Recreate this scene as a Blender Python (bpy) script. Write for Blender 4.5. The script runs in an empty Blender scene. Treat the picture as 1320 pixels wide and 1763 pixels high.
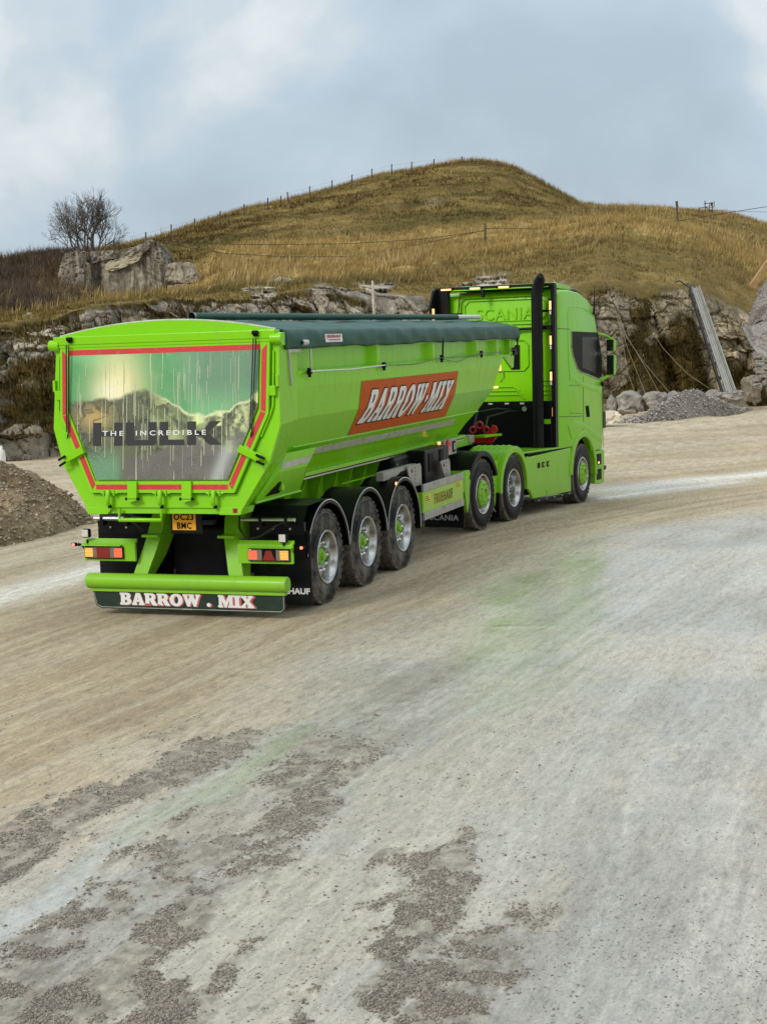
import bpy, bmesh, math, random
import numpy as np
from mathutils import Matrix, Vector
random.seed(7)
RNG = np.random.default_rng(11)
scene = bpy.context.scene
COL = scene.collection

# ---------------------------------------------------------------- camera
CAM_C = np.array([-16.2412, -7.7853, 2.9447])
FPX = 2707.1                       # focal length in pixels of a 1320 x 1763 frame
PW, PH = 1320.0, 1763.0
RM = np.array([[0.335615142, -0.941402423, -0.033525429],      # right
               [-0.114612647, -0.005483034, -0.993395127],     # down
               [0.935000758, 0.337240885, -0.109736813]])      # forward
cd = bpy.data.cameras.new('camera')
cam = bpy.data.objects.new('camera', cd)
COL.objects.link(cam)
cd.sensor_fit = 'HORIZONTAL'; cd.sensor_width = 36.0
cd.lens = FPX / PW * 36.0
cd.clip_start = 0.1; cd.clip_end = 3000.0
_r, _u, _b = RM[0], -RM[1], -RM[2]
cam.matrix_world = Matrix(((_r[0], _u[0], _b[0], CAM_C[0]), (_r[1], _u[1], _b[1], CAM_C[1]),
                           (_r[2], _u[2], _b[2], CAM_C[2]), (0, 0, 0, 1)))
scene.camera = cam

# ---------------------------------------------------------------- world: overcast sky
SUN_DIR = Vector((-0.74, 0.30, 0.60)).normalized()     # towards the sun
world = bpy.data.worlds.new('World'); scene.world = world; world.use_nodes = True
nt = world.node_tree; nt.nodes.clear()
def N(nt, t, **k):
    n = nt.nodes.new(t)
    for a, v in k.items():
        if a.startswith('i_'): n.inputs[a[2:].replace('_', ' ')].default_value = v
        else: setattr(n, a, v)
    return n
def L(nt, a, b): nt.links.new(a, b)
def ramp(nt, src, stops, interp='LINEAR'):
    r = nt.nodes.new('ShaderNodeValToRGB'); r.color_ramp.interpolation = interp
    e = r.color_ramp.elements
    while len(e) > 1: e.remove(e[-1])
    e[0].position = stops[0][0]; e[0].color = (*stops[0][1], 1)
    for p, c in stops[1:]:
        q = e.new(p); q.color = (*c, 1)
    L(nt, src, r.inputs['Fac']); return r.outputs['Color']
def mixc(nt, fac, a, b, blend='MIX'):
    m = nt.nodes.new('ShaderNodeMix'); m.data_type = 'RGBA'; m.blend_type = blend
    if isinstance(fac, (int, float)): m.inputs[0].default_value = fac
    else: L(nt, fac, m.inputs[0])
    for i, x in ((6, a), (7, b)):
        if isinstance(x, tuple): m.inputs[i].default_value = (*x, 1)
        else: L(nt, x, m.inputs[i])
    return m.outputs[2]
def math_(nt, op, a, b=None, clamp=False):
    m = nt.nodes.new('ShaderNodeMath'); m.operation = op; m.use_clamp = clamp
    for i, x in ((0, a), (1, b)):
        if x is None: continue
        if isinstance(x, (int, float)): m.inputs[i].default_value = x
        else: L(nt, x, m.inputs[i])
    return m.outputs[0]
sky = N(nt, 'ShaderNodeTexSky', sky_type='NISHITA', sun_disc=False)
sky.sun_elevation = math.asin(SUN_DIR.z)
sky.sun_rotation = math.atan2(SUN_DIR.x, SUN_DIR.y)
sky.air_density = 1.2; sky.dust_density = 2.5; sky.ozone_density = 1.0
tc = N(nt, 'ShaderNodeTexCoord')
sep = N(nt, 'ShaderNodeSeparateXYZ'); L(nt, tc.outputs['Generated'], sep.inputs[0])
mp = N(nt, 'ShaderNodeMapping'); mp.inputs['Scale'].default_value = (1.0, 1.0, 1.5)
mp.inputs['Location'].default_value = (0.35, 0.1, 0.0)
L(nt, tc.outputs['Generated'], mp.inputs[0])
n1 = N(nt, 'ShaderNodeTexNoise', i_Scale=3.6, i_Detail=5.0, i_Roughness=0.45, i_Distortion=0.5); L(nt, mp.outputs[0], n1.inputs['Vector'])
n2 = N(nt, 'ShaderNodeTexNoise', i_Scale=10.0, i_Detail=6.0, i_Roughness=0.55, i_Distortion=0.3); L(nt, mp.outputs[0], n2.inputs['Vector'])
f = math_(nt, 'ADD', math_(nt, 'MULTIPLY', n1.outputs[0], 0.75), math_(nt, 'MULTIPLY', n2.outputs[0], 0.25))
CL = 0.87
# a brighter break in the cloud above the hill
gd = np.array([0.945, 0.352, 0.118]); gd = gd/np.linalg.norm(gd)
dp = N(nt, 'ShaderNodeVectorMath', operation='DOT_PRODUCT'); L(nt, tc.outputs['Generated'], dp.inputs[0]); dp.inputs[1].default_value = tuple(gd)
gl = N(nt, 'ShaderNodeMapRange', interpolation_type='SMOOTHSTEP'); gl.inputs[1].default_value = 0.991; gl.inputs[2].default_value = 1.0; gl.inputs[3].default_value = 0.0; gl.inputs[4].default_value = 0.085
L(nt, dp.outputs['Value'], gl.inputs[0]); f = math_(nt, 'ADD', f, gl.outputs[0])
cloud = ramp(nt, f, [(0.36, (0.39*CL, 0.475*CL, 0.55*CL)), (0.455, (0.45*CL, 0.545*CL, 0.625*CL)), (0.50, (0.53*CL, 0.60*CL, 0.655*CL)),
                     (0.545, (0.64*CL, 0.69*CL, 0.715*CL)), (0.64, (0.78*CL, 0.81*CL, 0.82*CL))])
# overcast luminance rises towards the zenith
el = math_(nt, 'MAXIMUM', sep.outputs['Z'], 0.0)
gain = math_(nt, 'ADD', 1.0, math_(nt, 'MULTIPLY', math_(nt, 'POWER', el, 1.1), 0.5))
vm = N(nt, 'ShaderNodeVectorMath', operation='SCALE'); L(nt, cloud, vm.inputs[0]); L(nt, gain, vm.inputs['Scale'])
bg1 = N(nt, 'ShaderNodeBackground', i_Strength=0.05); L(nt, sky.outputs[0], bg1.inputs[0])
bg2 = N(nt, 'ShaderNodeBackground', i_Strength=1.0); L(nt, vm.outputs[0], bg2.inputs[0])
ms = N(nt, 'ShaderNodeMixShader'); ms.inputs[0].default_value = 0.93
L(nt, bg1.outputs[0], ms.inputs[1]); L(nt, bg2.outputs[0], ms.inputs[2])
wo = N(nt, 'ShaderNodeOutputWorld'); L(nt, ms.outputs[0], wo.inputs[0])

sd = bpy.data.lights.new('sun', 'SUN'); sd.energy = 1.5; sd.angle = math.radians(18); sd.color = (1.0, 0.95, 0.87)
so = bpy.data.objects.new('sun', sd); COL.objects.link(so)
so.rotation_euler = SUN_DIR.to_track_quat('Z', 'Y').to_euler()
vs = scene.view_settings
vs.view_transform = 'Standard'; vs.look = 'None'; vs.gamma = 1.0; vs.exposure = 0.40; vs.use_curve_mapping = False
scene.cycles.max_bounces = 6; scene.cycles.diffuse_bounces = 3; scene.cycles.glossy_bounces = 3
scene.cycles.use_denoising = True

# ---------------------------------------------------------------- helpers
def srgb(r, g, b):
    f = lambda c: (c/255/12.92) if c/255 <= 0.04045 else ((c/255+0.055)/1.055)**2.4
    return (f(r), f(g), f(b))
def ray_pt(u, v, d):
    """world point at depth d (metres ahead of the viewpoint) for arrays of directions"""
    u = np.asarray(u, float); v = np.asarray(v, float); d = np.asarray(d, float)
    a = (u-PW/2)/FPX; b = (v-PH/2)/FPX
    return CAM_C + (a[..., None]*RM[0] + b[..., None]*RM[1] + RM[2])*d[..., None]
def to_uv(P):
    q = (np.asarray(P)-CAM_C) @ RM.T
    return PW/2+FPX*q[..., 0]/q[..., 2], PH/2+FPX*q[..., 1]/q[..., 2], q[..., 2]

def _hash(ix, iy, iz, s):
    h = (ix*374761393 + iy*668265263 + iz*2147483647 + s*1274126177) & 0xFFFFFFFF
    h = ((h ^ (h >> 13))*1274126177) & 0xFFFFFFFF
    h = ((h ^ (h >> 16))*2246822519) & 0xFFFFFFFF
    return ((h ^ (h >> 15)) & 0xFFFFFF)/float(0xFFFFFF)
def vnoise(P, s=0):
    P = np.asarray(P, float); F = np.floor(P).astype(np.int64); t = P-F; t = t*t*(3-2*t)
    x, y, z = F[..., 0], F[..., 1], F[..., 2]; tx, ty, tz = t[..., 0], t[..., 1], t[..., 2]
    out = 0
    for dz in (0, 1):
        wz = tz if dz else 1-tz
        for dy in (0, 1):
            wy = ty if dy else 1-ty
            out = out + wz*wy*(_hash(x, y+dy, z+dz, s)*(1-tx) + _hash(x+1, y+dy, z+dz, s)*tx)
    return out
def fbm(P, octs=4, s=0, gain=0.5, lac=2.03):
    P = np.asarray(P, float); a = 1.0; t = 0; n = 0
    for i in range(octs):
        t = t + a*vnoise(P, s+i*17); n += a; a *= gain; P = P*lac+3.7
    return t/n
def worley(P, s=0):
    """F1, F2 and the id value of the nearest cell"""
    P = np.asarray(P, float); F = np.floor(P).astype(np.int64)
    f1 = np.full(P.shape[:-1], 9.0); f2 = f1.copy(); cid = np.zeros(P.shape[:-1])
    for dx in (-1, 0, 1):
        for dy in (-1, 0, 1):
            for dz in (-1, 0, 1):
                X, Y, Z = F[..., 0]+dx, F[..., 1]+dy, F[..., 2]+dz
                px = X+_hash(X, Y, Z, s); py = Y+_hash(X, Y, Z, s+5); pz = Z+_hash(X, Y, Z, s+9)
                d = np.sqrt((P[..., 0]-px)**2+(P[..., 1]-py)**2+(P[..., 2]-pz)**2)
                near = d < f1
                f2 = np.where(near, f1, np.minimum(f2, d)); cid = np.where(near, _hash(X, Y, Z, s+21), cid); f1 = np.where(near, d, f1)
    return f1, f2, cid
def sstep(a, b, x):
    t = np.clip((np.asarray(x, float)-a)/(b-a), 0, 1); return t*t*(3-2*t)

def link(name, me, mat=None, parent=None, label=None, cat=None, group=None, kind=None, smooth=None, bevel=None, seg=2):
    o = bpy.data.objects.new(name, me); COL.objects.link(o)
    if mat is not None:
        for m in (mat if isinstance(mat, (list, tuple)) else [mat]): me.materials.append(m)
    if parent is not None: o.parent = parent
    if label: o['label'] = label
    if cat: o['category'] = cat
    if group: o['group'] = group
    if kind: o['kind'] = kind
    if smooth is not None and len(me.polygons):
        me.shade_smooth()
        if smooth < 3: me.set_sharp_from_angle(angle=smooth)
    if bevel:
        b = o.modifiers.new('bevel', 'BEVEL'); b.width = bevel; b.segments = seg; b.limit_method = 'ANGLE'; b.angle_limit = 0.6
        b.harden_normals = False
    return o
def empty(name, loc=(0, 0, 0), label=None, cat=None, group=None, mat=None):
    o = bpy.data.objects.new(name, None); COL.objects.link(o); o.empty_display_size = 0.3
    if mat is not None: o.matrix_world = mat
    else: o.location = loc
    if label: o['label'] = label
    if cat: o['category'] = cat
    if group: o['group'] = group
    return o
def grid_mesh(name, V, flip=False):
    """V: (rows, cols, 3)"""
    r, c = V.shape[:2]
    idx = np.arange(r*c).reshape(r, c)
    q = np.stack([idx[:-1, :-1], idx[:-1, 1:], idx[1:, 1:], idx[1:, :-1]], -1).reshape(-1, 4)
    if flip: q = q[:, ::-1]
    return np_mesh(name, V.reshape(-1, 3), q)
def np_mesh(name, verts, faces):
    me = bpy.data.meshes.new(name)
    verts = np.ascontiguousarray(verts, dtype=np.float32); faces = np.ascontiguousarray(faces, dtype=np.int32)
    n, k = faces.shape
    me.vertices.add(len(verts)); me.vertices.foreach_set('co', verts.ravel())
    me.loops.add(n*k); me.loops.foreach_set('vertex_index', faces.ravel())
    me.polygons.add(n); me.polygons.foreach_set('loop_start', np.arange(0, n*k, k, dtype=np.int32))
    me.update(calc_edges=True); me.validate()
    return me
def set_color(me, name, col):
    a = me.attributes.new(name, 'FLOAT_COLOR', 'POINT')
    c = np.ones((len(me.vertices), 4), np.float32); c[:, :col.shape[1]] = col
    a.data.foreach_set('color', c.ravel())

class MB:
    """collects simple solids; build() links them as one mesh object"""
    def __init__(s): s.v = []; s.f = []
    def add(s, v, f):
        o = len(s.v); s.v += [tuple(p) for p in v]; s.f += [tuple(i+o for i in q) for q in f]; return s
    def box(s, c, d, rot=None):
        h = [x/2 for x in d]; v = []
        for z in (-1, 1):
            for y in (-1, 1):
                for x in (-1, 1): v.append(Vector((x*h[0], y*h[1], z*h[2])))
        if rot is not None: v = [rot @ p for p in v]
        v = [p+Vector(c) for p in v]
        return s.add(v, [(0, 2, 3, 1), (4, 5, 7, 6), (0, 1, 5, 4), (2, 6, 7, 3), (0, 4, 6, 2), (1, 3, 7, 5)])
    def bx(s, x0, x1, y0, y1, z0, z1): return s.box(((x0+x1)/2, (y0+y1)/2, (z0+z1)/2), (abs(x1-x0), abs(y1-y0), abs(z1-z0)))
    def prism(s, pts, axis, a, b):
        """polygon in the plane normal to axis, extruded from a to b. pts are the two other coordinates in order"""
        n = len(pts)
        def mk(p, t):
            if axis == 0: return (t, p[0], p[1])
            if axis == 1: return (p[0], t, p[1])
            return (p[0], p[1], t)
        v = [mk(p, a) for p in pts]+[mk(p, b) for p in pts]
        f = [tuple(range(n)), tuple(range(2*n-1, n-1, -1))]+[(i+n, (i+1) % n+n, (i+1) % n, i) for i in range(n)]
        area = sum(pts[i][0]*pts[(i+1) % n][1]-pts[(i+1) % n][0]*pts[i][1] for i in range(n))
        flip = (area > 0) == (b > a)
        if axis == 1: flip = not flip
        if not flip: f = [tuple(reversed(q)) for q in f]
        return s.add(v, f)
    def loft(s, rings, closed=True, caps=True):
        o = []; n = len(rings[0]); f = []
        v = [p for r in rings for p in r]
        for i in range(len(rings)-1):
            for j in range(n if closed else n-1):
                k = (j+1) % n
                f.append((i*n+j, i*n+k, (i+1)*n+k, (i+1)*n+j))
        if caps:
            f.append(tuple(range(n-1, -1, -1))); f.append(tuple((len(rings)-1)*n+i for i in range(n)))
        return s.add(v, f)
    def tube(s, path, r, n=10, caps=True):
        path = [Vector(p) for p in path]; rings = []
        rr = r if isinstance(r, (list, tuple)) else [r]*len(path)
        up = Vector((0, 0, 1)); prev = None
        for i, p in enumerate(path):
            t = (path[min(i+1, len(path)-1)]-path[max(i-1, 0)]).normalized()
            if prev is None:
                a = up if abs(t.dot(up)) < 0.95 else Vector((1, 0, 0))
                x = t.cross(a).normalized()
            else:
                x = (prev-t*prev.dot(t)).normalized()
            prev = x; y = t.cross(x)
            rings.append([p+(x*math.cos(2*math.pi*k/n)+y*math.sin(2*math.pi*k/n))*rr[i] for k in range(n)])
        return s.loft(rings, True, caps)
    def lathe(s, prof, c, axis=1, n=32, a0=0, a1=2*math.pi):
        """prof: (along axis, radius); about the Y axis through c by default"""
        full = abs(a1-a0-2*math.pi) < 1e-6; m = n if full else n+1; rings = []
        for k in range(m):
            a = a0+(a1-a0)*k/n; ca, sa = math.cos(a), math.sin(a)
            ring = []
            for t, r in prof:
                if axis == 1: ring.append((c[0]+r*ca, c[1]+t, c[2]+r*sa))
                elif axis == 0: ring.append((c[0]+t, c[1]+r*ca, c[2]+r*sa))
                else: ring.append((c[0]+r*ca, c[1]+r*sa, c[2]+t))
            rings.append(ring)
        n2 = len(prof); v = [p for r in rings for p in r]; f = []
        for i in range(m if full else m-1):
            for j in range(n2-1):
                k = (i+1) % m
                f.append((i*n2+j, i*n2+j+1, k*n2+j+1, k*n2+j))
        return s.add(v, f)
    def build(s, name, mat, parent=None, fix=True, **k):
        me = bpy.data.meshes.new(name); me.from_pydata([tuple(p) for p in s.v], [], s.f)
        if fix:
            b = bmesh.new(); b.from_mesh(me); bmesh.ops.recalc_face_normals(b, faces=b.faces); b.to_mesh(me); b.free()
        me.update()
        return link(name, me, mat, parent, **k)

def mat_basic(name, col, rough=0.5, metal=0.0, coat=0.0, bump=0.0, bscale=60, var=0.0, vscale=3.0, dirt_or_glint=None, dscale=4.0, dlo=0.5, dhi=0.7, emis=None, estr=0, spec=0.5, sheen=0):
    m = bpy.data.materials.new(name); m.use_nodes = True; t = m.node_tree; p = t.nodes['Principled BSDF']
    p.inputs['Base Color'].default_value = (*col, 1); p.inputs['Roughness'].default_value = rough; p.inputs['Metallic'].default_value = metal
    p.inputs['Coat Weight'].default_value = coat; p.inputs['Coat Roughness'].default_value = 0.06
    p.inputs['Specular IOR Level'].default_value = spec
    co = N(t, 'ShaderNodeTexCoord').outputs['Object']
    c = None
    if var:
        n = N(t, 'ShaderNodeTexNoise', i_Scale=vscale, i_Detail=5.0); L(t, co, n.inputs['Vector'])
        lo = tuple(x*(1-var) for x in col); hi = tuple(min(1, x*(1+var)) for x in col)
        c = ramp(t, n.outputs[0], [(0.3, lo), (0.7, hi)]); L(t, c, p.inputs['Base Color'])
    if dirt_or_glint is not None:
        n = N(t, 'ShaderNodeTexNoise', i_Scale=dscale, i_Detail=8.0, i_Roughness=0.65); L(t, co, n.inputs['Vector'])
        fa = ramp(t, n.outputs[0], [(dlo, (0, 0, 0)), (dhi, (1, 1, 1))])
        c2 = mixc(t, fa, c if c is not None else col, dirt_or_glint); L(t, c2, p.inputs['Base Color'])
        rr = N(t, 'ShaderNodeMapRange'); rr.inputs[3].default_value = rough; rr.inputs[4].default_value = 0.85
        L(t, fa, rr.inputs[0]); L(t, rr.outputs[0], p.inputs['Roughness'])
    if bump:
        n = N(t, 'ShaderNodeTexNoise', i_Scale=bscale, i_Detail=4.0); L(t, co, n.inputs['Vector'])
        b = N(t, 'ShaderNodeBump', i_Strength=bump, i_Distance=0.01); L(t, n.outputs[0], b.inputs['Height']); L(t, b.outputs[0], p.inputs['Normal'])
    if emis is not None:
        p.inputs['Emission Color'].default_value = (*emis, 1); p.inputs['Emission Strength'].default_value = estr
    return m
# ================================================================ GROUND
T_R = np.array([[0.99549808, 0.09022898, 0.02902241], [-0.09019066, 0.99592105, -0.00262939], [-0.02914127, 0.0, 0.9995753]])
T_K = np.array([7.3904443, 0.0, 1.2])
FH = np.array([RM[2][0], RM[2][1]]); FH = FH/np.linalg.norm(FH); RH = np.array([FH[1], -FH[0]])
def g_base(x, y):
    """large shape of the quarry floor: level by the trailer, falling away ahead of the tractor"""
    s = (x-7.39)*0.9959 - y*0.0902
    rel_x = x-CAM_C[0]; rel_y = y-CAM_C[1]
    d = rel_x*FH[0]+rel_y*FH[1]; lat = rel_x*RH[0]+rel_y*RH[1]
    z = -0.0292*np.logaddexp(0, (s-0.4)*2.2)/2.2
    left = sstep(-0.06, -0.24, lat/np.maximum(d, 5))
    z = z - 0.022*left*np.logaddexp(0, (d-34)*0.5)/0.5
    z = z - 0.10*sstep(90, 300, d)*(d-90)*0.1
    return z
# plan outlines of the wet gravel patches and the runnel, given as points on the ground
def gp(u, v):
    a = (np.asarray(u, float)-PW/2)/FPX; b = (np.asarray(v, float)-PH/2)/FPX
    D = a[..., None]*RM[0]+b[..., None]*RM[1]+RM[2]
    t = -CAM_C[2]/D[..., 2]
    return (CAM_C+D*t[..., None])[..., :2]
def pts(*a): a = np.array(a, float).reshape(-1, 2); return gp(a[:, 0], a[:, 1])
def poly_sd(P, poly):
    """signed distance to polygon, positive inside"""
    x, y = P[..., 0], P[..., 1]; inside = np.zeros(x.shape, bool); dist = np.full(x.shape, 1e9)
    n = len(poly)
    for i in range(n):
        ax, ay = poly[i]; bx, by = poly[(i+1) % n]
        c = ((ay > y) != (by > y)) & (x < (bx-ax)*(y-ay)/((by-ay) if by != ay else 1e-9)+ax)
        inside ^= c
        ex, ey = bx-ax, by-ay; t = np.clip(((x-ax)*ex+(y-ay)*ey)/(ex*ex+ey*ey+1e-12), 0, 1)
        dist = np.minimum(dist, (x-ax-t*ex)**2+(y-ay-t*ey)**2)
    return np.where(inside, 1, -1)*np.sqrt(dist)
GRAVEL = [pts(-40,1590, 60,1522, 150,1455, 215,1405, 290,1365, 370,1305, 405,1262, 350,1268, 300,1292, 240,1320, 150,1352, 100,1392, 0,1465, -40,1500),
          pts(125,1560, 175,1485, 270,1432, 340,1398, 412,1368, 445,1378, 470,1335, 520,1290, 596,1318, 584,1372, 560,1425, 500,1470, 470,1515, 400,1555, 330,1510, 255,1562, 185,1610, 140,1595),
          pts(-30,1725, 20,1640, 100,1572, 108,1588, 62,1650, 15,1712, -30,1760),
          pts(85,1668, 150,1622, 205,1588, 318,1572, 296,1640, 240,1628, 190,1668, 95,1705),
          pts(480,1800, 520,1705, 545,1640, 590,1580, 628,1500, 672,1402, 722,1402, 712,1450, 765,1456, 812,1470, 800,1512, 790,1560, 782,1600, 862,1535, 905,1562, 885,1625, 800,1700, 750,1800),
          pts(190,1712, 250,1680, 262,1700, 215,1740, 100,1790, 90,1770)]
THIN = [pts(380,1500, 480,1470, 500,1510, 430,1560, 380,1570), pts(470,1280, 560,1235, 760,1160, 860,1160, 700,1250, 600,1320, 520,1300),
        pts(470,1215, 560,1140, 640,1120, 600,1170, 500,1235)]
RUNNEL = [pts(-60,1600, 60,1535, 150,1450, 215,1405, 300,1352, 385,1302, 440,1262, 500,1240, 560,1232, 540,1262, 505,1290, 462,1335, 410,1362, 330,1395, 255,1430, 172,1482, 128,1560, 92,1582, 30,1632, -60,1720)]
FILM = pts(520,1290, 560,1180, 700,1120, 800,1010, 900,950, 1040,930, 1130,960, 1120,1060, 1090,1160, 1000,1250, 860,1270, 760,1330, 640,1420, 520,1500, 440,1480, 470,1350)
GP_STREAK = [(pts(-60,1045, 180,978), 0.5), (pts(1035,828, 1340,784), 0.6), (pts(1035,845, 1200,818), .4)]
def along(x, y):
    """coordinates along and across the curved haul line"""
    xc = np.clip(x, -30, 20); g = 0.09*xc+0.0105*xc**2+np.where(x > 20, (x-20)*0.51, 0)
    return x, y+g
def masks(P):
    x, y = P[..., 0], P[..., 1]
    P3 = np.stack([x, y, x*0], -1)
    w = np.stack([fbm(P3*1.3, 4, 3)-0.5, fbm(P3*1.3, 4, 4)-0.5], -1)
    w2 = np.stack([fbm(P3*6, 3, 5)-0.5, fbm(P3*6, 3, 6)-0.5], -1)
    Q = P+w*0.55+w2*0.16
    g = np.full(x.shape, -9.0)
    near = (np.hypot(x-CAM_C[0], y-CAM_C[1]) < 22)
    for poly in GRAVEL: g = np.where(near, np.maximum(g, poly_sd(Q, poly)), g)
    sa, sb = along(x, y); PA = np.stack([sa*0.45, sb*1.8, sa*0], -1)
    fine = fbm(P3*np.array([7.0, 11.0, 1]), 4, 31, gain=0.65); mid = fbm(PA*1.5, 4, 32, gain=0.6); streaky = fbm(PA*3.0, 3, 33)
    r = np.full(x.shape, -9.0)
    for poly in RUNNEL: r = np.where(near, np.maximum(r, poly_sd(P+w*0.3+w2*0.1, poly)), r)
    gr = sstep(-0.14, 0.12, g+(fine-0.5)*0.75+(mid-0.50)*1.5+(streaky-0.5)*0.7)
    gr = gr*sstep(0.22, 0.46, fine+0.30*gr)
    gr = np.maximum(gr, 0.7*near*sstep(0.60, 0.68, mid+0.25*(fine-0.5))*sstep(-1.1, 0.0, g))
    t = np.full(x.shape, -9.0)
    for poly in THIN: t = np.where(near, np.maximum(t, poly_sd(Q, poly)), t)
    gr = np.maximum(gr, 0.75*sstep(-0.3, 0.4, t)*sstep(0.5, 0.62, fine))
    gr = gr*(1-0.92*sstep(0.02, 0.16, r))
    rn = sstep(-0.04, 0.08, r)*(1-gr)
    # wet side: below a line running up to the right
    u, v, d = to_uv(np.stack([x, y, x*0], -1))
    a, b = pts(-200,1450, 1500,860)
    n = np.array([-(b-a)[1], (b-a)[0]]); n = n/np.linalg.norm(n)
    if (CAM_C[0]-a[0])*n[0]+(CAM_C[1]-a[1])*n[1] < 0: n = -n
    # bent boundary of the damp area
    line = pts(-400,1560, 0,1425, 250,1290, 470,1140, 700,1040, 900,950, 1060,905, 1320,862, 1700,820)
    line = np.vstack([line, pts(1700,2600, -400,2600)])
    wd = poly_sd(P+w*1.6, line)
    wet = sstep(-0.6, 1.6, wd+(fbm(P3*0.8, 3, 41)-0.5)*1.4)
    return gr, rn, wet, P3
def streak(P3):
    """long tyre scuffs running along the haul road"""
    a, b = along(P3[..., 0], P3[..., 1])
    b = b+(fbm(P3*0.22, 2, 54)-0.5)*0.8
    return fbm(np.stack([a*0.12, b*2.6, a*0], -1), 4, 51), fbm(np.stack([a*0.35, b*9, a*0], -1), 3, 52), fbm(np.stack([a*0.05, b*0.7, a*0], -1), 3, 53)
def ground_surface(x, y, detail=True):
    P = np.stack([x, y], -1); gr, rn, wet, P3 = masks(P); s1, s2, s3 = streak(P3)
    z = g_base(x, y)
    z = z + (fbm(P3*0.35, 3, 61)-0.5)*0.05 + (s1-0.5)*0.018 + (s2-0.5)*0.006
    far = sstep(26, 60, np.hypot(x-CAM_C[0], y-CAM_C[1]))
    z = z + far*(fbm(P3*0.2, 3, 62)-0.5)*0.35
    under = sstep(2.2, 1.3, np.abs(y))*sstep(-2.2, -1.2, x)*sstep(9.0, 7.5, x)
    z = z*(1-under)+g_base(x, y)*under
    z = z + gr*(0.003+0.014*fbm(P3*18, 3, 63)) - 0.014*rn
    fw = sstep(-0.7, 0.9, poly_sd(P, FILM)) if True else 0
    z = z + (fbm(P3*11, 3, 64)-0.5)*0.010*(1-rn)*(1-0.8*fw)*(1-0.4*wet)
    # a shallow spill lip that crosses the damp floor
    lip = gp(np.array([560., 740, 860, 1000, 1150, 1400]), np.array([1108., 1078, 1080, 1078, 1075, 1060]))
    dd = np.full(x.shape, 1e9)
    for i in range(len(lip)-1):
        a, b = lip[i], lip[i+1]; e = b-a; t = np.clip(((x-a[0])*e[0]+(y-a[1])*e[1])/(e@e), 0, 1)
        dd = np.minimum(dd, np.hypot(x-a[0]-t*e[0], y-a[1]-t*e[1]+0.9*(fbm(P3*1.0, 3, 65)-0.5)))
    z = z + 0.010*np.exp(-(dd/0.07)**2)*sstep(0.35, 0.6, fbm(P3*0.9, 2, 66))
    return z, gr, rn, wet, s1, s2, s3, P3, dd

us = np.concatenate([np.linspace(-3200, -190, 90)[:-1], np.linspace(-190, 1510, 620), np.linspace(1510, 4500, 90)[1:]])
hor = PH/2 + FPX*(-0.109737)/0.9934
vs1 = np.concatenate([np.geomspace(9000, 2050, 50)[:-1], np.linspace(2050, 1763, 30)[:-1], np.linspace(1763, 900, 400)[:-1], np.linspace(900, 640, 130)])
UU, VV = np.meshgrid(us, vs1)
# rows are laid parallel to the horizon so that they reach it evenly
VV = VV - 0.0335*(UU-PW/2)
XY = gp(UU, VV)
gz, gr, rn, wet, s1, s2, s3, P3, ldd = ground_surface(XY[..., 0], XY[..., 1])
V = np.dstack([XY, gz])
gme = grid_mesh('ground', V, flip=False)
dist = np.hypot(XY[..., 0]-CAM_C[0], XY[..., 1]-CAM_C[1])
# albedo
def lerp(a, b, t): return a+(b-a)*t[..., None]
sand = np.array([0.52, 0.415, 0.265]); sand2 = np.array([0.64, 0.545, 0.40]); sandd = np.array([0.40, 0.305, 0.185])
grey = np.array([0.42, 0.395, 0.34]); grey2 = np.array([0.53, 0.495, 0.42]); greyd = np.array([0.30, 0.28, 0.235])
cA = lerp(sand+np.zeros(XY.shape[:2]+(3,)), sand2, sstep(0.45, 0.7, s3)*0.8); cA = lerp(cA, sandd, sstep(0.52, 0.36, s1)*0.6)
cA = lerp(cA, sandd, sstep(0.52, 0.66, s2)*0.35); cA = lerp(cA, sand2, sstep(0.44, 0.34, s2)*0.4)
big = fbm(P3*0.5, 4, 71)
cB = lerp(grey+np.zeros_like(cA), grey2, sstep(0.45, 0.65, big)); cB = lerp(cB, greyd, sstep(0.5, 0.36, s1)*0.3); cB = lerp(cB, grey2*1.12, sstep(0.56, 0.68, s2)*0.4); cB = lerp(cB, greyd, sstep(0.44, 0.32, s2)*0.25)
warm = sstep(0.52, 0.62, fbm(P3*np.array([0.5, 0.9, 1]), 4, 74)); cB = lerp(cB, np.array([0.55, 0.49, 0.37]), warm*0.45)
col = lerp(cA, cB, wet)
damp = sstep(0.46, 0.56, fbm(P3*0.28, 3, 72))*(1-wet)
col = col*(1-0.12*damp[..., None])
gc = np.array([0.36, 0.32, 0.25]); gc2 = np.array([0.23, 0.20, 0.15])
gcol = lerp(gc+np.zeros_like(cA), gc2, sstep(0.4, 0.6, fbm(P3*14, 3, 73)))
col = lerp(col, gcol, np.clip(gr*1.0, 0, 1)*0.8)
col = lerp(col, np.array([0.42, 0.405, 0.36]), rn*0.8)
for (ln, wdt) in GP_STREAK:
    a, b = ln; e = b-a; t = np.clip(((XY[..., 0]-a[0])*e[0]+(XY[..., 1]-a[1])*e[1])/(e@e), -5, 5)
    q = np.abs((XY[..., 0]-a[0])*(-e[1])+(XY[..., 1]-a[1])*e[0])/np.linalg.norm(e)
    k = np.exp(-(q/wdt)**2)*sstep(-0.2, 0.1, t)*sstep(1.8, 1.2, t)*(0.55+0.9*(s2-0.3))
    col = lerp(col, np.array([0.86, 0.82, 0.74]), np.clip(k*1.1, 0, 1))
set_color(gme, 'Col', np.clip(col.reshape(-1, 3), 0.02, 0.9))
filmw = sstep(-0.7, 0.9, poly_sd(XY+(fbm(P3*1.1, 3, 81)[..., None]-0.5)*1.2, FILM)+(fbm(P3*2.5, 3, 82)-0.5)*0.8)
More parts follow.
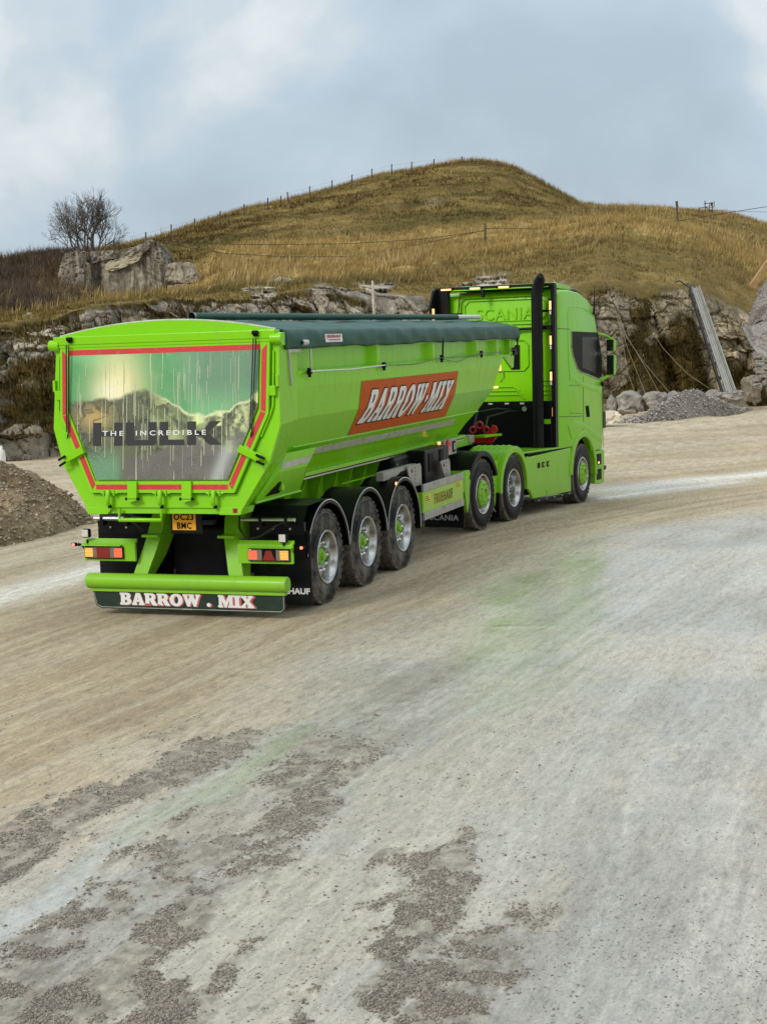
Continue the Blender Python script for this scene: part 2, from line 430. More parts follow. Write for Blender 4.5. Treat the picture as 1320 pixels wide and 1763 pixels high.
col = col*(1-0.34*filmw*(1-gr))[..., None]
set_color(gme, 'Film', np.stack([filmw]*3, -1).reshape(-1, 3))
set_color(gme, 'Mask', np.stack([gr, rn, wet], -1).reshape(-1, 3))

m = bpy.data.materials.new('quarry_floor'); m.use_nodes = True; t = m.node_tree; p = t.nodes['Principled BSDF']
co = N(t, 'ShaderNodeNewGeometry').outputs['Position']
ac = N(t, 'ShaderNodeAttribute', attribute_name='Col'); am = N(t, 'ShaderNodeAttribute', attribute_name='Mask')
sm = N(t, 'ShaderNodeSeparateColor'); L(t, am.outputs['Color'], sm.inputs[0])
GR, RN, WT = sm.outputs[0], sm.outputs[1], sm.outputs[2]
mpv = N(t, 'ShaderNodeMapping'); mpv.inputs['Rotation'].default_value = (0, 0, math.radians(4)); mpv.inputs['Scale'].default_value = (0.5, 1.9, 1.0)
L(t, co, mpv.inputs[0])
na = N(t, 'ShaderNodeTexNoise', i_Scale=9.0, i_Detail=9.0, i_Roughness=0.72); L(t, mpv.outputs[0], na.inputs['Vector'])
mpw = N(t, 'ShaderNodeMapping'); mpw.inputs['Rotation'].default_value = (0, 0, math.radians(4)); mpw.inputs['Scale'].default_value = (0.7, 1.25, 1.0); L(t, co, mpw.inputs[0])
nb = N(t, 'ShaderNodeTexNoise', i_Scale=38.0, i_Detail=7.0, i_Roughness=0.82); L(t, mpw.outputs[0], nb.inputs['Vector'])
vo = N(t, 'ShaderNodeTexVoronoi', i_Scale=46.0); L(t, co, vo.inputs['Vector'])
vo2 = N(t, 'ShaderNodeTexVoronoi', i_Scale=17.0); L(t, co, vo2.inputs['Vector'])
sp = ramp(t, na.outputs[0], [(0.30, (0.55, 0.54, 0.52)), (0.44, (0.9, 0.9, 0.9)), (0.54, (1.04, 1.04, 1.04)), (0.72, (1.30, 1.30, 1.30))])
c1 = mixc(t, 1.0, ac.outputs['Color'], sp, 'MULTIPLY')
sp2 = ramp(t, nb.outputs[0], [(0.30, (0.40, 0.385, 0.36)), (0.46, (0.92, 0.92, 0.92)), (0.56, (1.05, 1.05, 1.05)), (0.75, (1.35, 1.35, 1.35))])
c2 = mixc(t, 0.85, c1, sp2, 'MULTIPLY')
peb = ramp(t, vo.outputs['Distance'], [(0.0, (0.50, 0.48, 0.45)), (0.25, (0.8, 0.8, 0.8)), (0.42, (1, 1, 1))])
pm = ramp(t, vo2.outputs['Color'], [(0.60, (0, 0, 0)), (0.70, (1, 1, 1))])
vo3 = N(t, 'ShaderNodeTexVoronoi', i_Scale=75.0); L(t, mpw.outputs[0], vo3.inputs['Vector'])
c2 = mixc(t, ramp(t, vo3.outputs['Distance'], [(0.10, (0.75, 0.75, 0.75)), (0.20, (0, 0, 0))]), c2, mixc(t, 1.0, c2, (0.38, 0.36, 0.34), 'MULTIPLY'))
c3 = mixc(t, math_(t, 'MULTIPLY', pm, 0.8), c2, mixc(t, 1.0, c2, peb, 'MULTIPLY'))
L(t, c3, p.inputs['Base Color'])
# roughness: damp film is glossy in patches, the runnel is water-smooth
rw = N(t, 'ShaderNodeTexNoise', i_Scale=1.1, i_Detail=6.0, i_Roughness=0.6); L(t, mpv.outputs[0], rw.inputs['Vector'])
film = ramp(t, rw.outputs[0], [(0.36, (1, 1, 1)), (0.62, (0.25, 0.25, 0.25))])
af = N(t, 'ShaderNodeAttribute', attribute_name='Film'); wetf = math_(t, 'MULTIPLY', WT, film)
FL = math_(t, 'MULTIPLY', af.outputs['Fac'], math_(t, 'ADD', 0.62, math_(t, 'MULTIPLY', film, 0.38)))
wetf = math_(t, 'MAXIMUM', math_(t, 'MULTIPLY', wetf, 0.85), FL)
ro = math_(t, 'SUBTRACT', 0.90, math_(t, 'MULTIPLY', wetf, 0.66))
ro = math_(t, 'ADD', math_(t, 'MULTIPLY', ro, math_(t, 'SUBTRACT', 1.0, RN)), math_(t, 'MULTIPLY', RN, 0.22))
ro = math_(t, 'ADD', math_(t, 'MULTIPLY', ro, math_(t, 'SUBTRACT', 1.0, GR)), math_(t, 'MULTIPLY', GR, 0.55))
L(t, ro, p.inputs['Roughness'])
hb = math_(t, 'ADD', math_(t, 'MULTIPLY', na.outputs[0], 1.0), math_(t, 'MULTIPLY', nb.outputs[0], 0.9))
bs = math_(t, 'MULTIPLY', math_(t, 'SUBTRACT', 1.0, math_(t, 'MULTIPLY', math_(t, 'MAXIMUM', RN, math_(t, 'MULTIPLY', wetf, 1.0)), 0.93)), 0.75)
bp = N(t, 'ShaderNodeBump', i_Distance=0.02); L(t, hb, bp.inputs['Height']); L(t, bs, bp.inputs['Strength'])
L(t, bp.outputs[0], p.inputs['Normal'])
# thin water film over the damp floor
wv = N(t, 'ShaderNodeTexNoise', i_Scale=14.0, i_Detail=4.0, i_Roughness=0.6); L(t, mpv.outputs[0], wv.inputs['Vector'])
bp2 = N(t, 'ShaderNodeBump', i_Distance=0.004, i_Strength=0.45); L(t, math_(t, 'ADD', wv.outputs[0], math_(t, 'MULTIPLY', nb.outputs[0], 0.35)), bp2.inputs['Height'])
L(t, bp2.outputs[0], p.inputs['Coat Normal'])
cw = math_(t, 'MULTIPLY', math_(t, 'MAXIMUM', math_(t, 'MULTIPLY', wetf, 0.9), RN), math_(t, 'SUBTRACT', 1.0, GR), True)
L(t, cw, p.inputs['Coat Weight']); p.inputs['Coat IOR'].default_value = 1.4
L(t, math_(t, 'SUBTRACT', 0.26, math_(t, 'MULTIPLY', FL, 0.13)), p.inputs['Coat Roughness'])
M_GROUND = m
ground = link('ground', gme, m, kind='structure', smooth=3.2)
gme2 = bpy.data.meshes.new('outlying_ground')
# surrounding floor, one sheet below the detailed one, out to the horizon
gx = np.concatenate([-np.geomspace(1500, 45, 12), np.linspace(-40, 120, 80), np.geomspace(130, 1500, 12)])
gy = np.concatenate([-np.geomspace(1500, 60, 12), np.linspace(-50, 120, 60), np.geomspace(130, 1500, 12)])
GX, GY = np.meshgrid(gx, gy)
GD = np.hypot(GX-CAM_C[0], GY-CAM_C[1])
V = np.dstack([GX, GY, np.maximum(g_base(GX, GY), -6)-0.07-0.30*sstep(14, 45, GD)])
gme2 = grid_mesh('quarry_floor', V)
_g, _r, _w, _p = masks(np.stack([GX, GY], -1))
set_color(gme2, 'Col', lerp(sand+np.zeros(GX.shape+(3,)), grey, _w).reshape(-1, 3)); set_color(gme2, 'Mask', np.zeros((V.shape[0]*V.shape[1], 3)))
link('quarry_floor', gme2, m, kind='structure')

# ================================================================ TERRAIN (cliff, terraces, hill)
def cv(u, *a):
    a = np.array(a, float).reshape(-1, 2); return np.interp(u, a[:, 0], a[:, 1])
U = np.concatenate([np.linspace(-620, -172, 70), np.linspace(-170, 1500, 860), np.linspace(1504, 1950, 70)])
u1 = U
base_d = cv(U, -170,60, 0,68, 140,70, 400,80, 700,90, 1040,98, 1200,104, 1320,108, 1500,112)
k1_v = cv(U, -170,560, 0,560, 40,552, 90,548, 130,534, 200,524, 260,517, 350,513, 450,508, 520,502, 565,500, 600,508, 650,520, 750,520, 880,520, 1000,512, 1040,500, 1100,510, 1190,497, 1250,530, 1290,545, 1320,560, 1500,560)
k1_d = base_d+cv(U, -170,2.6, 400,3.0, 1000,4, 1500,4)
k2_v = cv(U, -170,550, 0,548, 60,536, 130,524, 200,516, 350,505, 450,498, 560,490, 650,473, 760,455, 876,437, 960,410, 1012,391, 1060,384, 1130,388, 1190,402, 1240,428, 1280,452, 1320,470, 1500,500)
k2_d = cv(U, -170,82, 0,84, 350,96, 560,104, 876,120, 1060,132, 1200,138, 1320,140, 1500,140)
k3_v = cv(U, -170,520, 60,522, 130,517, 250,511, 300,502, 345,486, 375,440, 420,424, 600,418, 700,411, 835,402, 930,392, 1000,384, 1060,380, 1130,384, 1190,396, 1240,415, 1280,425, 1320,440, 1500,480)
k3_d = cv(U, -170,100, 250,114, 350,122, 420,146, 600,150, 835,152, 1000,152, 1200,150, 1500,150)
k4_v = cv(U, -170,470, 0,455, 45,444, 100,436, 165,432, 205,424, 262,413, 295,403, 340,386, 420,361, 500,344, 570,325, 650,302, 700,294, 735,288, 770,280, 795,277, 830,277, 855,280, 885,288, 940,318, 1000,352, 1040,357, 1100,359, 1165,363, 1230,367, 1260,370, 1290,379, 1320,388, 1500,430)
k4_d = cv(U, -170,128, 100,134, 262,160, 400,186, 800,205, 1000,205, 1060,200, 1500,205)
rows = [('f', 3), ('cl', 190), ('lip', 70), ('ter', 70), ('hill', 120), ('back', 14)]
b0 = ray_pt(U, k1_v, base_d); bz = g_base(b0[:, 0], b0[:, 1])-0.6
B0 = np.stack([b0[:, 0], b0[:, 1], bz], -1)
K1 = ray_pt(U, k1_v, k1_d); K2 = ray_pt(U, k2_v, k2_d); K3 = ray_pt(U, k3_v, k3_d); K4 = ray_pt(U, k4_v, k4_d)
K5 = K4 + np.append(FH*90, [-26])
Bf = B0 - np.append(FH*3.0, [0.8])
V = []; seg = []
def span(A, B, n, prof=lambda t: t, sag=0, tag=0, last=False):
    for i in range(n):
        t = i/n
        P = A+(B-A)*t
        tz = prof(t); P[:, 2] = A[:, 2]+(B[:, 2]-A[:, 2])*tz
        V.append(P); seg.append(np.full(len(A), tag+t))
span(Bf, B0, 3, tag=0)
A = B0.copy(); Bm = K1.copy()
for i in range(190):
    t = i/190; P = A+(Bm-A)*np.array([t**2.2, t**2.2, 0])+np.array([0, 0, 1])*(Bm-A)*t
    P[:, :2] = A[:, :2]+(Bm-A)[:, :2]*(t**2.4); P[:, 2] = A[:, 2]+(Bm-A)[:, 2]*t
    V.append(P); seg.append(np.full(len(U), 1+t))
span(K1, K2, 70, lambda t: t**0.8, tag=2)
span(K2, K3, 70, lambda t: t, tag=3)
def hprof(t): return math.sin(t*math.pi/2)**1.0*0.35+t*0.65
span(K3, K4, 120, hprof, tag=4)
for i in range(14):
    t = i/13; P = K4+(K5-K4)*t; P[:, 2] = K4[:, 2]+(K5-K4)[:, 2]*(t**1.5); V.append(P); seg.append(np.full(len(U), 5+t))
V = np.array(V); S = np.array(seg)
# --- rock and soil relief
CLIFF_N = np.array([-FH[0], -FH[1], 0.15])
UVn = np.broadcast_to(U, S.shape)
Pn = V.copy()
# ledge-dependent rock mask
inC = sstep(0.98, 1.02, S)*sstep(2.05, 1.96, S)
inL = sstep(1.98, 2.05, S)*sstep(3.05, 2.8, S)
lf = sstep(560, 380, UVn)      # left hand cliff: broken tiers with mossy ledges
nlow = fbm(Pn*np.array([0.10, 0.10, 0.22]), 4, 101)
wq = fbm(Pn*0.5, 3, 102)
f1, f2, cid = worley(Pn*np.array([0.42, 0.42, 0.12])+wq[..., None]*0.35, 103)
bedz = Pn[..., 2]*0.95+(wq-0.5)*1.6
bed = np.floor(bedz+cid*3.7); bedf = bedz+cid*3.7-bed
bedv = _hash(bed.astype(np.int64), (cid*999).astype(np.int64), bed.astype(np.int64)*0, 77)
g1, g2, cid2 = worley(Pn*np.array([1.5, 1.5, 1.25])+fbm(Pn*1.3, 3, 104)[..., None]*0.5, 105)
h1_, h2_, cid3 = worley(Pn*np.array([2.8, 2.8, 3.2]), 106)
crack = np.minimum(sstep(0.0, 0.06, f2-f1), 0.35+0.65*sstep(0.0, 0.07, np.minimum(bedf, 1-bedf))); crack2 = sstep(0.0, 0.10, g2-g1)
rockA = (cid-0.5)*2.0 + (bedv-0.5)*0.9 + (cid2-0.5)*0.30*crack2 - (1-crack)*0.25 - (1-crack2)*0.12 + (cid3-0.5)*0.08 + (fbm(Pn*2.5, 3, 107)-0.5)*0.22
tt = np.clip(S-1, 0, 1)
led = np.zeros_like(S)
for (zc, amp, wd_, sd_) in ((0.30, 1.9, 0.035, 1), (0.60, 0.5, 0.03, 2), (0.88, 0.6, 0.03, 3)):
    wob = (fbm(np.stack([UVn*0.012, UVn*0, UVn*0], -1), 3, 110+sd_)-0.5)*0.28
    led += amp*sstep(zc+wob-wd_, zc+wob+wd_, tt)
led = led*lf
off = inC*sstep(2.05, 1.90, S)*(rockA*(0.75+0.5*nlow) + (nlow-0.5)*3.0) 
# grass tongue on the right cliff between 1080 and 1250 px: soil lies back
V = V + CLIFF_N*off[..., None]
ledtop = 3.0*lf
V[..., :2] += (FH*0.8)*((led-ledtop)*inC)[..., None]
edge = sstep(1.90, 1.99, S)*sstep(2.25, 2.0, S)
V[..., 2] += edge*(fbm(Pn*0.35, 4, 120)-0.5)*1.2
soil = sstep(2.0, 2.3, S)
ruinz = sstep(80, 100, UVn)*sstep(385, 360, UVn)*sstep(2.15, 2.3, S)*sstep(3.25, 3.1, S)
V[..., 2] += (1-0.85*ruinz)*soil*sstep(5.4, 5.0, S)*((fbm(Pn*0.16, 4, 121)-0.5)*1.0*sstep(4.95, 4.7, S)*sstep(2.0, 2.4, S)+(fbm(Pn*0.8, 3, 122)-0.5)*0.30)
V[..., 2] += sstep(190, 110, UVn)*sstep(2.7, 3.2, S)*sstep(4.95, 4.6, S)*fbm(Pn*0.55, 3, 124)*1.5
# rocky outcrops breaking the lip
outc = sstep(0.56, 0.64, fbm(np.stack([UVn*0.02, S*3.0, S*0], -1), 4, 123))*sstep(1.97, 2.03, S)*sstep(2.6, 2.35, S)*sstep(1010, 900, UVn)*sstep(300, 420, UVn)
V += CLIFF_N*((rockA*0.7)*outc)[..., None]
tme = grid_mesh('hillside', V, flip=False)
# albedo from real slope and layer
nrm = np.zeros(len(tme.vertices)*3, np.float32); tme.vertices.foreach_get('normal', nrm); nrm = nrm.reshape(V.shape)
flatn = np.abs(nrm[..., 2])
fineN = fbm(Pn*np.array([1.1, 1.1, 1.6]), 4, 130)
mossN = fbm(Pn*np.array([0.22, 0.22, 0.5]), 4, 231)-0.13*lf
rock = inC*np.clip(sstep(0.86, 0.66, flatn), 0, 1)
moss = sstep(0.55, 0.62, mossN+0.14*(fineN-0.5)+0.16*np.exp(-((tt-0.36-0.12*(nlow-0.5))/0.07)**2)*lf+0.16*sstep(0.90, 1.0, tt)*lf)
# soil and turf tongues of the right hand face
tong = np.zeros_like(S)
for (uc, wid, t0, t1, lean) in ((1130, 46, 0.0, 0.62, 60), (1175, 30, 0.0, 0.80, 30), (1262, 22, 0.0, 0.5, 60), (1085, 14, 0.0, .95, -30)):
    c = uc+lean*(0.5-tt)+(fbm(np.stack([tt*6, UVn*0.01, tt*0], -1), 3, int(uc))-0.5)*40
    tong = np.maximum(tong, sstep(wid*1.25, wid*0.8, np.abs(UVn-c)+18*(fineN-0.5))*sstep(t1+0.08, t1-0.08, tt+0.3*(fineN-0.5)))
moss = np.where(UVn > 1020, np.maximum(tong*inC, moss*0.35), moss)
rock = np.maximum(rock*(1-moss), outc)
shape3 = V.shape
R1 = np.array([0.29, 0.255, 0.20]); R2 = np.array([0.175, 0.155, 0.125]); R3 = np.array([0.42, 0.375, 0.30]); R4 = np.array([0.10, 0.088, 0.07])
stain = fbm(Pn*np.array([0.5, 0.5, 0.10]), 4, 132)
cr = lerp(R1+np.zeros(shape3), R2, sstep(0.45, 0.62, stain)); cr = lerp(cr, R3, sstep(0.55, 0.35, stain)*sstep(0.45, 0.7, fineN))
cr = lerp(cr, R4, np.maximum((1-crack)*0.55, (1-crack2)*0.35)*sstep(0.35, 0.6, fineN))
cr = cr*(0.78+0.3*cid2+0.22*bedv)[..., None]; rt = sstep(900, 1100, UVn); cr = cr*((1.55-0.05*rt)[..., None]*lerp(np.array([1., 1, 1])+np.zeros(shape3), np.array([1.06, 1.0, 0.88]), rt))
G_moss = np.array([0.085, 0.066, 0.018]); G_moss2 = np.array([0.15, 0.105, 0.032]); G_ol = np.array([0.175, 0.124, 0.036]); G_gold = np.array([0.46, 0.32, 0.11]); G_pale = np.array([0.60, 0.45, 0.20]); G_br = np.array([0.095, 0.062, 0.036])
cm = lerp(G_moss+np.zeros(shape3), G_moss2, sstep(0.4, 0.65, fineN))
# turf layers
gold_ter = sstep(2.93, 3.10, S+0.25*(fineN-0.5))*sstep(4.12, 4.0, S)*sstep(262, 290, UVn)
gold_lip = sstep(2.45, 2.95, S)*sstep(3.2, 3.0, S)*sstep(900, 1030, UVn)*0.8
gold_left = sstep(2.3, 2.7, S)*sstep(3.6, 3.2, S)*sstep(280, 230, UVn)*0.45*sstep(30, 100, UVn)
crestg = sstep(4.86, 4.96, S)*0.35 + sstep(4.1, 4.0, S)*0.4 + sstep(950, 1050, UVn)*sstep(3.9, 4.1, S)*0.45
gn = fbm(Pn*np.array([0.35, 0.35, 0.9]), 4, 133)
gold = np.clip(np.maximum.reduce([gold_ter, gold_lip, gold_left, crestg])*(0.55+0.9*gn), 0, 1)
ct = lerp(G_ol+np.zeros(shape3), np.array([0.25, 0.175, 0.055]), sstep(0.4, 0.62, gn)); ct = lerp(ct, np.array([0.115, 0.078, 0.022]), sstep(0.55, 0.7, fbm(Pn*0.5, 4, 134))*0.7)
ct = lerp(ct, G_gold, gold); ct = lerp(ct, G_pale, sstep(0.55, 0.72, fineN)*gold*0.6)
lipd = sstep(1.95, 2.05, S)*sstep(2.9, 2.5, S)
ct = lerp(ct, cm, lipd*0.75*(1-gold))
brush = sstep(190, 120, UVn)*sstep(2.7, 3.2, S)
ct = lerp(ct, G_br, brush*0.85)
colr = lerp(ct, cm, sstep(2.1, 1.98, S)); colr = lerp(colr, cr, np.clip(rock, 0, 1))
ter_ = fbm(np.stack([UVn*0.006, S*26, S*0], -1), 3, 140); onh = sstep(4.0, 4.08, S)*sstep(5.0, 4.95, S)
colr = colr*(1-0.30*onh*sstep(0.52, 0.66, ter_))[..., None]
tawny = sstep(0.5, 0.62, fbm(Pn*np.array([0.06, 0.06, 0.10]), 4, 141)); colr = lerp(colr, np.array([0.33, 0.23, 0.08]), tawny*0.5*sstep(2.6, 3.2, S)*(1-brush)*(1-rock))  # tawny turf patches scattered at random
olive = sstep(0.5, 0.64, fbm(Pn*np.array([0.09, 0.09, 0.16])+9, 4, 142)); colr = lerp(colr, np.array([0.115, 0.098, 0.026]), olive*0.6*sstep(2.1, 2.4, S)*(1-gold)*(1-rock))
gul = np.exp(-((UVn-(868+(4.62-S)*210))/4.0)**2)*sstep(4.1, 4.2, S)*sstep(4.66, 4.6, S); colr = lerp(colr, np.array([0.07, 0.05, 0.02]), gul*0.7)
bare = np.exp(-(((UVn-745)/13)**2+((S-4.32)/0.045)**2)); colr = lerp(colr, np.array([0.34, 0.26, 0.15]), bare*0.7)
set_color(tme, 'Col', np.clip(colr.reshape(-1, 3), 0.01, 0.9))
set_color(tme, 'Mask', np.stack([rock, gold, rock*0], -1).reshape(-1, 3))
m = bpy.data.materials.new('hillside'); m.use_nodes = True; t = m.node_tree; p = t.nodes['Principled BSDF']
co = N(t, 'ShaderNodeNewGeometry').outputs['Position']
ac = N(t, 'ShaderNodeAttribute', attribute_name='Col'); am = N(t, 'ShaderNodeAttribute', attribute_name='Mask')
sm = N(t, 'ShaderNodeSeparateColor'); L(t, am.outputs['Color'], sm.inputs[0])
na = N(t, 'ShaderNodeTexNoise', i_Scale=3.2, i_Detail=9.0, i_Roughness=0.75); L(t, co, na.inputs['Vector'])
mpv = N(t, 'ShaderNodeMapping'); mpv.inputs['Scale'].default_value = (1.0, 1.0, 0.22); L(t, co, mpv.inputs[0])
nb = N(t, 'ShaderNodeTexNoise', i_Scale=2.6, i_Detail=7.0, i_Roughness=0.7); L(t, mpv.outputs[0], nb.inputs['Vector'])
f1_ = ramp(t, na.outputs[0], [(0.28, (0.52, 0.52, 0.52)), (0.5, (1, 1, 1)), (0.75, (1.4, 1.4, 1.4))])
f2_ = ramp(t, nb.outputs[0], [(0.3, (0.55, 0.54, 0.52)), (0.5, (1, 1, 1)), (0.75, (1.35, 1.35, 1.35))])
c1 = mixc(t, 1.0, ac.outputs['Color'], f1_, 'MULTIPLY'); c2 = mixc(t, math_(t, 'MULTIPLY', sm.outputs[0], 0.9), c1, mixc(t, 1.0, c1, f2_, 'MULTIPLY'))
L(t, c2, p.inputs['Base Color']); p.inputs['Roughness'].default_value = 0.95; p.inputs['Specular IOR Level'].default_value = 0.15
bp = N(t, 'ShaderNodeBump', i_Distance=0.22, i_Strength=0.7); L(t, math_(t, 'ADD', na.outputs[0], nb.outputs[0]), bp.inputs['Height']); L(t, bp.outputs[0], p.inputs['Normal'])
M_HILL = m
link('hillside', tme, m, kind='structure')
# ================================================================ MATERIALS FOR THE VEHICLES
LIME = (0.215, 0.58, 0.004)
def paint(name, col, var=0.05):
    m = mat_basic(name, col, rough=0.28, coat=0.10, bump=0.03, bscale=1.6, spec=0.22)
    t = m.node_tree; p = t.nodes['Principled BSDF']; co = N(t, 'ShaderNodeTexCoord').outputs['Object']
    n = N(t, 'ShaderNodeTexNoise', i_Scale=1.1, i_Detail=8.0, i_Roughness=0.6); L(t, co, n.inputs['Vector'])
    mp_ = N(t, 'ShaderNodeMapping'); mp_.inputs['Scale'].default_value = (3.0, 3.0, 0.5); L(t, co, mp_.inputs[0])
    n2 = N(t, 'ShaderNodeTexNoise', i_Scale=3.0, i_Detail=8.0, i_Roughness=0.7); L(t, mp_.outputs[0], n2.inputs['Vector'])
    sp = N(t, 'ShaderNodeSeparateXYZ'); L(t, co, sp.inputs[0])
    low = N(t, 'ShaderNodeMapRange'); low.inputs[1].default_value = 1.5; low.inputs[2].default_value = 0.1; low.inputs[3].default_value = 0.0; low.inputs[4].default_value = 0.30
    L(t, sp.outputs['Z'], low.inputs[0])
    fa = math_(t, 'ADD', ramp(t, n2.outputs[0], [(0.52, (0, 0, 0)), (0.80, (0.34, 0.34, 0.34))]), low.outputs[0])
    dust = (0.24, 0.25, 0.09)
    c = mixc(t, fa, col, dust); L(t, c, p.inputs['Base Color'])
    L(t, math_(t, 'ADD', math_(t, 'MULTIPLY', fa, 0.6), 0.24), p.inputs['Roughness'])
    return m
M_LIME = paint('lime_paint', LIME)
M_BLACK = mat_basic('black_plastic', (0.004, 0.004, 0.005), rough=0.42, bump=0.1, bscale=80, spec=0.22)
M_BLACKG = mat_basic('black_gloss', (0.006, 0.006, 0.007), rough=0.35, spec=0.04)
M_DARK = mat_basic('dark_steel', (0.008, 0.008, 0.009), rough=0.6, var=0.4, spec=0.15)
M_RUB = mat_basic('rubber_flap', (0.006, 0.007, 0.008), rough=0.5, spec=0.2, dirt_or_glint=(0.035, 0.032, 0.028), dscale=3.5, dlo=0.5, dhi=0.9)
M_CHROME = mat_basic('polished_alloy', (0.52, 0.52, 0.50), rough=0.17, metal=1.0, dirt_or_glint=(0.24, 0.215, 0.175), dscale=7, dlo=0.48, dhi=0.72)
M_CHR = mat_basic('chrome', (0.80, 0.80, 0.80), rough=0.08, metal=1.0)
M_STEEL = mat_basic('stainless_steel', (0.55, 0.55, 0.54), rough=0.30, metal=1.0, var=0.1)
M_ALU = mat_basic('aluminium_rail', (0.42, 0.41, 0.38), rough=0.45, metal=0.6, dirt_or_glint=(0.30, 0.27, 0.22), dscale=6, dlo=0.45, dhi=0.8)
M_GALV = mat_basic('galvanised_plate', (0.40, 0.38, 0.33), rough=0.55, metal=0.35, dirt_or_glint=(0.24, 0.21, 0.16), dscale=7, dlo=0.45, dhi=0.75)
M_RED = mat_basic('red_reflective_tape', (0.52, 0.018, 0.018), rough=0.4, dirt_or_glint=(0.42, 0.16, 0.10), dscale=22, dlo=0.55, dhi=0.85)
M_WHITE = mat_basic('white_vinyl', (0.74, 0.74, 0.71), rough=0.45, var=0.05)
M_SILT = mat_basic('silver_reflective_tape', (0.46, 0.48, 0.38), rough=0.5, dirt_or_glint=(0.34, 0.34, 0.24), dscale=8, dlo=0.4, dhi=0.7)
M_ORANGE = mat_basic('orange_vinyl', (0.52, 0.085, 0.004), rough=0.4, spec=0.12, dirt_or_glint=(0.38, 0.10, 0.015), dscale=3, dlo=0.5, dhi=0.9)
M_TARP = mat_basic('green_tarpaulin', (0.014, 0.080, 0.056), rough=0.42, spec=0.2, bump=0.35, bscale=7, dirt_or_glint=(0.10, 0.16, 0.13), dscale=3.2, dlo=0.48, dhi=0.85)
M_TYRE = mat_basic('tyre_rubber', (0.010, 0.010, 0.010), rough=0.62, spec=0.2, bump=0.25, bscale=60, dirt_or_glint=(0.20, 0.18, 0.145), dscale=2.6, dlo=0.45, dhi=0.66)
M_TYREC = mat_basic('tyre_rubber_clean', (0.006, 0.006, 0.007), rough=0.5, spec=0.2, bump=0.2, bscale=60, dirt_or_glint=(0.05, 0.045, 0.038), dscale=4, dlo=0.6, dhi=0.9)
M_TREAD = mat_basic('dusty_tread', (0.15, 0.128, 0.10), rough=0.9, bump=0.5, bscale=50, dirt_or_glint=(0.03, 0.027, 0.024), dscale=9, dlo=0.48, dhi=0.7)
M_FLAPG = mat_basic('flap_print', (0.004, 0.022, 0.014), rough=0.35, coat=0.3, dirt_or_glint=(0.035, 0.05, 0.04), dscale=5, dlo=0.5, dhi=0.95)
M_AMBER = mat_basic('amber_lens_lit', (0.9, 0.25, 0.04), rough=0.2, emis=(1.0, 0.30, 0.05), estr=1.6)
M_REDL = mat_basic('red_lens_lit', (0.8, 0.03, 0.02), rough=0.2, emis=(1.0, 0.10, 0.04), estr=1.7)
M_REDD = mat_basic('red_lens', (0.22, 0.008, 0.008), rough=0.18, coat=0.5)
M_GREYL = mat_basic('grey_lens', (0.16, 0.14, 0.11), rough=0.25, coat=0.5, var=0.3, vscale=60)
M_MARK = mat_basic('marker_lit', (0.9, 0.5, 0.25), rough=0.3, emis=(1.0, 0.42, 0.16), estr=1.3)
M_MARKR = mat_basic('marker_red_lit', (0.9, 0.1, 0.05), rough=0.3, emis=(1.0, 0.16, 0.10), estr=2.0)
M_LED = mat_basic('work_lamp_lens', (0.62, 0.60, 0.54), rough=0.25, bump=0.8, bscale=90)
M_GLASS = mat_basic('dark_window_glass', (0.016, 0.020, 0.018), rough=0.22, spec=0.10, dirt_or_glint=(0.12, 0.13, 0.11), dscale=3.2, dlo=0.56, dhi=0.72)  # pale noise blotches put glints into the colour in place of reflections
M_REDP = mat_basic('red_paint', (0.55, 0.010, 0.012), rough=0.3, coat=0.4)
M_PLATE = mat_basic('yellow_plate', (0.80, 0.36, 0.012), rough=0.35)
M_BLK = mat_basic('black_print', (0.004, 0.004, 0.004), rough=0.55, spec=0.12)
M_DKRED = mat_basic('dark_red_print', (0.10, 0.012, 0.008), rough=0.5)
M_PINK = mat_basic('pink_shadow_print', (0.50, 0.10, 0.10), rough=0.5)
M_YEL = mat_basic('yellow_sticker', (0.55, 0.60, 0.02), rough=0.4)
M_SGP = mat_basic('lime_vinyl', (0.30, 0.52, 0.02), rough=0.35, coat=0.3, dirt_or_glint=(0.34, 0.42, 0.10), dscale=5, dlo=0.5, dhi=0.8)
M_GREYP = mat_basic('grey_print', (0.38, 0.40, 0.40), rough=0.5)
M_GRNP = mat_basic('green_print', (0.10, 0.26, 0.02), rough=0.5)
M_HOSE = mat_basic('rubber_hose', (0.010, 0.010, 0.011), rough=0.35)

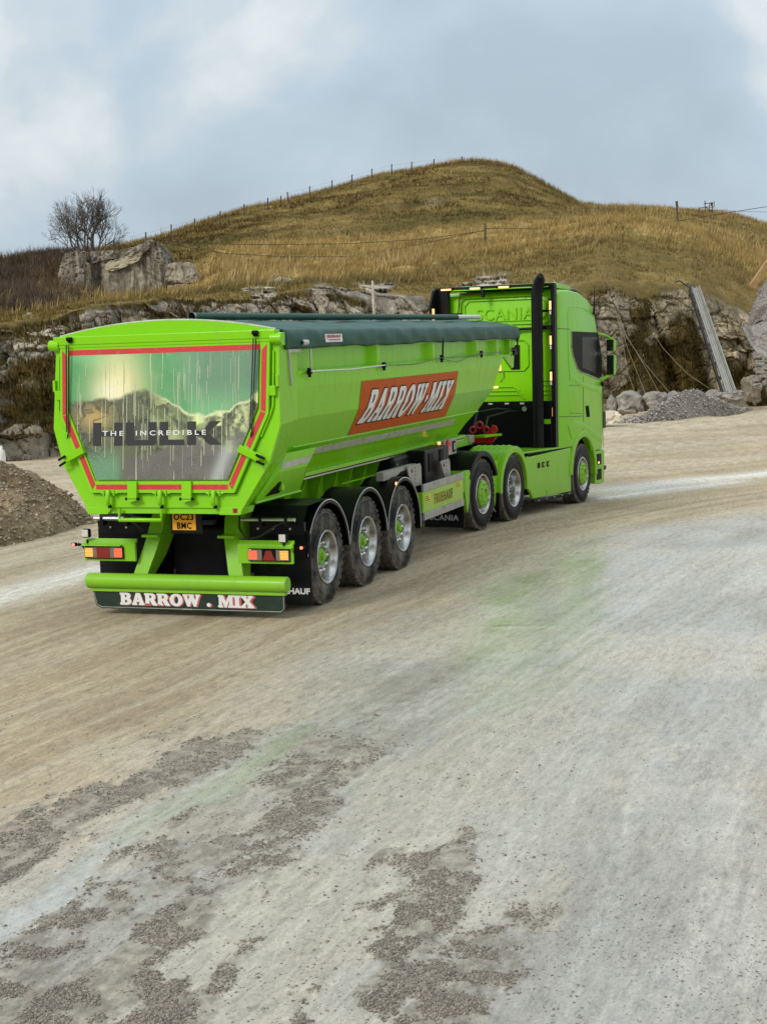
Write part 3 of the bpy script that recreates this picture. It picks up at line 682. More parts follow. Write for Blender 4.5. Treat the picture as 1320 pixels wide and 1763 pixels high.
# ================================================================ LETTERING
def arc(cx, cy, rx, ry, a0, a1, n=8):
    return [(cx+rx*math.cos(math.radians(a0+(a1-a0)*i/n)), cy+ry*math.sin(math.radians(a0+(a1-a0)*i/n))) for i in range(n+1)]
SLAB = {
 'I': (0.52, [[(0,0),(.5,0),(.5,.13),(.40,.17),(.40,.83),(.5,.87),(.5,1),(0,1),(0,.87),(.10,.83),(.10,.17),(0,.13)]]),
 'A': (1.0, [[(0,0),(.38,0),(.38,.12),(.31,.15),(.34,.26),(.60,.26),(.63,.15),(.56,.12),(.56,0),(1.0,0),(1.0,.13),(.93,.16),(.64,1),(.34,1),(.07,.16),(0,.13)], [(.39,.42),(.55,.42),(.47,.68)]]),
 'M': (1.22, [[(0,0),(.36,0),(.36,.12),(.27,.15),(.27,.66),(.52,0),(.64,0),(.89,.66),(.89,.15),(.80,.12),(.80,0),(1.2,0),(1.2,.13),(1.13,.17),(1.13,.83),(1.2,.87),(1.2,1),(.84,1),(.61,.42),(.38,1),(0,1),(0,.87),(.07,.83),(.07,.17),(0,.13)]]),
 'W': (1.36, [[(0,1),(0,.87),(.07,.84),(.34,0),(.52,0),(.69,.5),(.86,0),(1.04,0),(1.3,.84),(1.37,.87),(1.37,1),(1.02,1),(1.02,.88),(1.10,.85),(.99,.44),(.83,.85),(.88,.88),(.88,1),(.48,1),(.48,.88),(.55,.85),(.56,.80),(.43,.44),(.32,.85),(.40,.88),(.40,1)]]),
 'X': (1.0, [[(0,0),(.36,0),(.36,.12),(.31,.15),(.46,.36),(.60,.15),(.54,.12),(.54,0),(1,0),(1,.13),(.93,.16),(.65,.54),(.85,.84),(.94,.87),(.94,1),(.58,1),(.58,.88),(.63,.85),(.51,.68),(.40,.85),(.46,.88),(.46,1),(.02,1),(.02,.87),(.10,.84),(.37,.48),(.08,.16),(0,.13)]]),
 'R': (1.0, [[(0,0),(.45,0),(.45,.12),(.37,.15),(.37,.42),(.46,.42),(.60,.08),(.70,0),(1.0,0),(1.0,.12),(.93,.15),(.76,.47)]+arc(.56,.71,.33,.29,-40,90,7)+[(0,1),(0,.87),(.08,.83),(.08,.17),(0,.13)], [(.37,.56),(.46,.56)]+arc(.48,.71,.12,.15,-90,90,5)+[(.46,.86),(.37,.86)]]),
 'B': (0.96, [[(0,0)]+arc(.56,.28,.36,.28,-90,48,7)+[(.76,.53)]+arc(.54,.75,.32,.25,-45,90,7)+[(0,1),(0,.87),(.08,.83),(.08,.17),(0,.13)], [(.37,.14),(.45,.14)]+arc(.47,.29,.12,.15,-90,90,5)+[(.45,.44),(.37,.44)], [(.37,.59),(.44,.59)]+arc(.46,.72,.11,.13,-90,90,5)+[(.44,.86),(.37,.86)]]),
 'O': (1.05, [arc(.52,.5,.52,.52,0,354,24), list(reversed(arc(.52,.5,.20,.34,0,350,16)))]),
 '.': (0.55, [arc(.24,.16,.14,.15,0,345,12)]), ' ': (0.40, []), '-': (0.50, [arc(.24,.48,.12,.13,0,345,12)]),
}
def _curve_mesh(name, cu):
    o = bpy.data.objects.new(name, cu); COL.objects.link(o)
    dg = bpy.context.evaluated_depsgraph_get(); me = bpy.data.meshes.new_from_object(o.evaluated_get(dg))
    bpy.data.objects.remove(o); me.name = name; me.materials.clear(); return me
def slab_mesh(name, text, offset=0.0, depth=0.0, gap=0.06):
    cu = bpy.data.curves.new(name, 'CURVE'); cu.dimensions = '2D'; cu.fill_mode = 'BOTH'; cu.extrude = depth; cu.offset = offset
    x = 0
    for ch in text:
        w, cs = SLAB[ch]
        for c in cs:
            s = cu.splines.new('POLY'); s.points.add(len(c)-1)
            for i, (a, b) in enumerate(c): s.points[i].co = (a+x, b, 0, 1)
            s.use_cyclic_u = True
        x += w+gap
    return _curve_mesh(name, cu), x-gap
def sans_mesh(name, text, offset=0.0, depth=0.0, spacing=1.0, res=3, line=1.0):
    cu = bpy.data.curves.new(name, 'FONT'); cu.body = text; cu.extrude = depth; cu.offset = offset; cu.space_character = spacing
    cu.resolution_u = res; cu.space_line = line; cu.align_x = 'LEFT'
    return _curve_mesh(name, cu)
def fit(me, w, h, shear=0.0, thick=0.004):
    co = np.zeros(len(me.vertices)*3, np.float32); me.vertices.foreach_get('co', co); co = co.reshape(-1, 3)
    lo, hi = co.min(0), co.max(0); co = (co-lo)/np.maximum(hi-lo, 1e-9); 
    co[:, 0] = co[:, 0]*w; co[:, 1] *= h; co[:, 2] = (co[:, 2]-0.5)*thick
    co[:, 0] += shear*co[:, 1]
    me.vertices.foreach_set('co', co.ravel()); me.update(); return me
def place(o, origin, xdir, ydir):
    """lettering lies in the plane of xdir, ydir from origin (lower left)"""
    x = Vector(xdir).normalized(); y = Vector(ydir); y = (y-x*y.dot(x)).normalized(); z = x.cross(y)
    M = Matrix((x, y, z)).transposed().to_4x4(); M.translation = Vector(origin)
    me = o.data; me.transform(M); me.update(); return o
def sans(name, text, origin, xdir, ydir, w, h, mat, parent, off=0.02, spacing=1.0, shear=0.0, thick=0.004, label=None):
    me = fit(sans_mesh(name, text, offset=off, depth=0.02, spacing=spacing), w, h, shear, thick)
    o = link(name, me, mat, parent, label=label); return place(o, origin, xdir, ydir)
def slab(name, text, origin, xdir, ydir, w, h, mat, parent, off=0.0, shear=0.0, thick=0.004, gap=0.06, label=None):
    me, wd = slab_mesh(name, text, offset=off, depth=0.02, gap=gap)
    me = fit(me, w, h, shear, thick); o = link(name, me, mat, parent, label=label); return place(o, origin, xdir, ydir)

# ================================================================ WHEELS
def tyre_mb(cx, y0, cz, R, w, rr, side):
    """side -1: outer face towards -Y, lies at y0"""
    s = -side
    prof = [(0.022, rr), (0.006, rr+0.03), (0.0, rr+0.09), (0.004, R-0.09), (0.020, R-0.035), (0.045, R-0.010), (0.060, R)]
    k = 4
    for i in range(k):
        a = 0.060+(w-0.12)*(i+0.80)/k; b = 0.060+(w-0.12)*(i+1)/k
        prof += [(a, R), (a+0.004, R-0.014), (b-0.004, R-0.014), (b, R)] if i < k-1 else [(w-0.06, R)]
    prof += [(w-0.045, R-0.010), (w-0.02, R-0.035), (w-0.004, R-0.09), (w, rr+0.09), (w-0.02, rr)]
    return prof, s
def make_wheel(name, cx, y_out, cz, side, kind, parent, R=0.53, w=0.36, tyre_mat=None, off=(0, 0, 0), label=None):
    """side=-1 right hand wheels, +1 left hand"""
    W = empty(name); W.parent = parent; W.location = (cx+off[0], y_out+off[1], cz+off[2])
    if label: W['label'] = label
    rr = 0.295
    prof, s = tyre_mb(0, 0, 0, R, w, rr, side)
    P = [(s*a, r) for a, r in prof]
    tm = MB().lathe(P, (0, 0, 0), 1, 56).build('tyre', [tyre_mat or M_TYRE, M_TREAD], W, smooth=0.6)
    me = tm.data
    for pl in me.polygons:
        c = pl.center; r = math.hypot(c.x, c.z)
        if r > R-0.03: pl.material_index = 1
    # shoulder lugs
    lm = MB()
    for k in range(40):
        a = 2*math.pi*k/40+0.03; ca, sa = math.cos(a), math.sin(a)
        rot = Matrix.Rotation(-a, 3, 'Y')
        for yy in (0.050, w-0.050, w*0.5-0.055, w*0.5+0.055):
            lm.box(((R-0.002)*ca, s*yy, (R-0.002)*sa), (0.022, 0.044, 0.052), rot @ Matrix.Rotation(0.25*(1 if k % 2 else -1), 3, 'X'))
    lm.build('tread_block', M_TREAD, tm, kind='stuff')
    # bead ring on the sidewall
    MB().lathe([(s*0.001, R-0.100), (-s*0.003, R-0.096), (s*0.001, R-0.092)], (0, 0, 0), 1, 48).build('sidewall_ring', tyre_mat or M_TYRE, tm, smooth=1.0)
    disc = {'deep': 0.115, 'tag': 0.028, 'drive': 0.155}[kind]
    rim = [(0.030, rr-0.002), (0.008, rr+0.012), (0.000, rr+0.006), (0.006, rr-0.016), (0.030, rr-0.030), (disc*0.6+0.012, rr-0.045), (disc+0.01, rr-0.055 if kind != 'tag' else rr-0.060), (disc+0.012, 0.02)]
    if kind == 'tag': rim = [(0.030, rr-0.002), (0.006, rr+0.012), (0.000, rr+0.006), (0.006, rr-0.018), (0.055, rr-0.040), (0.060, rr-0.062), (0.020, rr-0.075), (0.012, 0.02)]
    rm = MB().lathe([(s*a, r) for a, r in rim], (0, 0, 0), 1, 48).build('rim', M_CHROME, W, smooth=0.7)
    # hand holes
    hm = MB()
    if kind != 'tag':
        for k in range(10):
            a = 2*math.pi*(k+0.5)/10; yy = s*(disc+0.008)
            c = Vector((0.215*math.cos(a), yy, 0.215*math.sin(a)))
            hm.tube([c, c-Vector((0, s*0.006, 0))], 0.017, 10)
        hm.build('hand_hole', M_BLK, rm, kind='stuff')
    face = disc+0.010 if kind != 'tag' else 0.010
    if kind == 'deep':
        MB().lathe([(s*(face), 0.105), (s*(face-0.05), 0.088), (s*(face-0.056), 0.078), (s*(face-0.050), 0.045), (s*(face-0.085), 0.042), (s*(face-0.088), 0.0)], (0, 0, 0), 1, 32).build('hub', M_LIME, W, smooth=0.6)
        nr, ncol, nl, nrad = 0.160, M_CHR, 0.065, 0.020
    elif kind == 'tag':
        MB().lathe([(s*(0.014), 0.205), (s*(-0.006), 0.200), (s*(-0.016), 0.185), (s*(-0.018), 0.130), (s*(-0.030), 0.118), (s*(-0.034), 0.085), (s*(-0.010), 0.078), (s*(-0.006), 0.0)], (0, 0, 0), 1, 36).build('hub', M_LIME, W, smooth=0.6)
        nr, ncol, nl, nrad = 0.158, M_LIME, 0.030, 0.015; face = -0.014
    else:
        MB().lathe([(s*(face), 0.14), (s*(face-0.04), 0.125), (s*(face-0.045), 0.10), (s*(face-0.02), 0.06), (s*(face-0.03), 0.0)], (0, 0, 0), 1, 32).build('hub', M_GALV, W, smooth=0.6)
        nr, ncol, nl, nrad = 0.175, M_CHR, 0.045, 0.014
    for k in range(10):
        a = 2*math.pi*k/10; c = Vector((nr*math.cos(a), s*face, nr*math.sin(a)))
        if k == 0:
            q = MB().tube([(0, 0, 0), (0, -s*nl*0.7, 0), (0, -s*nl, 0)], [nrad*1.15, nrad*0.95, nrad*0.45], 8).build('wheel_nut', ncol, W, smooth=0.9); n0 = q
            q.location = c
        else:
            q = n0.copy(); COL.objects.link(q); q.parent = W; q.location = c
    return W
def guard(mb, cx, cz, R, y0, y1, a0, a1, t=0.012, n=22, lip=0.0):
    """curved mudguard sheet around a wheel, angles in degrees from +X towards +Z"""
    rings = []
    for k in range(n+1):
        a = math.radians(a0+(a1-a0)*k/n); ca, sa = math.cos(a), math.sin(a)
        rings.append([(cx+(R)*ca, y0, cz+(R)*sa), (cx+(R)*ca, y1, cz+(R)*sa), (cx+(R-t)*ca, y1, cz+(R-t)*sa), (cx+(R-t)*ca, y0, cz+(R-t)*sa)])
    return mb.loft(rings)
# ================================================================ TIPPING TRAILER
TRL = empty('tipper_trailer', (0, 0, 0), 'lime green tipping trailer with green sheet, orange side panel and three axles', 'trailer')
AX = [0.0, 1.31, 2.62]
def rX(z): return -1.50+0.12*(z-1.22)
# --- hull: lofted faceted trough
SEC = [(1.25, 2.62), (1.25, 2.455), (1.185, 2.12), (1.0, 1.79), (0.86, 1.60), (0.76, 1.42)]
FRX = [7.95, 7.72, 7.52, 7.22, 7.02, 6.85]      # where each edge ends at the sloping front
full = [(-y, z) for y, z in SEC]+[(y, z) for y, z in reversed(SEC)]
fx = FRX+list(reversed(FRX))
b = MB()
rear = [(-0.70, y, z) for y, z in full]; fr = [(fx[i]-0.28, y, z) for i, (y, z) in enumerate(full)]
nose = [(fx[i], y*0.84, z-(0.0 if z > 2.5 else -0.02)) for i, (y, z) in enumerate(full)]
b.loft([rear, fr, nose], True, True)
hull = b.build('hull', M_LIME, TRL, bevel=0.010)
# upper recessed band, flange, rail
def band(y0, y1, z0, z1, x0, x1):
    return MB().bx(x0, x1, y0, y1, z0, z1)
for sy in (-1, 1):
    band(sy*1.10, sy*1.175, 2.60, 2.90, -0.70, 8.02).build('recessed_panel', M_LIME, TRL)
    b = MB().prism([(sy*1.10, 2.86), (sy*1.265, 2.86), (sy*1.275, 2.885), (sy*1.275, 3.00), (sy*1.10, 3.03)], 0, -0.72, 8.36); b.build('top_rail', M_LIME, TRL, bevel=0.006)
    b = MB().prism([(sy*1.15, 2.655), (sy*1.255, 2.625), (sy*1.255, 2.60), (sy*1.15, 2.60)], 0, -0.69, 8.02); b.build('side_flange', M_LIME, TRL)
    for xr_, wd_ in ((1.90, 0.10), (4.10, 0.10), (6.20, 0.10), (7.30, 0.08)):
        w0 = 0.09
        b = MB().prism([(xr_-w0, sy*1.262), (xr_+0.01, sy*1.262), (xr_+0.05, sy*1.15), (xr_-w0-0.09, sy*1.15)], 2, 2.615, 2.862)
        b.build('rib', M_LIME, TRL, bevel=0.004)
    # front corner post with gusset
    MB().bx(8.02, 8.34, sy*1.12, sy*1.25, 2.62, 2.862).build('corner_post', M_LIME, TRL, bevel=0.008)
    MB().prism([(7.70, 2.60), (8.34, 2.61), (8.30, 2.42), (8.20, 2.40)], 1, sy*1.20, sy*1.235).build('corner_gusset', M_LIME, TRL, bevel=0.004)
    # long chine between facets
    MB().tube([(-0.3, sy*0.995, 1.785), (7.0, sy*0.995, 1.785)], 0.012, 6).build('weld_seam', M_LIME, TRL)
    # reflective stripe on the lower facet
    d = Vector((0, sy*(0.86-1.0), 1.60-1.79)).normalized(); nn = Vector((0, sy*0.81, -0.59)).normalized()
    c0 = Vector((0, sy*0.925, 1.69)); 
    for (xa, xb) in ((0.20, 3.05), (3.08, 5.98)):
        q = [c0+nn*0.005+d*0.045*k for k in (-1.0, 1.2)]
        MB().add([(xa, *q[0][1:]), (xb, *q[0][1:]), (xb, *q[1][1:]), (xa, *q[1][1:])]+[(xa, *(q[0]-nn*0.006)[1:]), (xb, *(q[0]-nn*0.006)[1:]), (xb, *(q[1]-nn*0.006)[1:]), (xa, *(q[1]-nn*0.006)[1:])],
                 [(0, 1, 2, 3), (4, 7, 6, 5), (0, 4, 5, 1), (1, 5, 6, 2), (2, 6, 7, 3), (3, 7, 4, 0)]).build('reflective_stripe', M_SILT, TRL)
    # floor edge rail
    MB().bx(-0.2, 6.95, sy*0.70, sy*0.80, 1.385, 1.43).build('floor_rail', M_LIME, TRL, bevel=0.004)
    MB().bx(-0.2, 6.95, sy*0.69, sy*0.795, 1.372, 1.385).build('floor_seal', M_DARK, TRL)
    MB().bx(-0.2, 6.95, sy*0.69, sy*0.79, 1.352, 1.370).build('bright_edge_strip', M_STEEL, TRL)
    # cheek between rear frame and hull
    out = [(1.30, 3.02), (1.325, 2.09), (1.21, 1.70), (0.92, 1.23)]; inn = [(1.25, 3.0), (1.25, 2.12), (1.08, 1.72), (0.80, 1.30)]
    xi = [-0.64, -0.72, -0.70, -0.72]
    b = MB(); r0 = [(rX(z)+0.03, sy*y, z) for y, z in out]; r1 = [(xi[i], sy*y, z) for i, (y, z) in enumerate(inn)]
    r0b = [(x, y-sy*0.05, z) for x, y, z in r0]; r1b = [(x, y-sy*0.05, z) for x, y, z in r1]
    n = 4; v = r0+r1+r0b+r1b; f = []
    for i in range(3): f += [(i, i+1, n+i+1, n+i), (2*n+i, 3*n+i, 3*n+i+1, 2*n+i+1)]
    for i in range(3): f += [(i, 2*n+i, 2*n+i+1, i+1), (n+i, n+i+1, 3*n+i+1, 3*n+i)]
    f += [(0, n, 3*n, 2*n), (n-1, 3*n-1, 4*n-1, 2*n-1)]
    b.add(v, f); b.build('rear_cheek', M_LIME, TRL, bevel=0.006)
    # lower rear skirt box
    prof_ = [(0.80, 1.745, -0.66, 0.26), (1.06, 1.745, -0.66, 0.24), (1.05, 1.56, -0.82, -0.03), (0.93, 1.275, -1.20, 0.02), (0.70, 1.25, -1.10, 0.02)]
    b = MB(); b.loft([[(xa, sy*y, z) for y, z, xa, xb in prof_], [(xb, sy*y, z) for y, z, xa, xb in prof_]]); sk = b.build('rear_skirt', M_LIME, TRL, bevel=0.005)
    MB().add([(-0.73, sy*1.0585, 1.655), (0.11, sy*1.0585, 1.665), (0.03, sy*1.0555, 1.595), (-0.79, sy*1.0555, 1.585)], [(0, 1, 2, 3)]).build('reflective_stripe', M_SILT, sk)
    MB().add([(-0.99, sy*0.952, 1.31), (-0.60, sy*0.953, 1.315), (-0.66, sy*1.005, 1.44), (-0.72, sy*1.006, 1.445)], [(0, 1, 2, 3)]).build('hinge_recess', M_BLK, sk)
    MB().tube([(-1.20, sy*0.935, 1.268), (0.03, sy*0.935, 1.268)], 0.014, 6).build('skirt_flange', M_LIME, sk)
    MB().lathe([(0, 0.0), (0, 0.04), (0.04*sy, 0.04), (0.04*sy, 0.0)], (-0.62, sy*0.965, 1.375), 1, 20).build('hinge_pin', M_LIME, sk, smooth=0.6)
# inside skin hidden beneath the sheet, and front wall top
MB().prism([(-1.12, 2.62), (1.12, 2.62), (1.12, 3.0), (0.6, 3.13), (0, 3.17), (-0.6, 3.13), (-1.12, 3.0)], 0, 7.98, 8.06).build('front_wall', M_LIME, TRL)
for sy in (-1,):
    MB().bx(8.20, 8.42, -1.275, -1.20, 2.62, 2.72).build('winch_box', M_BLACK, TRL, bevel=0.006)
    MB().bx(8.25, 8.40, -1.20, -1.00, 2.66, 2.78).build('winch_bracket', M_BLACK, TRL, bevel=0.006)
    MB().tube([(7.95, -1.1, 2.35), (8.12, -1.12, 2.36), (8.14, -1.12, 2.25), (8.0, -1.1, 2.2)], 0.015, 8).build('grab_handle', M_LIME, TRL, smooth=1)
MB().box((7.80, -1.13, 2.44), (0.05, 0.05, 0.13)).build('side_marker', M_MARK, TRL)
MB().box((7.35, -1.195, 2.135), (0.16, 0.03, 0.03)).build('side_marker', M_MARK, TRL)

# --- rear frame and tailgate
def on_rear(y, z, off=0.0): return (rX(z)-off, y, z)
def plate(poly, a, b_):
    """polygon (y, z) lying in the leaning rear plane, from offset a to b_ (metres behind the plane)"""
    m_ = MB(); n = len(poly)
    v = [on_rear(y, z, a) for y, z in poly]+[on_rear(y, z, b_) for y, z in poly]
    return m_.add(v, [tuple(range(n)), tuple(range(2*n-1, n-1, -1))]+[(i, (i+1) % n, n+(i+1) % n, n+i) for i in range(n)])
def ring_plate(po, pi, a, b_):
    m_ = MB(); n = len(po); v = [on_rear(y, z, a) for y, z in po]+[on_rear(y, z, a) for y, z in pi]+[on_rear(y, z, b_) for y, z in po]+[on_rear(y, z, b_) for y, z in pi]
    f = []
    for i in range(n):
        j = (i+1) % n
        f += [(i, j, n+j, n+i), (2*n+i, 3*n+i, 3*n+j, 2*n+j), (i, 2*n+i, 2*n+j, j), (n+i, n+j, 3*n+j, 3*n+i)]
    return m_.add(v, f)
def sym(h): return [(-y, z) for y, z in h]+[(y, z) for y, z in reversed(h)]
OUT = sym([(1.31, 3.03), (1.335, 2.09), (1.215, 1.70), (0.925, 1.245)])
DOOR = sym([(1.235, 2.96), (1.225, 2.215), (0.845, 1.405)])
IN_ = sym([(1.24, 2.97), (1.235, 2.45), (1.23, 2.21), (0.85, 1.395)])
MB_ = ring_plate(OUT, IN_, -0.05, 0.0); MB_.build('rear_frame', M_LIME, TRL, bevel=0.006)
plate(sym([(0.93, 1.247), (0.90, 1.18)]), -0.14, -0.02).build('rear_sill', M_LIME, TRL, bevel=0.006)
for sy in (-1, 1): plate([(sy*0.60, 1.250), (sy*0.925, 1.250), (sy*0.90, 1.175), (sy*0.66, 1.175)], -0.3, 0.012).build('frame_foot', M_LIME, TRL, bevel=0.005)
door = plate(DOOR, -0.04, 0.030); TG = door.build('tailgate', M_LIME, TRL, bevel=0.006)
ring_plate(DOOR, sym([(1.13, 2.895), (1.12, 2.27), (0.785, 1.525)]), 0.030, 0.052).build('tailgate_border', M_LIME, TG, bevel=0.004)
# red tape along the border
TAPE = [(1.205, 2.930), (1.195, 2.225), (0.822, 1.440)]; TAPI = [(1.145, 2.870), (1.138, 2.245), (0.785, 1.498)]
def tape(q): plate(q, 0.0525, 0.0550).build('red_tape', M_RED, TG); 
for sy in (-1, 1):
    a0, a1, a2 = [(sy*y, z) for y, z in TAPE]; b0_, b1_, b2_ = [(sy*y, z) for y, z in TAPI]
    tape([a0, (a1[0], a1[1]+0.01), (b1_[0], b1_[1]+0.01), b0_])
    m1 = 0.46; m2 = 0.58
    def mix(p, q, t): return (p[0]+(q[0]-p[0])*t, p[1]+(q[1]-p[1])*t)
    tape([a1, mix(a1, a2, m1), mix(b1_, b2_, m1), b1_]); tape([mix(a1, a2, m2), a2, b2_, mix(b1_, b2_, m2)])
for (ya, yb) in ((-1.13, 1.13),): tape([(ya, 2.930), (yb, 2.930), (yb, 2.872), (ya, 2.872)])
for (ya, yb) in ((0.775, 0.385), (0.275, -0.255), (-0.365, -0.775)): tape([(ya, 1.495), (yb, 1.495), (yb, 1.442), (ya, 1.442)])
# printed panel
ART = sym([(1.115, 2.872), (1.105, 2.28), (0.770, 1.545)])
NU, NV = 420, 300
def halfw(z): return np.interp(z, [1.545, 2.28, 2.872], [0.770, 1.105, 1.115])
zz = np.linspace(1.545, 2.872, NV)[:, None]+np.zeros((1, NU)); yy = -np.linspace(-1, 1, NU)[None, :]*halfw(zz)
px = -yy/1.115*0.5+0.5; py = (zz-1.545)/(2.872-1.545)      # 0..1 from the left edge, from the foot
A3 = np.stack([px*4, py*2.6, px*0], -1)
fA = fbm(A3, 5, 201); fB = fbm(A3*2.2+5, 5, 202); fC = fbm(A3*5, 4, 203)
cc = lerp(np.array([0.06, 0.30, 0.09])+np.zeros(px.shape+(3,)), np.array([0.16, 0.46, 0.18]), sstep(0.35, 0.65, fA))
cc = lerp(cc, np.array([0.10, 0.17, 0.12]), sstep(0.45, 0.75, px)*sstep(0.45, 0.8, py)*0.75)
glow = np.exp(-(((px-0.27)/0.13)**2+((py-0.74)/0.30)**2)); cc = lerp(cc, np.array([0.78, 0.72, 0.34]), np.clip(glow*1.05, 0, 1))
cc = lerp(cc, np.array([0.9, 0.84, 0.6]), np.exp(-(((px-0.23)/0.08)**2+((py-0.70)/0.10)**2))*0.8)
# broken rocky ridges as a plain stand-in scene
rid = 0.50+0.10*np.sin(px*7.0+0.6)+0.16*(fB-0.5)+0.20*np.exp(-((px-0.47)/0.16)**2)
k1 = sstep(0.02, -0.02, py-rid-0.06); k1t = sstep(0.30, 0.62, fB+0.5*(fC-0.5))
rocky = lerp(np.array([0.075, 0.085, 0.035])+np.zeros_like(cc), np.array([0.32, 0.42, 0.14]), sstep(0.35, 0.75, px)*k1t)
rocky = lerp(rocky, np.array([0.62, 0.70, 0.30]), sstep(0.50, 0.64, fC)*sstep(0.35, 0.75, px)*sstep(0.2, 0.45, py)); rocky = lerp(rocky, np.array([0.45, 0.30, 0.08]), np.exp(-(((px-0.14)/0.08)**2+((py-0.50)/0.10)**2))*0.8)
_w1, _w2, _ci = worley(np.stack([px*9+fB*1.5, py*6+fC, px*0], -1), 211); _ek = sstep(0.0, 0.12, _w2-_w1)
rocky = rocky*(0.55+0.9*_ci)[..., None]; rocky = lerp(rocky*0.35, rocky, _ek)
rocky = lerp(rocky, np.array([0.70, 0.76, 0.42]), np.exp(-((py-rid-0.05)/0.014)**2)*sstep(0.40, 0.6, px))
cc = lerp(cc, rocky, k1)
rid2 = 0.27+0.05*np.sin(px*11)+0.10*(fB-0.5)-0.9*np.abs(px-0.58)**3*3
k2 = sstep(0.02, -0.02, py-rid2)*sstep(0.26, 0.33, px+0.06*(fB-0.5)); low = sstep(0.3, 0.1, py)*sstep(0.32, 0.26, px)
cc = lerp(cc, np.array([0.12, 0.30, 0.15]), low*0.8)
cc = lerp(cc, np.array([0.115, 0.105, 0.088])*(0.75+0.5*fC[..., None]), k2); cc = lerp(cc, np.array([0.16, 0.16, 0.14]), sstep(0.80, 0.9, px)*sstep(0.5, 0.3, py)*0.7)
cc = lerp(cc, np.array([0.50, 0.55, 0.50]), np.exp(-((px-0.86+0.25*(0.30-py))/0.035)**2)*sstep(0.35, 0.2, py)*0.6)
Vp = np.dstack([rX(zz)-0.0545, yy, zz]); ame = grid_mesh('printed_panel', Vp)
set_color(ame, 'Col', cc.reshape(-1, 3)); uvp = np.stack([px, py, px*0], -1).reshape(-1, 3); set_color(ame, 'Pos', uvp)
m = bpy.data.materials.new('printed_panel'); m.use_nodes = True; t = m.node_tree; p = t.nodes['Principled BSDF']
ac = N(t, 'ShaderNodeAttribute', attribute_name='Col'); ap = N(t, 'ShaderNodeTexCoord')
mp_ = N(t, 'ShaderNodeMapping'); mp_.inputs['Scale'].default_value = (1, 55, 1.1); L(t, ap.outputs['Object'], mp_.inputs[0])
ns = N(t, 'ShaderNodeTexNoise', i_Scale=1.0, i_Detail=2.0); L(t, mp_.outputs[0], ns.inputs['Vector'])
st = ramp(t, ns.outputs[0], [(0.66, (0, 0, 0)), (0.72, (1, 1, 1))])
n2 = N(t, 'ShaderNodeTexNoise', i_Scale=85.0, i_Detail=3.0, i_Roughness=0.8); L(t, ap.outputs['Object'], n2.inputs['Vector'])
n3 = N(t, 'ShaderNodeTexNoise', i_Scale=1.8, i_Detail=3.0); L(t, ap.outputs['Object'], n3.inputs['Vector'])
dots = math_(t, 'MULTIPLY', ramp(t, n2.outputs[0], [(0.54, (0, 0, 0)), (0.66, (1, 1, 1))]), ramp(t, n3.outputs[0], [(0.35, (0.15, 0.15, 0.15)), (0.65, (0.75, 0.75, 0.75))]))
c1 = mixc(t, dots, ac.outputs['Color'], (0.42, 0.44, 0.36)); c2 = mixc(t, math_(t, 'MULTIPLY', st, 0.75), c1, (0.60, 0.62, 0.42))
L(t, c2, p.inputs['Base Color']); p.inputs['Roughness'].default_value = 0.4; p.inputs['Coat Weight'].default_value = 0.3
pan = link('printed_panel', ame, m, TG)
dr = MB()
rr_ = random.Random(5)
for k in range(90):
    x = rr_.uniform(0.03, 0.93); top = rr_.uniform(0.35, 0.99); ln = rr_.uniform(0.12, 0.55); z1 = 1.56+1.30*top; z0 = max(1.56, z1-ln)
    y = -(x-0.5)*2*0.98*float(halfw(z0)); w_ = rr_.uniform(0.0012, 0.0035)
    dr.add([on_rear(y-w_, z0, 0.0556), on_rear(y+w_, z0, 0.0556), on_rear(y+w_, z1, 0.0556), on_rear(y-w_, z1, 0.0556)], [(0, 1, 2, 3)])
M_DRIP = mat_basic('dried_drip', (0.50, 0.52, 0.33), rough=0.7); dr.build('dried_drip', M_DRIP, pan, kind='stuff')
lean = (0.12, 0, 1)
def rp(y, z, off): return on_rear(y, z, off)
M_CHAR = mat_basic('charcoal_letters', (0.016, 0.015, 0.015), rough=0.4)
# the block letters are drawn, crossed by the small line
def letters_block():
    polys = []
    H = 1.0
    def P(*a): polys.append([a[i:i+2] for i in range(0, len(a), 2)])
    P(0,0,.42,0,.42,1,0,1); P(.42,.40,1.05,.40,1.05,.62,.42,.62); P(1.05,0,1.47,0,1.47,1,1.05,1)       # H
    P(1.62,.1,1.72,0,2.04,0,2.04,1,1.62,1); P(2.04,0,2.72,0,2.72,.24,2.04,.24); P(2.72,0,3.02,0,3.14,.1,3.14,1,2.72,1)  # U
    P(3.30,0,3.72,0,3.72,1,3.30,1); P(3.72,0,4.50,0,4.50,.24,3.72,.24)                              # L
    P(4.64,0,5.06,0,5.06,1,4.64,1); P(5.06,.42,5.25,.40,5.72,1,6.25,1,5.62,.52,6.30,0,5.72,0,5.25,.42,5.06,.60)       # K
    return polys
mbk = MB(); w0 = 1.52; y0 = 0.815
for poly in letters_block():
    q = [(y0-x/6.3*w0, 1.905+yv*0.245) for x, yv in poly]
    n = len(q); v = [rp(y, z, 0.0560) for y, z in q]+[rp(y, z, 0.0545) for y, z in q]
    mbk.add(v, [tuple(range(n)), tuple(range(2*n-1, n-1, -1))]+[(i, (i+1) % n, n+(i+1) % n, n+i) for i in range(n)])
mbk.build('block_lettering', M_CHAR, TG)
sans('small_lettering', 'THE  INCREDIBLE', rp(0.70, 2.010, 0.0580), (0, -1, 0.0), lean, 1.22, 0.052, M_WHITE, TG, off=0.012, spacing=1.5, thick=0.002)
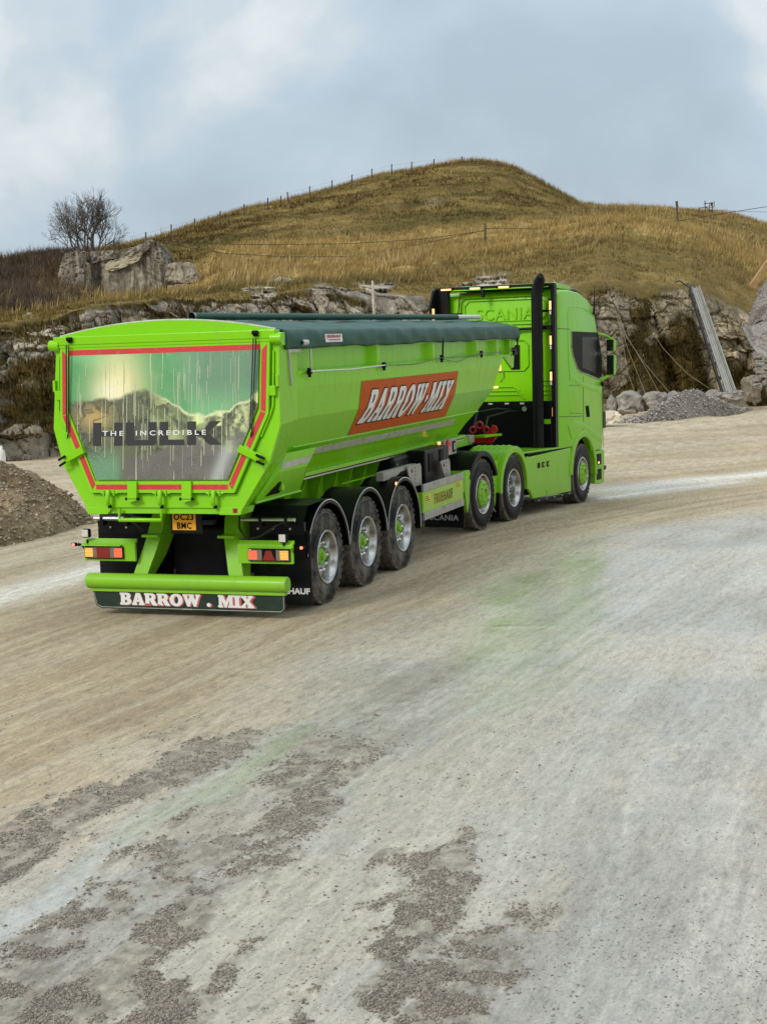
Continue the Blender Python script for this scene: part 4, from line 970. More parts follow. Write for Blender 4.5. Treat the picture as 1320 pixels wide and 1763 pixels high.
# hinges, latches, hooks, ropes
for y in (0.33, -0.31):
    h = plate([(y-0.055, 1.53), (y+0.055, 1.53), (y+0.055, 1.33), (y+0.02, 1.31), (y-0.055, 1.33)], 0.05, 0.085).build('hinge_strap', M_LIME, TRL, bevel=0.004)
    MB().tube([rp(y-0.08, 1.345, 0.07), rp(y+0.08, 1.345, 0.07)], 0.016, 10).build('hinge_pin', M_DARK, h, smooth=1)
for y in (0.62, 0.0, -0.62):
    h = MB().tube([rp(y, 1.42, 0.02), rp(y, 1.42, 0.075), rp(y, 1.36, 0.085), rp(y, 1.29, 0.075), rp(y+0.004, 1.27, 0.03)], [0.022, 0.026, 0.026, 0.024, 0.018], 8).build('latch_hook', M_LIME, TRL, smooth=1)
    MB().box(rp(y-0.06, 1.405, 0.03), (0.07, 0.014, 0.055)).build('hook_lug', M_LIME, h); MB().box(rp(y+0.06, 1.405, 0.03), (0.07, 0.014, 0.055)).build('hook_lug', M_LIME, h)
    MB().tube([rp(y-0.10, 1.405, 0.045), rp(y+0.10, 1.405, 0.045)], 0.009, 8).build('hook_pin', M_LIME, h)
    MB().box(rp(y-0.01, 1.262, 0.05), (0.03, 0.03, 0.035)).build('hook_tip', M_BLK, h)
for sy in (-1, 1):
    dirv = Vector((0, sy*(1.225-0.845), 2.215-1.405)).normalized()
    c = Vector(rp(sy*1.03, 1.815, 0.075))
    nrm_ = Vector((0, sy*dirv.z, -sy*dirv.y*sy*1.0)); perp = Vector((0, sy*0.9, -0.42))
    rot = Matrix((Vector((1, 0, 0)), perp.normalized(), Vector((1, 0, 0)).cross(perp.normalized()))).transposed()
    la = MB().box(c, (0.06, 0.26, 0.075), rot).build('side_latch', M_LIME, TRL, bevel=0.005)
    MB().tube([c+perp*0.10+Vector((-0.05, 0, 0.03)), c+perp*0.20+Vector((-0.03, 0, 0.03))], 0.014, 8).tube([c+perp*0.10+Vector((-0.05, 0, -0.035)), c+perp*0.19+Vector((-0.03, 0, -0.035))], 0.014, 8).build('latch_bolt', M_DARK, la, smooth=1)
    # tie rope
    rp0 = rp(sy*1.10, 2.99, 0.10); rp1 = rp(sy*1.10-(-0.01 if sy > 0 else -0.05), 2.03, 0.075)
    MB().tube([rp0, rp1], 0.0075, 6).tube([(rp0[0], rp0[1]+0.028, rp0[2]), (rp1[0], rp1[1]+0.018, rp1[2]+0.03)], 0.0075, 6).tube([rp1, (rp1[0], rp1[1]+0.02, rp1[2]-0.05)], [0.012, 0.004], 6).build('tie_rope', M_HOSE, TRL, smooth=1)
    MB().box((rX(3.05)-0.075, sy*1.09, 3.035), (0.05, 0.05, 0.05)).lathe([(-0.03, 0), (-0.03, 0.022), (0.03, 0.022), (0.03, 0)], (rX(3.05)-0.10, sy*1.09, 3.05), 1, 12).build('rope_cleat', M_BLK, TRL)
    # corner hinge boss on the top
    MB().lathe([(0, 0), (0, 0.058), (0.12, 0.058), (0.12, 0)], (rX(3.0)-0.03, sy*1.305-0.06, 2.985), 1, 18).build('top_hinge_boss', M_LIME, TRL, smooth=0.7)
    MB().bx(rX(3.0)-0.01, rX(3.0)+0.10, sy*1.22, sy*1.34, 2.91, 3.045).build('hinge_housing', M_LIME, TRL, bevel=0.006)
    MB().tube([rp(sy*1.262, 2.86, 0.02), rp(sy*1.262, 2.30, 0.02), rp(sy*1.235, 2.21, 0.02), rp(sy*1.13, 1.98, 0.02)], 0.012, 8).build('release_rod', M_LIME, TRL, smooth=1)
    MB().box(rp(sy*1.262, 2.45, 0.02), (0.06, 0.07, 0.10)).build('rod_guide', M_LIME, TRL, bevel=0.004)
    MB().box(rp(sy*1.312, 2.55, 0.01), (0.06, 0.03, 0.12)).build('rod_bracket', M_LIME, TRL, bevel=0.004)
    # pale corner marker tapes on the cheek
    MB().bx(-0.98, -0.66, sy*1.262, sy*1.292, 2.83, 2.865).build('corner_tape', M_SILT, TRL)
    MB().prism([(-1.0, 2.865), (-0.965, 2.865), (-0.93, 2.52), (-0.955, 2.48)], 1, sy*1.27, sy*1.297).build('corner_tape', M_SILT, TRL)
MB().bx(rX(3.05)-0.075, rX(3.05)+0.06, -1.30, 1.305, 2.985, 3.075).build('header_beam', M_LIME, TRL, bevel=0.008)
MB().bx(rX(3.05)-0.070, rX(3.05)-0.03, -1.24, 1.30, 2.955, 2.984).build('header_lip', M_LIME, TRL)
# arched plate over the header
arc_pts = [(y, 3.075+0.135*(1-(y/1.27)**2)) for y in np.linspace(-1.27, 1.27, 25)]
arc_poly = [(float(y), float(z)) for y, z in arc_pts]+[(1.27, 3.03), (-1.27, 3.03)]
MB().prism(arc_poly, 0, rX(3.1)-0.02, rX(3.1)+0.05).build('arched_headboard', M_LIME, TRL, smooth=0.5)
b = MB(); b.tube([(rX(3.1)+0.015, float(y), float(z)+0.002) for y, z in arc_pts], 0.014, 8); b.build('arch_edge_trim', M_SILT, TRL, smooth=1)
# small step under the sill, hoses
MB().tube([(rX(1.2)-0.03, 0.50, 1.24), (rX(1.2)-0.05, 0.50, 1.12), (rX(1.2)-0.05, 0.0, 1.12), (rX(1.2)-0.03, 0.0, 1.24)], 0.022, 8).build('sill_step', M_LIME, TRL, smooth=0.8)
MB().box((-1.50, -0.84, 1.215), (0.03, 0.05, 0.06)).build('sill_marker', M_REDD, TRL)

# --- sheet
NU, NV = 150, 40
X0, X1 = -1.12, 8.40
gx_ = np.linspace(X0, X1, NU); prof_t = np.linspace(0, 1, NV)
Vv = np.zeros((NU, NV, 3))
for i, x in enumerate(gx_):
    sag = 1-0.25*abs(math.sin((x-0.3)*math.pi/4.55))
    for j, tj in enumerate(prof_t):
        if tj < 0.16:      # hanging side
            k = tj/0.16; y = -1.285-0.022*math.sin(k*math.pi); z = 2.872+0.19*k
            z += (1-k)*(0.006*math.sin(x*2.1)+0.004*math.sin(x*7.3+1)); y -= 0.012*math.sin(x*9+k*4)*(1-k)
            
        else:
            k = (tj-0.16)/0.84; y = -1.285+k*(1.285+0.05+0.0); z = 3.062+0.13*(1-(y/1.285)**2)
            z += -0.020*math.sin(k*math.pi)*(1-abs(math.cos(x*math.pi/4.3)))
            if y > -1.2: z += 0.006*math.sin(x*5+y*3)
        Vv[i, j] = (x, y, z)
P3_ = Vv*np.array([2.0, 2.0, 2.0]); wob = (fbm(P3_*np.array([1.5, .7, 1]), 4, 301)-0.5)
Vv[..., 2] += wob*0.018; Vv[..., 1] += (fbm(P3_*np.array([2.5, 1, 1]), 3, 302)-0.5)*0.03*(Vv[..., 1] < -1.2)
# gathers at the two strap points
for xs in (4.32, 8.33, -0.62+0.0):
    k = np.exp(-((Vv[..., 0]-xs)/0.16)**2)
    if xs > 0: Vv[..., 2] -= 0.012*k*(Vv[..., 1] < -1.15); 
shm = grid_mesh('tarpaulin_sheet', Vv); sh = link('tarpaulin_sheet', shm, M_TARP, TRL, smooth=3.2)
sm_ = sh.modifiers.new('thick', 'SOLIDIFY'); sm_.thickness = 0.012
# far half of the sheet
Vf = Vv[:, 6:, :].copy(); Vf[..., 1] = -Vf[..., 1]; Vf[..., 2] -= 0.02; shf = grid_mesh('tarpaulin_far_half', Vf); link('tarpaulin_far_half', shf, M_TARP, TRL, smooth=3.2)
def rolltube(pa, pb, r, name, mat, hole=True):
    b = MB(); b.tube([pa, pb], r, 18, caps=not hole)
    if hole: b.tube([pa, pb], r*0.72, 18, caps=False)
    return b.build(name, mat, TRL, fix=False, smooth=0.8)
pa = Vector((-1.15, -0.27, 3.245)); pb = Vector((8.30, -0.68, 3.235)); pm = pa+(pb-pa)*0.885
rt = rolltube(pa, pm, 0.040, 'roll_tube', M_TARP); 
MB().tube([pa+Vector((-0.004, 0, 0)), pa+Vector((0.02, 0, 0))], 0.034, 18, caps=False).tube([pa+Vector((-0.006, 0, 0)), pa+Vector((0.02, 0, 0))], 0.041, 18, caps=False).build('tube_end_ring', M_STEEL, rt, fix=False)
MB().tube([pa+Vector((0.12, 0, 0)), pa+Vector((0.13, 0, 0))], 0.03, 12).build('tube_core', M_BLK, rt)
MB().tube([pm, pb, pb+Vector((0.03, 0, 0))], [0.036, 0.036, 0.02], 14).build('tube_end_sleeve', M_WHITE, TRL, smooth=0.9)
MB().tube([(-0.70, -1.315, 2.93), (-0.55, -1.315, 2.93)], 0.035, 16).build('side_roller_end', M_STEEL, TRL, smooth=0.8)
MB().tube([(-0.715, -1.315, 2.93), (-0.702, -1.315, 2.93)], 0.020, 12).build('roller_bore', M_BLK, TRL)
MB().bx(-0.70, -0.655, -1.30, -1.24, 2.86, 3.06).build('edge_strip', M_SILT, TRL, bevel=0.004)
# sticker on the sheet
stk = MB().add([(-0.02, -1.318, 3.015), (0.50, -1.318, 3.015), (0.50, -1.325, 2.925), (-0.02, -1.325, 2.925)], [(0, 1, 2, 3)]).build('sheet_sticker', M_WHITE, TRL)
M_STR = mat_basic('red_print', (0.45, 0.03, 0.03), rough=0.5)
sans('sticker_lettering', 'FRUEHAUF', (0.03, -1.3275, 2.972), (1, 0, 0), (0, 0.07, 1), 0.42, 0.033, M_STR, stk, thick=0.002)
MB().add([(0.08, -1.3275, 2.955), (0.42, -1.3275, 2.955), (0.42, -1.3285, 2.945), (0.08, -1.3285, 2.945)], [(0, 1, 2, 3)]).build('sticker_line', M_STR, stk)
# straps, cord and clips
def clip(x, z): MB().box((x, -1.285, z), (0.07, 0.035, 0.07)).box((x-0.03, -1.295, z-0.04), (0.03, 0.03, 0.05)).build('cord_clip', M_BLK, TRL, bevel=0.004)
for x, z in ((-0.42, 2.62), (1.98, 2.62), (4.33, 2.66), (6.28, 2.68), (8.15, 2.70)): clip(x, z)
MB().tube([(-0.42, -1.30, 2.62), (0.8, -1.30, 2.605), (1.98, -1.30, 2.62)], 0.008, 6).build('white_cord', M_WHITE, TRL, smooth=1)
MB().tube([(1.98, -1.30, 2.62), (3.1, -1.30, 2.60), (4.33, -1.30, 2.66), (5.3, -1.30, 2.645), (6.28, -1.30, 2.68), (7.2, -1.30, 2.67), (8.15, -1.30, 2.70)], 0.006, 6).build('black_cord', M_HOSE, TRL, smooth=1)
MB().tube([(4.40, -1.30, 2.63), (5.0, -1.30, 2.58), (5.6, -1.30, 2.64), (6.28, -1.30, 2.67)], 0.005, 6).build('black_cord', M_HOSE, TRL, smooth=1)
MB().tube([(-0.42, -1.305, 2.86), (-0.42, -1.305, 2.64)], 0.012, 8).build('tensioner', M_STEEL, TRL, smooth=1)
for x in (4.33, 8.30): MB().tube([(x, -1.315, 2.92), (x+0.01, -1.30, 2.78), (x, -1.30, 2.66)], 0.014, 6).build('tensioner', M_HOSE, TRL, smooth=1)

# --- orange side panel and lettering, wrapped over three facets
def hull_pt(z, off=0.004):
    """y on the right hand hull side for height z"""
    y = np.interp(z, [1.42, 1.60, 1.79, 2.12, 2.455, 2.62], [0.76, 0.86, 1.0, 1.185, 1.25, 1.25]); return -(float(y)+off)
def wrap(me, off):
    """put a flat x-z mesh onto the hull side"""
    n = len(me.vertices); co = np.zeros(n*3, np.float32); me.vertices.foreach_get('co', co); co = co.reshape(-1, 3)
    y = np.interp(co[:, 2], [1.42, 1.60, 1.79, 2.12, 2.455, 2.62], [0.76, 0.86, 1.0, 1.185, 1.25, 1.25])
    co[:, 1] = -(y+off)+co[:, 1]; me.vertices.foreach_set('co', co.ravel()); me.update()
def cut_z(me, zs):
    b_ = bmesh.new(); b_.from_mesh(me)
    for z in zs: bmesh.ops.bisect_plane(b_, geom=b_.verts[:]+b_.edges[:]+b_.faces[:], plane_co=(0, 0, z), plane_no=(0, 0, 1))
    b_.to_mesh(me); b_.free()
dec = MB().add([(1.37, 0, 1.802), (5.27, 0, 1.802), (5.20, 0, 2.12), (5.19, 0, 2.45), (1.27, 0, 2.45), (1.31, 0, 2.12)], [(0, 1, 2, 3, 4, 5)]).build('orange_panel', M_ORANGE, TRL, fix=False)
cut_z(dec.data, [2.12, 2.0, 1.9]); wrap(dec.data, 0.006); dec.data.flip_normals()
for nm, mt, off, ly, dz, dx in (('lettering_outline', M_BLK, 0.036, 0.010, 0.0, 0.0), ('side_lettering', M_WHITE, 0.0, 0.014, 0.0, 0.0)):
    me, wd = slab_mesh(nm, 'BARROW-MIX', offset=off, depth=0.02, gap=0.11)
    ex = 0.036*3.35/wd if off else 0
    fit(me, 3.38+2*ex*1.0, 0.415+(0.036*0.415*2 if off else 0), 0.50, 0.003)
    n = len(me.vertices); co = np.zeros(n*3, np.float32); me.vertices.foreach_get('co', co); co = co.reshape(-1, 3)
    c2_ = np.stack([co[:, 0]+1.46-ex*1.1-(0.01 if off else 0), -co[:, 2], co[:, 1]+1.925-(0.015 if off else 0)], -1); me.vertices.foreach_set('co', c2_.ravel().astype(np.float32)); me.update()
    cut_z(me, [2.12]); wrap(me, ly); link(nm, me, mt, dec)

# --- chassis
for sy in (-1, 1):
    MB().prism([(-0.75, 1.34), (6.4, 1.34), (8.0, 1.345), (8.0, 1.22), (7.4, 1.17), (4.9, 1.02), (2.6, 0.88), (-0.75, 0.88)], 1, sy*0.44, sy*0.47).build('chassis_beam', M_LIME, TRL, bevel=0.004)
    MB().bx(-0.75, 8.0, sy*0.40, sy*0.62, 1.32, 1.345).build('beam_flange', M_LIME, TRL)
    for x in np.arange(-0.2, 6.3, 0.52):
        zb_ = float(np.interp(x, [2.6, 7.4], [0.88, 1.17]))
        MB().prism([(sy*0.47, 1.32), (sy*0.66, 1.32), (sy*0.52, zb_+0.02), (sy*0.47, zb_)], 0, float(x), float(x)+0.035).build('beam_gusset', M_LIME, TRL)
    MB().bx(5.2, 7.95, sy*0.46, sy*0.62, 1.215, 1.33).build('neck_beam', M_LIME, TRL, bevel=0.006)
MB().bx(-0.6, 8.0, -0.44, 0.44, 1.30, 1.345).build('floor_plate', M_DARK, TRL)
MB().bx(7.70, 7.98, -0.64, -0.5, 1.24, 1.36).build('end_block', M_GALV, TRL, bevel=0.01)
for ax in AX:
    MB().tube([(ax, -0.95, 0.53), (ax, 0.95, 0.53)], 0.065, 14).build('axle', M_DARK, TRL, smooth=0.7)
    for sy in (-1, 1):
        MB().bx(ax-0.55, ax+0.1, sy*0.44, sy*0.52, 0.60, 0.88).build('suspension_arm', M_DARK, TRL)
        MB().lathe([(-0.13, 0.02), (-0.13, 0.12), (-0.02, 0.13), (0.0, 0.11), (0.02, 0.13), (0.13, 0.12), (0.13, 0.02)], (ax+0.35, sy*0.48, 0.72), 2, 18).build('air_bag', M_HOSE, TRL, smooth=0.6)
        MB().lathe([(-0.02, 0), (-0.02, 0.19), (0.10, 0.20), (0.10, 0)], (ax, sy*0.80-0.05, 0.53), 1, 24).build('brake_drum', M_DARK, TRL, smooth=0.6)
MB().bx(-0.55, 3.2, -0.40, 0.40, 0.35, 0.92).build('tank_and_valve_housing', M_DARK, TRL, bevel=0.03)
for i, ax in enumerate(AX):
    for sy in (-1, 1):
        make_wheel('wheel', ax, sy*1.25, 0.53, sy, 'deep', TRL)
        gm = MB(); guard(gm, ax, 0.53, 0.655, sy*0.80, sy*1.265, 4 if i < 2 else -8, 162 if i else 172)
        gm.prism([(ax-0.655*math.cos(math.radians(a))+0.0, 0.53+0.655*math.sin(math.radians(a))) for a in (30, 60, 90, 120, 150)], 1, sy*0.80, sy*0.79)
        g_ = gm.build('mudguard', M_BLACK, TRL, smooth=0.6)
        pth = [(ax+0.645*math.cos(math.radians(a)), sy*1.268, 0.53+0.645*math.sin(math.radians(a))) for a in np.linspace(5 if i < 2 else -6, 172, 26)]
        MB().tube(pth, 0.0065, 6).build('mudguard_trim', M_WHITE, g_, smooth=1)
        pth = [(ax+0.60*math.cos(math.radians(a)), sy*1.262, 0.53+0.60*math.sin(math.radians(a))) for a in np.linspace(8, 168, 26)]
        b = MB(); rings = []
        for a in np.linspace(4 if i < 2 else -8, 172, 28):
            a = math.radians(float(a)); ca, sa = math.cos(a), math.sin(a)
            rings.append([(ax+r*ca, sy*yy_, 0.53+r*sa) for r, yy_ in ((0.655, 1.265), (0.655, 1.272), (0.605, 1.272), (0.605, 1.265))])
        b.loft(rings); b.build('mudguard_lip', M_BLACK, g_, smooth=0.6)
        if i:
            MB().tube([(ax-0.60, sy*0.62, 0.86), (ax-0.60, sy*1.0, 0.86)], 0.02, 8).build('guard_stay', M_STEEL, TRL, smooth=0.8)
            MB().tube([(ax-0.60, sy*1.06, 0.86), (ax-0.60, sy*1.13, 0.86)], 0.02, 8).build('guard_stay', M_STEEL, TRL, smooth=0.8)
MB().bx(1.55, 2.7, -0.86, -0.82, 1.195, 1.207).build('guard_bar', M_LIME, TRL)
MB().tube([(2.30, -1.273, 1.13), (2.30, -1.285, 1.13)], 0.022, 10).build('side_marker', M_MARK, TRL)
# rear: extended guard top, flaps, stays
for sy in (-1, 1):
    MB().add([(-0.66, sy*0.80, 0.60), (-0.66, sy*1.262, 0.60), (-0.70, sy*1.262, 1.0), (-0.55, sy*1.262, 1.17), (0.0, sy*1.262, 1.183), (0.0, sy*0.62, 1.183), (-0.55, sy*0.62, 1.17), (-0.70, sy*0.62, 1.0), (-0.66, sy*0.62, 0.60)],
             [(1, 2, 7, 8), (2, 3, 6, 7), (3, 4, 5, 6)]).build('rear_guard_panel', M_BLACK, TRL, fix=False)
    fl = MB().bx(-0.635, -0.615, sy*0.62, sy*1.30, 0.085, 0.90).build('mudflap', M_RUB, TRL, bevel=0.004)
    MB().bx(-0.695, -0.640, sy*0.62, sy*1.26, 0.86, 1.0).build('flap_plate', M_BLACK, fl)
    for y in (0.72, 0.90, 1.10): MB().tube([(-0.690, sy*y, 0.93), (-0.702, sy*y, 0.93)], 0.012, 8).build('flap_bolt', M_STEEL, fl)
    for (ya, yb) in ((0.58, 0.80), (0.84, 1.10), (1.14, 1.22)):
        MB().tube([(-0.84, sy*ya, 1.045), (-0.84, sy*yb, 1.045)], 0.022, 10).build('guard_stay', M_STEEL, TRL, smooth=0.8)
    for yb in (0.82, 1.12): MB().bx(-0.86, -0.76, sy*(yb-0.02), sy*(yb+0.02), 0.97, 1.07).build('stay_clamp', M_BLACK, TRL, bevel=0.004)
sans('flap_lettering', 'FRUEHAUF', (-0.639, -0.80, 0.205), (0, -1, 0), (0, 0, 1), 0.48, 0.068, M_WHITE, TRL, off=0.035, thick=0.002)
# cross bar with faint lettering seen through the rear
MB().bx(0.62, 0.66, -0.42, 0.42, 0.92, 1.05).build('cross_member', M_LIME, TRL)
sans('cross_lettering', 'FRUEHAUF', (0.615, -0.08, 0.955), (0, -1, 0), (0, 0, 1), 0.33, 0.062, M_GRNP, TRL, off=0.03, thick=0.002)

# --- rear bumper: two swept arms, roller, printed flap, lamps, plate
for sy in (-1, 1):
    a = [(-0.62, 1.25), (-0.78, 1.05), (-0.86, 0.85), (-0.93, 0.66), (-1.00, 0.48), (-1.02, 0.36)]
    bkw = [(-0.30, 1.25), (-0.48, 1.0), (-0.56, 0.82), (-0.66, 0.62), (-0.80, 0.46), (-0.86, 0.36)]
    yc = [0.44, 0.45, 0.47, 0.52, 0.57, 0.60]
    # flat bar facing backwards
    rings = []
    for i in range(6): rings.append([(a[i][0], sy*(yc[i]-0.085), a[i][1]), (a[i][0], sy*(yc[i]+0.085), a[i][1]), (a[i][0]+0.02, sy*(yc[i]+0.085), a[i][1]), (a[i][0]+0.02, sy*(yc[i]-0.085), a[i][1])])
    MB().loft(rings).build('bumper_arm', M_LIME, TRL, smooth=0.5)
    rings = []
    for i in range(6): rings.append([(a[i][0]+0.01, sy*(yc[i]-0.085), a[i][1]), (bkw[i][0], sy*(yc[i]-0.085), bkw[i][1]), (bkw[i][0], sy*(yc[i]-0.070), bkw[i][1]), (a[i][0]+0.01, sy*(yc[i]-0.070), a[i][1])])
    MB().loft(rings).build('arm_web', M_LIME, TRL, smooth=0.5)
    rings = [[(x, -y if False else y, z) for x, y, z in r] for r in [[(a[i][0]+0.01, sy*(yc[i]+0.085), a[i][1]), (bkw[i][0], sy*(yc[i]+0.085), bkw[i][1]), (bkw[i][0], sy*(yc[i]+0.070), bkw[i][1]), (a[i][0]+0.01, sy*(yc[i]+0.070), a[i][1])] for i in range(6)]]
    MB().loft(rings).build('arm_web', M_LIME, TRL, smooth=0.5)
    MB().bx(-0.98, -0.80, sy*0.36, sy*0.56, 0.855, 0.885).build('arm_bracket', M_LIME, TRL, bevel=0.005)
    # lamp board
    lb = MB().bx(-1.03, -0.99, sy*0.62, sy*1.26, 0.595, 0.80).build('lamp_board', M_LIME, TRL, bevel=0.005)
    MB().prism([(-1.03, 0.80), (-0.97, 0.84), (-0.97, 0.80)], 1, sy*0.62, sy*1.26).build('board_hood', M_LIME, lb)
    MB().prism([(-1.09, 0.768), (-1.025, 0.785), (-1.025, 0.768)], 1, sy*0.78, sy*1.27).build('lamp_hood', M_LIME, lb)
    o0, o1 = 0.755, 1.235
    hs = MB().bx(-1.055, -1.031, sy*o0, sy*o1, 0.622, 0.760).build('rear_lamp', M_BLK, lb, bevel=0.006)
    def lens(ya, yb, mt, nm, x=-1.066, z0=0.633, z1=0.752): return MB().bx(x, -1.053, sy*ya, sy*yb, z0, z1).build(nm, mt, lb, bevel=0.004)
    lens(o0+0.006, o1-0.006, M_GREYL, 'lamp_lens', -1.062)
    inner = M_REDL; outer = M_AMBER
    def leds(ya, yb, mt, nm):
        b = MB()
        for iy in range(6):
            for iz in range(6):
                y = ya+(yb-ya)*(iy+0.5)/6; z = 0.645+0.095*(iz+0.5)/6
                b.box((-1.066, sy*y, z), (0.010, (yb-ya)/6*0.62, 0.0095))
        b.build(nm, mt, lb)
    leds(o0+0.012, o0+0.105, inner, 'stop_lamp_cells'); leds(o1-0.105, o1-0.012, outer, 'indicator_cells')
    MB().add([(-1.068, sy*(o0+0.165), 0.634), (-1.068, sy*(o0+0.325), 0.634), (-1.068, sy*(o0+0.325), 0.752), (-1.068, sy*(o0+0.165), 0.752)], [(0, 1, 2, 3)]).build('dark_lens', M_BLK if sy < 0 else M_REDD, lb)
    if sy < 0: MB().prism([(sy*(o0+0.175), 0.637), (sy*(o0+0.320), 0.637), (sy*(o0+0.275), 0.742), (sy*(o0+0.215), 0.742)], 0, -1.076, -1.068).build('triangle_reflector', M_REDD, lb)
    # work lamp
    wy = 1.165 if sy < 0 else 1.21
    wl = MB().box((-1.04, sy*wy, 0.875+(0.03 if sy > 0 else 0)), (0.06, 0.095, 0.10)).build('work_lamp', M_BLK, TRL, bevel=0.018, seg=3)
    MB().box((-1.075, sy*wy, 0.877+(0.03 if sy > 0 else 0)), (0.012, 0.078, 0.082)).build('work_lamp_lens', M_LED, wl, bevel=0.012)
    MB().tube([(-1.03, sy*wy, 0.83), (-1.03, sy*wy, 0.79)], 0.012, 8).build('lamp_stem', M_BLK, wl)
    # outboard marker on a rubber stalk
    st_ = MB().tube([(-0.98, sy*1.245, 0.70), (-1.0, sy*1.29, 0.76), (-1.02, sy*1.34, 0.775)], [0.02, 0.016, 0.018], 8).build('marker_stalk', M_BLK, TRL, smooth=1)
    MB().box((-1.035, sy*1.375, 0.776), (0.04, 0.065, 0.04)).build('marker_body', M_BLK, st_, bevel=0.008)
    MB().tube([(-1.056, sy*1.375, 0.776), (-1.066, sy*1.375, 0.776)], 0.016, 12).build('red_marker_lens', M_MARKR, st_)
ROLL = MB().tube([(-1.06, 1.205, 0.378), (-1.06, -1.205, 0.378)], 0.086, 28).build('bumper_tube', M_LIME, TRL, smooth=0.9, bevel=0.012)
MB().bx(-1.09, -1.02, -1.18, 1.17, 0.262, 0.296).build('flap_rail', M_LIME, TRL, bevel=0.004)
fpoly = [(1.155, 0.262), (1.12, 0.10), (1.05, 0.068), (-1.12, 0.068), (-1.165, 0.11), (-1.165, 0.262)]
fl = MB().prism(fpoly, 0, -1.065, -1.055).build('printed_flap', M_FLAPG, TRL)
inset = [(1.140, 0.255), (1.108, 0.112), (1.045, 0.084), (-1.115, 0.084), (-1.150, 0.118), (-1.150, 0.255)]
b = MB(); b.tube([(-1.067, y, z) for y, z in inset], 0.0035, 5); b.build('pinstripe', M_SILT, fl)
slab('lettering_shadow', 'BARROW . MIX', (-1.0675, 0.808, 0.107), (0, -1, 0), (0, 0, 1), 1.64, 0.145, M_PINK, fl, off=0.015, thick=0.002, gap=0.03)
slab('flap_lettering', 'BARROW . MIX', (-1.0710, 0.815, 0.113), (0, -1, 0), (0, 0, 1), 1.62, 0.142, M_WHITE, fl, off=0.02, thick=0.002, gap=0.03)
sans('maker_lettering', 'MUDFLAPS', (-1.0680, 0.055, 0.078), (0, -1, 0), (0, 0, 1), 0.115, 0.012, M_WHITE, fl, thick=0.002)
# number plate
pl_ = MB().bx(-1.30, -1.27, -0.345, 0.03, 0.945, 1.215).build('plate_holder', M_BLACK, TRL, bevel=0.01)
pp = MB().bx(-1.306, -1.301, -0.275, 0.000, 0.985, 1.175).build('number_plate', M_PLATE, pl_)
sans('plate_characters', 'OC23', (-1.3085, -0.018, 1.092), (0, -1, 0), (0, 0, 1), 0.235, 0.070, M_BLK, pp, off=0.03, thick=0.002, spacing=1.15)
sans('plate_characters', 'BMC', (-1.3085, -0.055, 0.998), (0, -1, 0), (0, 0, 1), 0.170, 0.070, M_BLK, pp, off=0.03, thick=0.002, spacing=1.15)
MB().bx(-1.29, -1.20, -0.47, -0.34, 1.04, 1.09).build('plate_lamp', M_BLACK, pl_)
for yb in (-0.1, -0.25): MB().bx(-1.27, -0.6, yb-0.015, yb+0.015, 1.19, 1.22).build('plate_bracket', M_DARK, TRL)
# hoses
MB().tube([(-1.30, -0.88, 1.22), (-1.20, -0.74, 1.13), (-1.05, -0.66, 0.98), (-0.98, -0.70, 0.86), (-0.95, -0.84, 0.87), (-0.85, -1.0, 0.98), (-0.75, -1.05, 1.0)], 0.012, 8).tube([(-0.95, -0.62, 0.84), (-0.93, -0.78, 0.845), (-0.86, -0.95, 0.93)], 0.014, 8).build('air_hose', M_HOSE, TRL, smooth=1)
MB().tube([(-1.2, 0.76, 1.22), (-1.05, 0.66, 1.08), (-0.90, 0.55, 0.90)], 0.018, 8).build('air_hose', M_HOSE, TRL, smooth=1)
# --- right side equipment
eq = MB().bx(3.45, 5.0, -0.86, -0.52, 1.06, 1.36).build('tool_roll', M_BLACK, TRL, bevel=0.06, seg=4)
for x in (3.55, 3.95, 4.35): MB().tube([(x, -0.861, 1.26), (x, -0.868, 1.26)], 0.015, 8).build('roll_stud', M_STEEL, eq)
cb = MB().bx(4.15, 5.25, -1.06, -0.70, 0.86, 1.40).build('battery_cabinet', M_BLACK, TRL, bevel=0.02)
MB().bx(4.30, 4.50, -1.072, -1.055, 1.10, 1.34).bx(4.80, 4.95, -1.072, -1.055, 1.20, 1.36).build('cabinet_inset', M_BLK, cb)
MB().tube([(5.3, -0.9, 1.40), (5.3, -0.9, 1.44)], 0.025, 10).build('side_marker', M_MARK, cb)
def bracket(x0, x1, z0, z1, y=-1.12):
    bb = MB().prism([(x0, z1-0.02), (x0+0.08, z1), (x1-0.04, z1), (x1, z1-0.05), (x1, z0), (x0+0.42*(x1-x0), z0), (x0+0.06, z1-0.12)], 1, y, y+0.02).build('guard_bracket', M_GALV, TRL, bevel=0.004)
    for k in range(5): MB().tube([(x0+0.55*(x1-x0), y-0.003, z0+0.05+k*0.05), (x0+0.55*(x1-x0), y+0.001, z0+0.05+k*0.05)], 0.010, 8).build('bracket_hole', M_BLK, bb)
    MB().tube([(x0+0.3*(x1-x0), y-0.003, z1-0.07), (x0+0.3*(x1-x0), y+0.001, z1-0.07)], 0.024, 10).build('bracket_hole', M_BLK, bb)
bracket(3.10, 3.68, 0.98, 1.27, -1.16); bracket(4.55, 4.98, 0.98, 1.225, -1.16)
MB().prism([(2.28, 1.16), (2.70, 1.16), (2.95, 1.22), (3.60, 1.22), (3.60, 1.27), (2.28, 1.27)], 1, -1.12, -1.02).build('outrigger', M_GALV, TRL, bevel=0.005)
sg = MB().bx(3.42, 5.24, -1.262, -1.232, 0.625, 0.905).build('side_guard', M_SGP, TRL, bevel=0.004)
MB().bx(3.42, 5.24, -1.272, -1.235, 0.906, 1.005).build('guard_rail', M_ALU, sg, bevel=0.006)
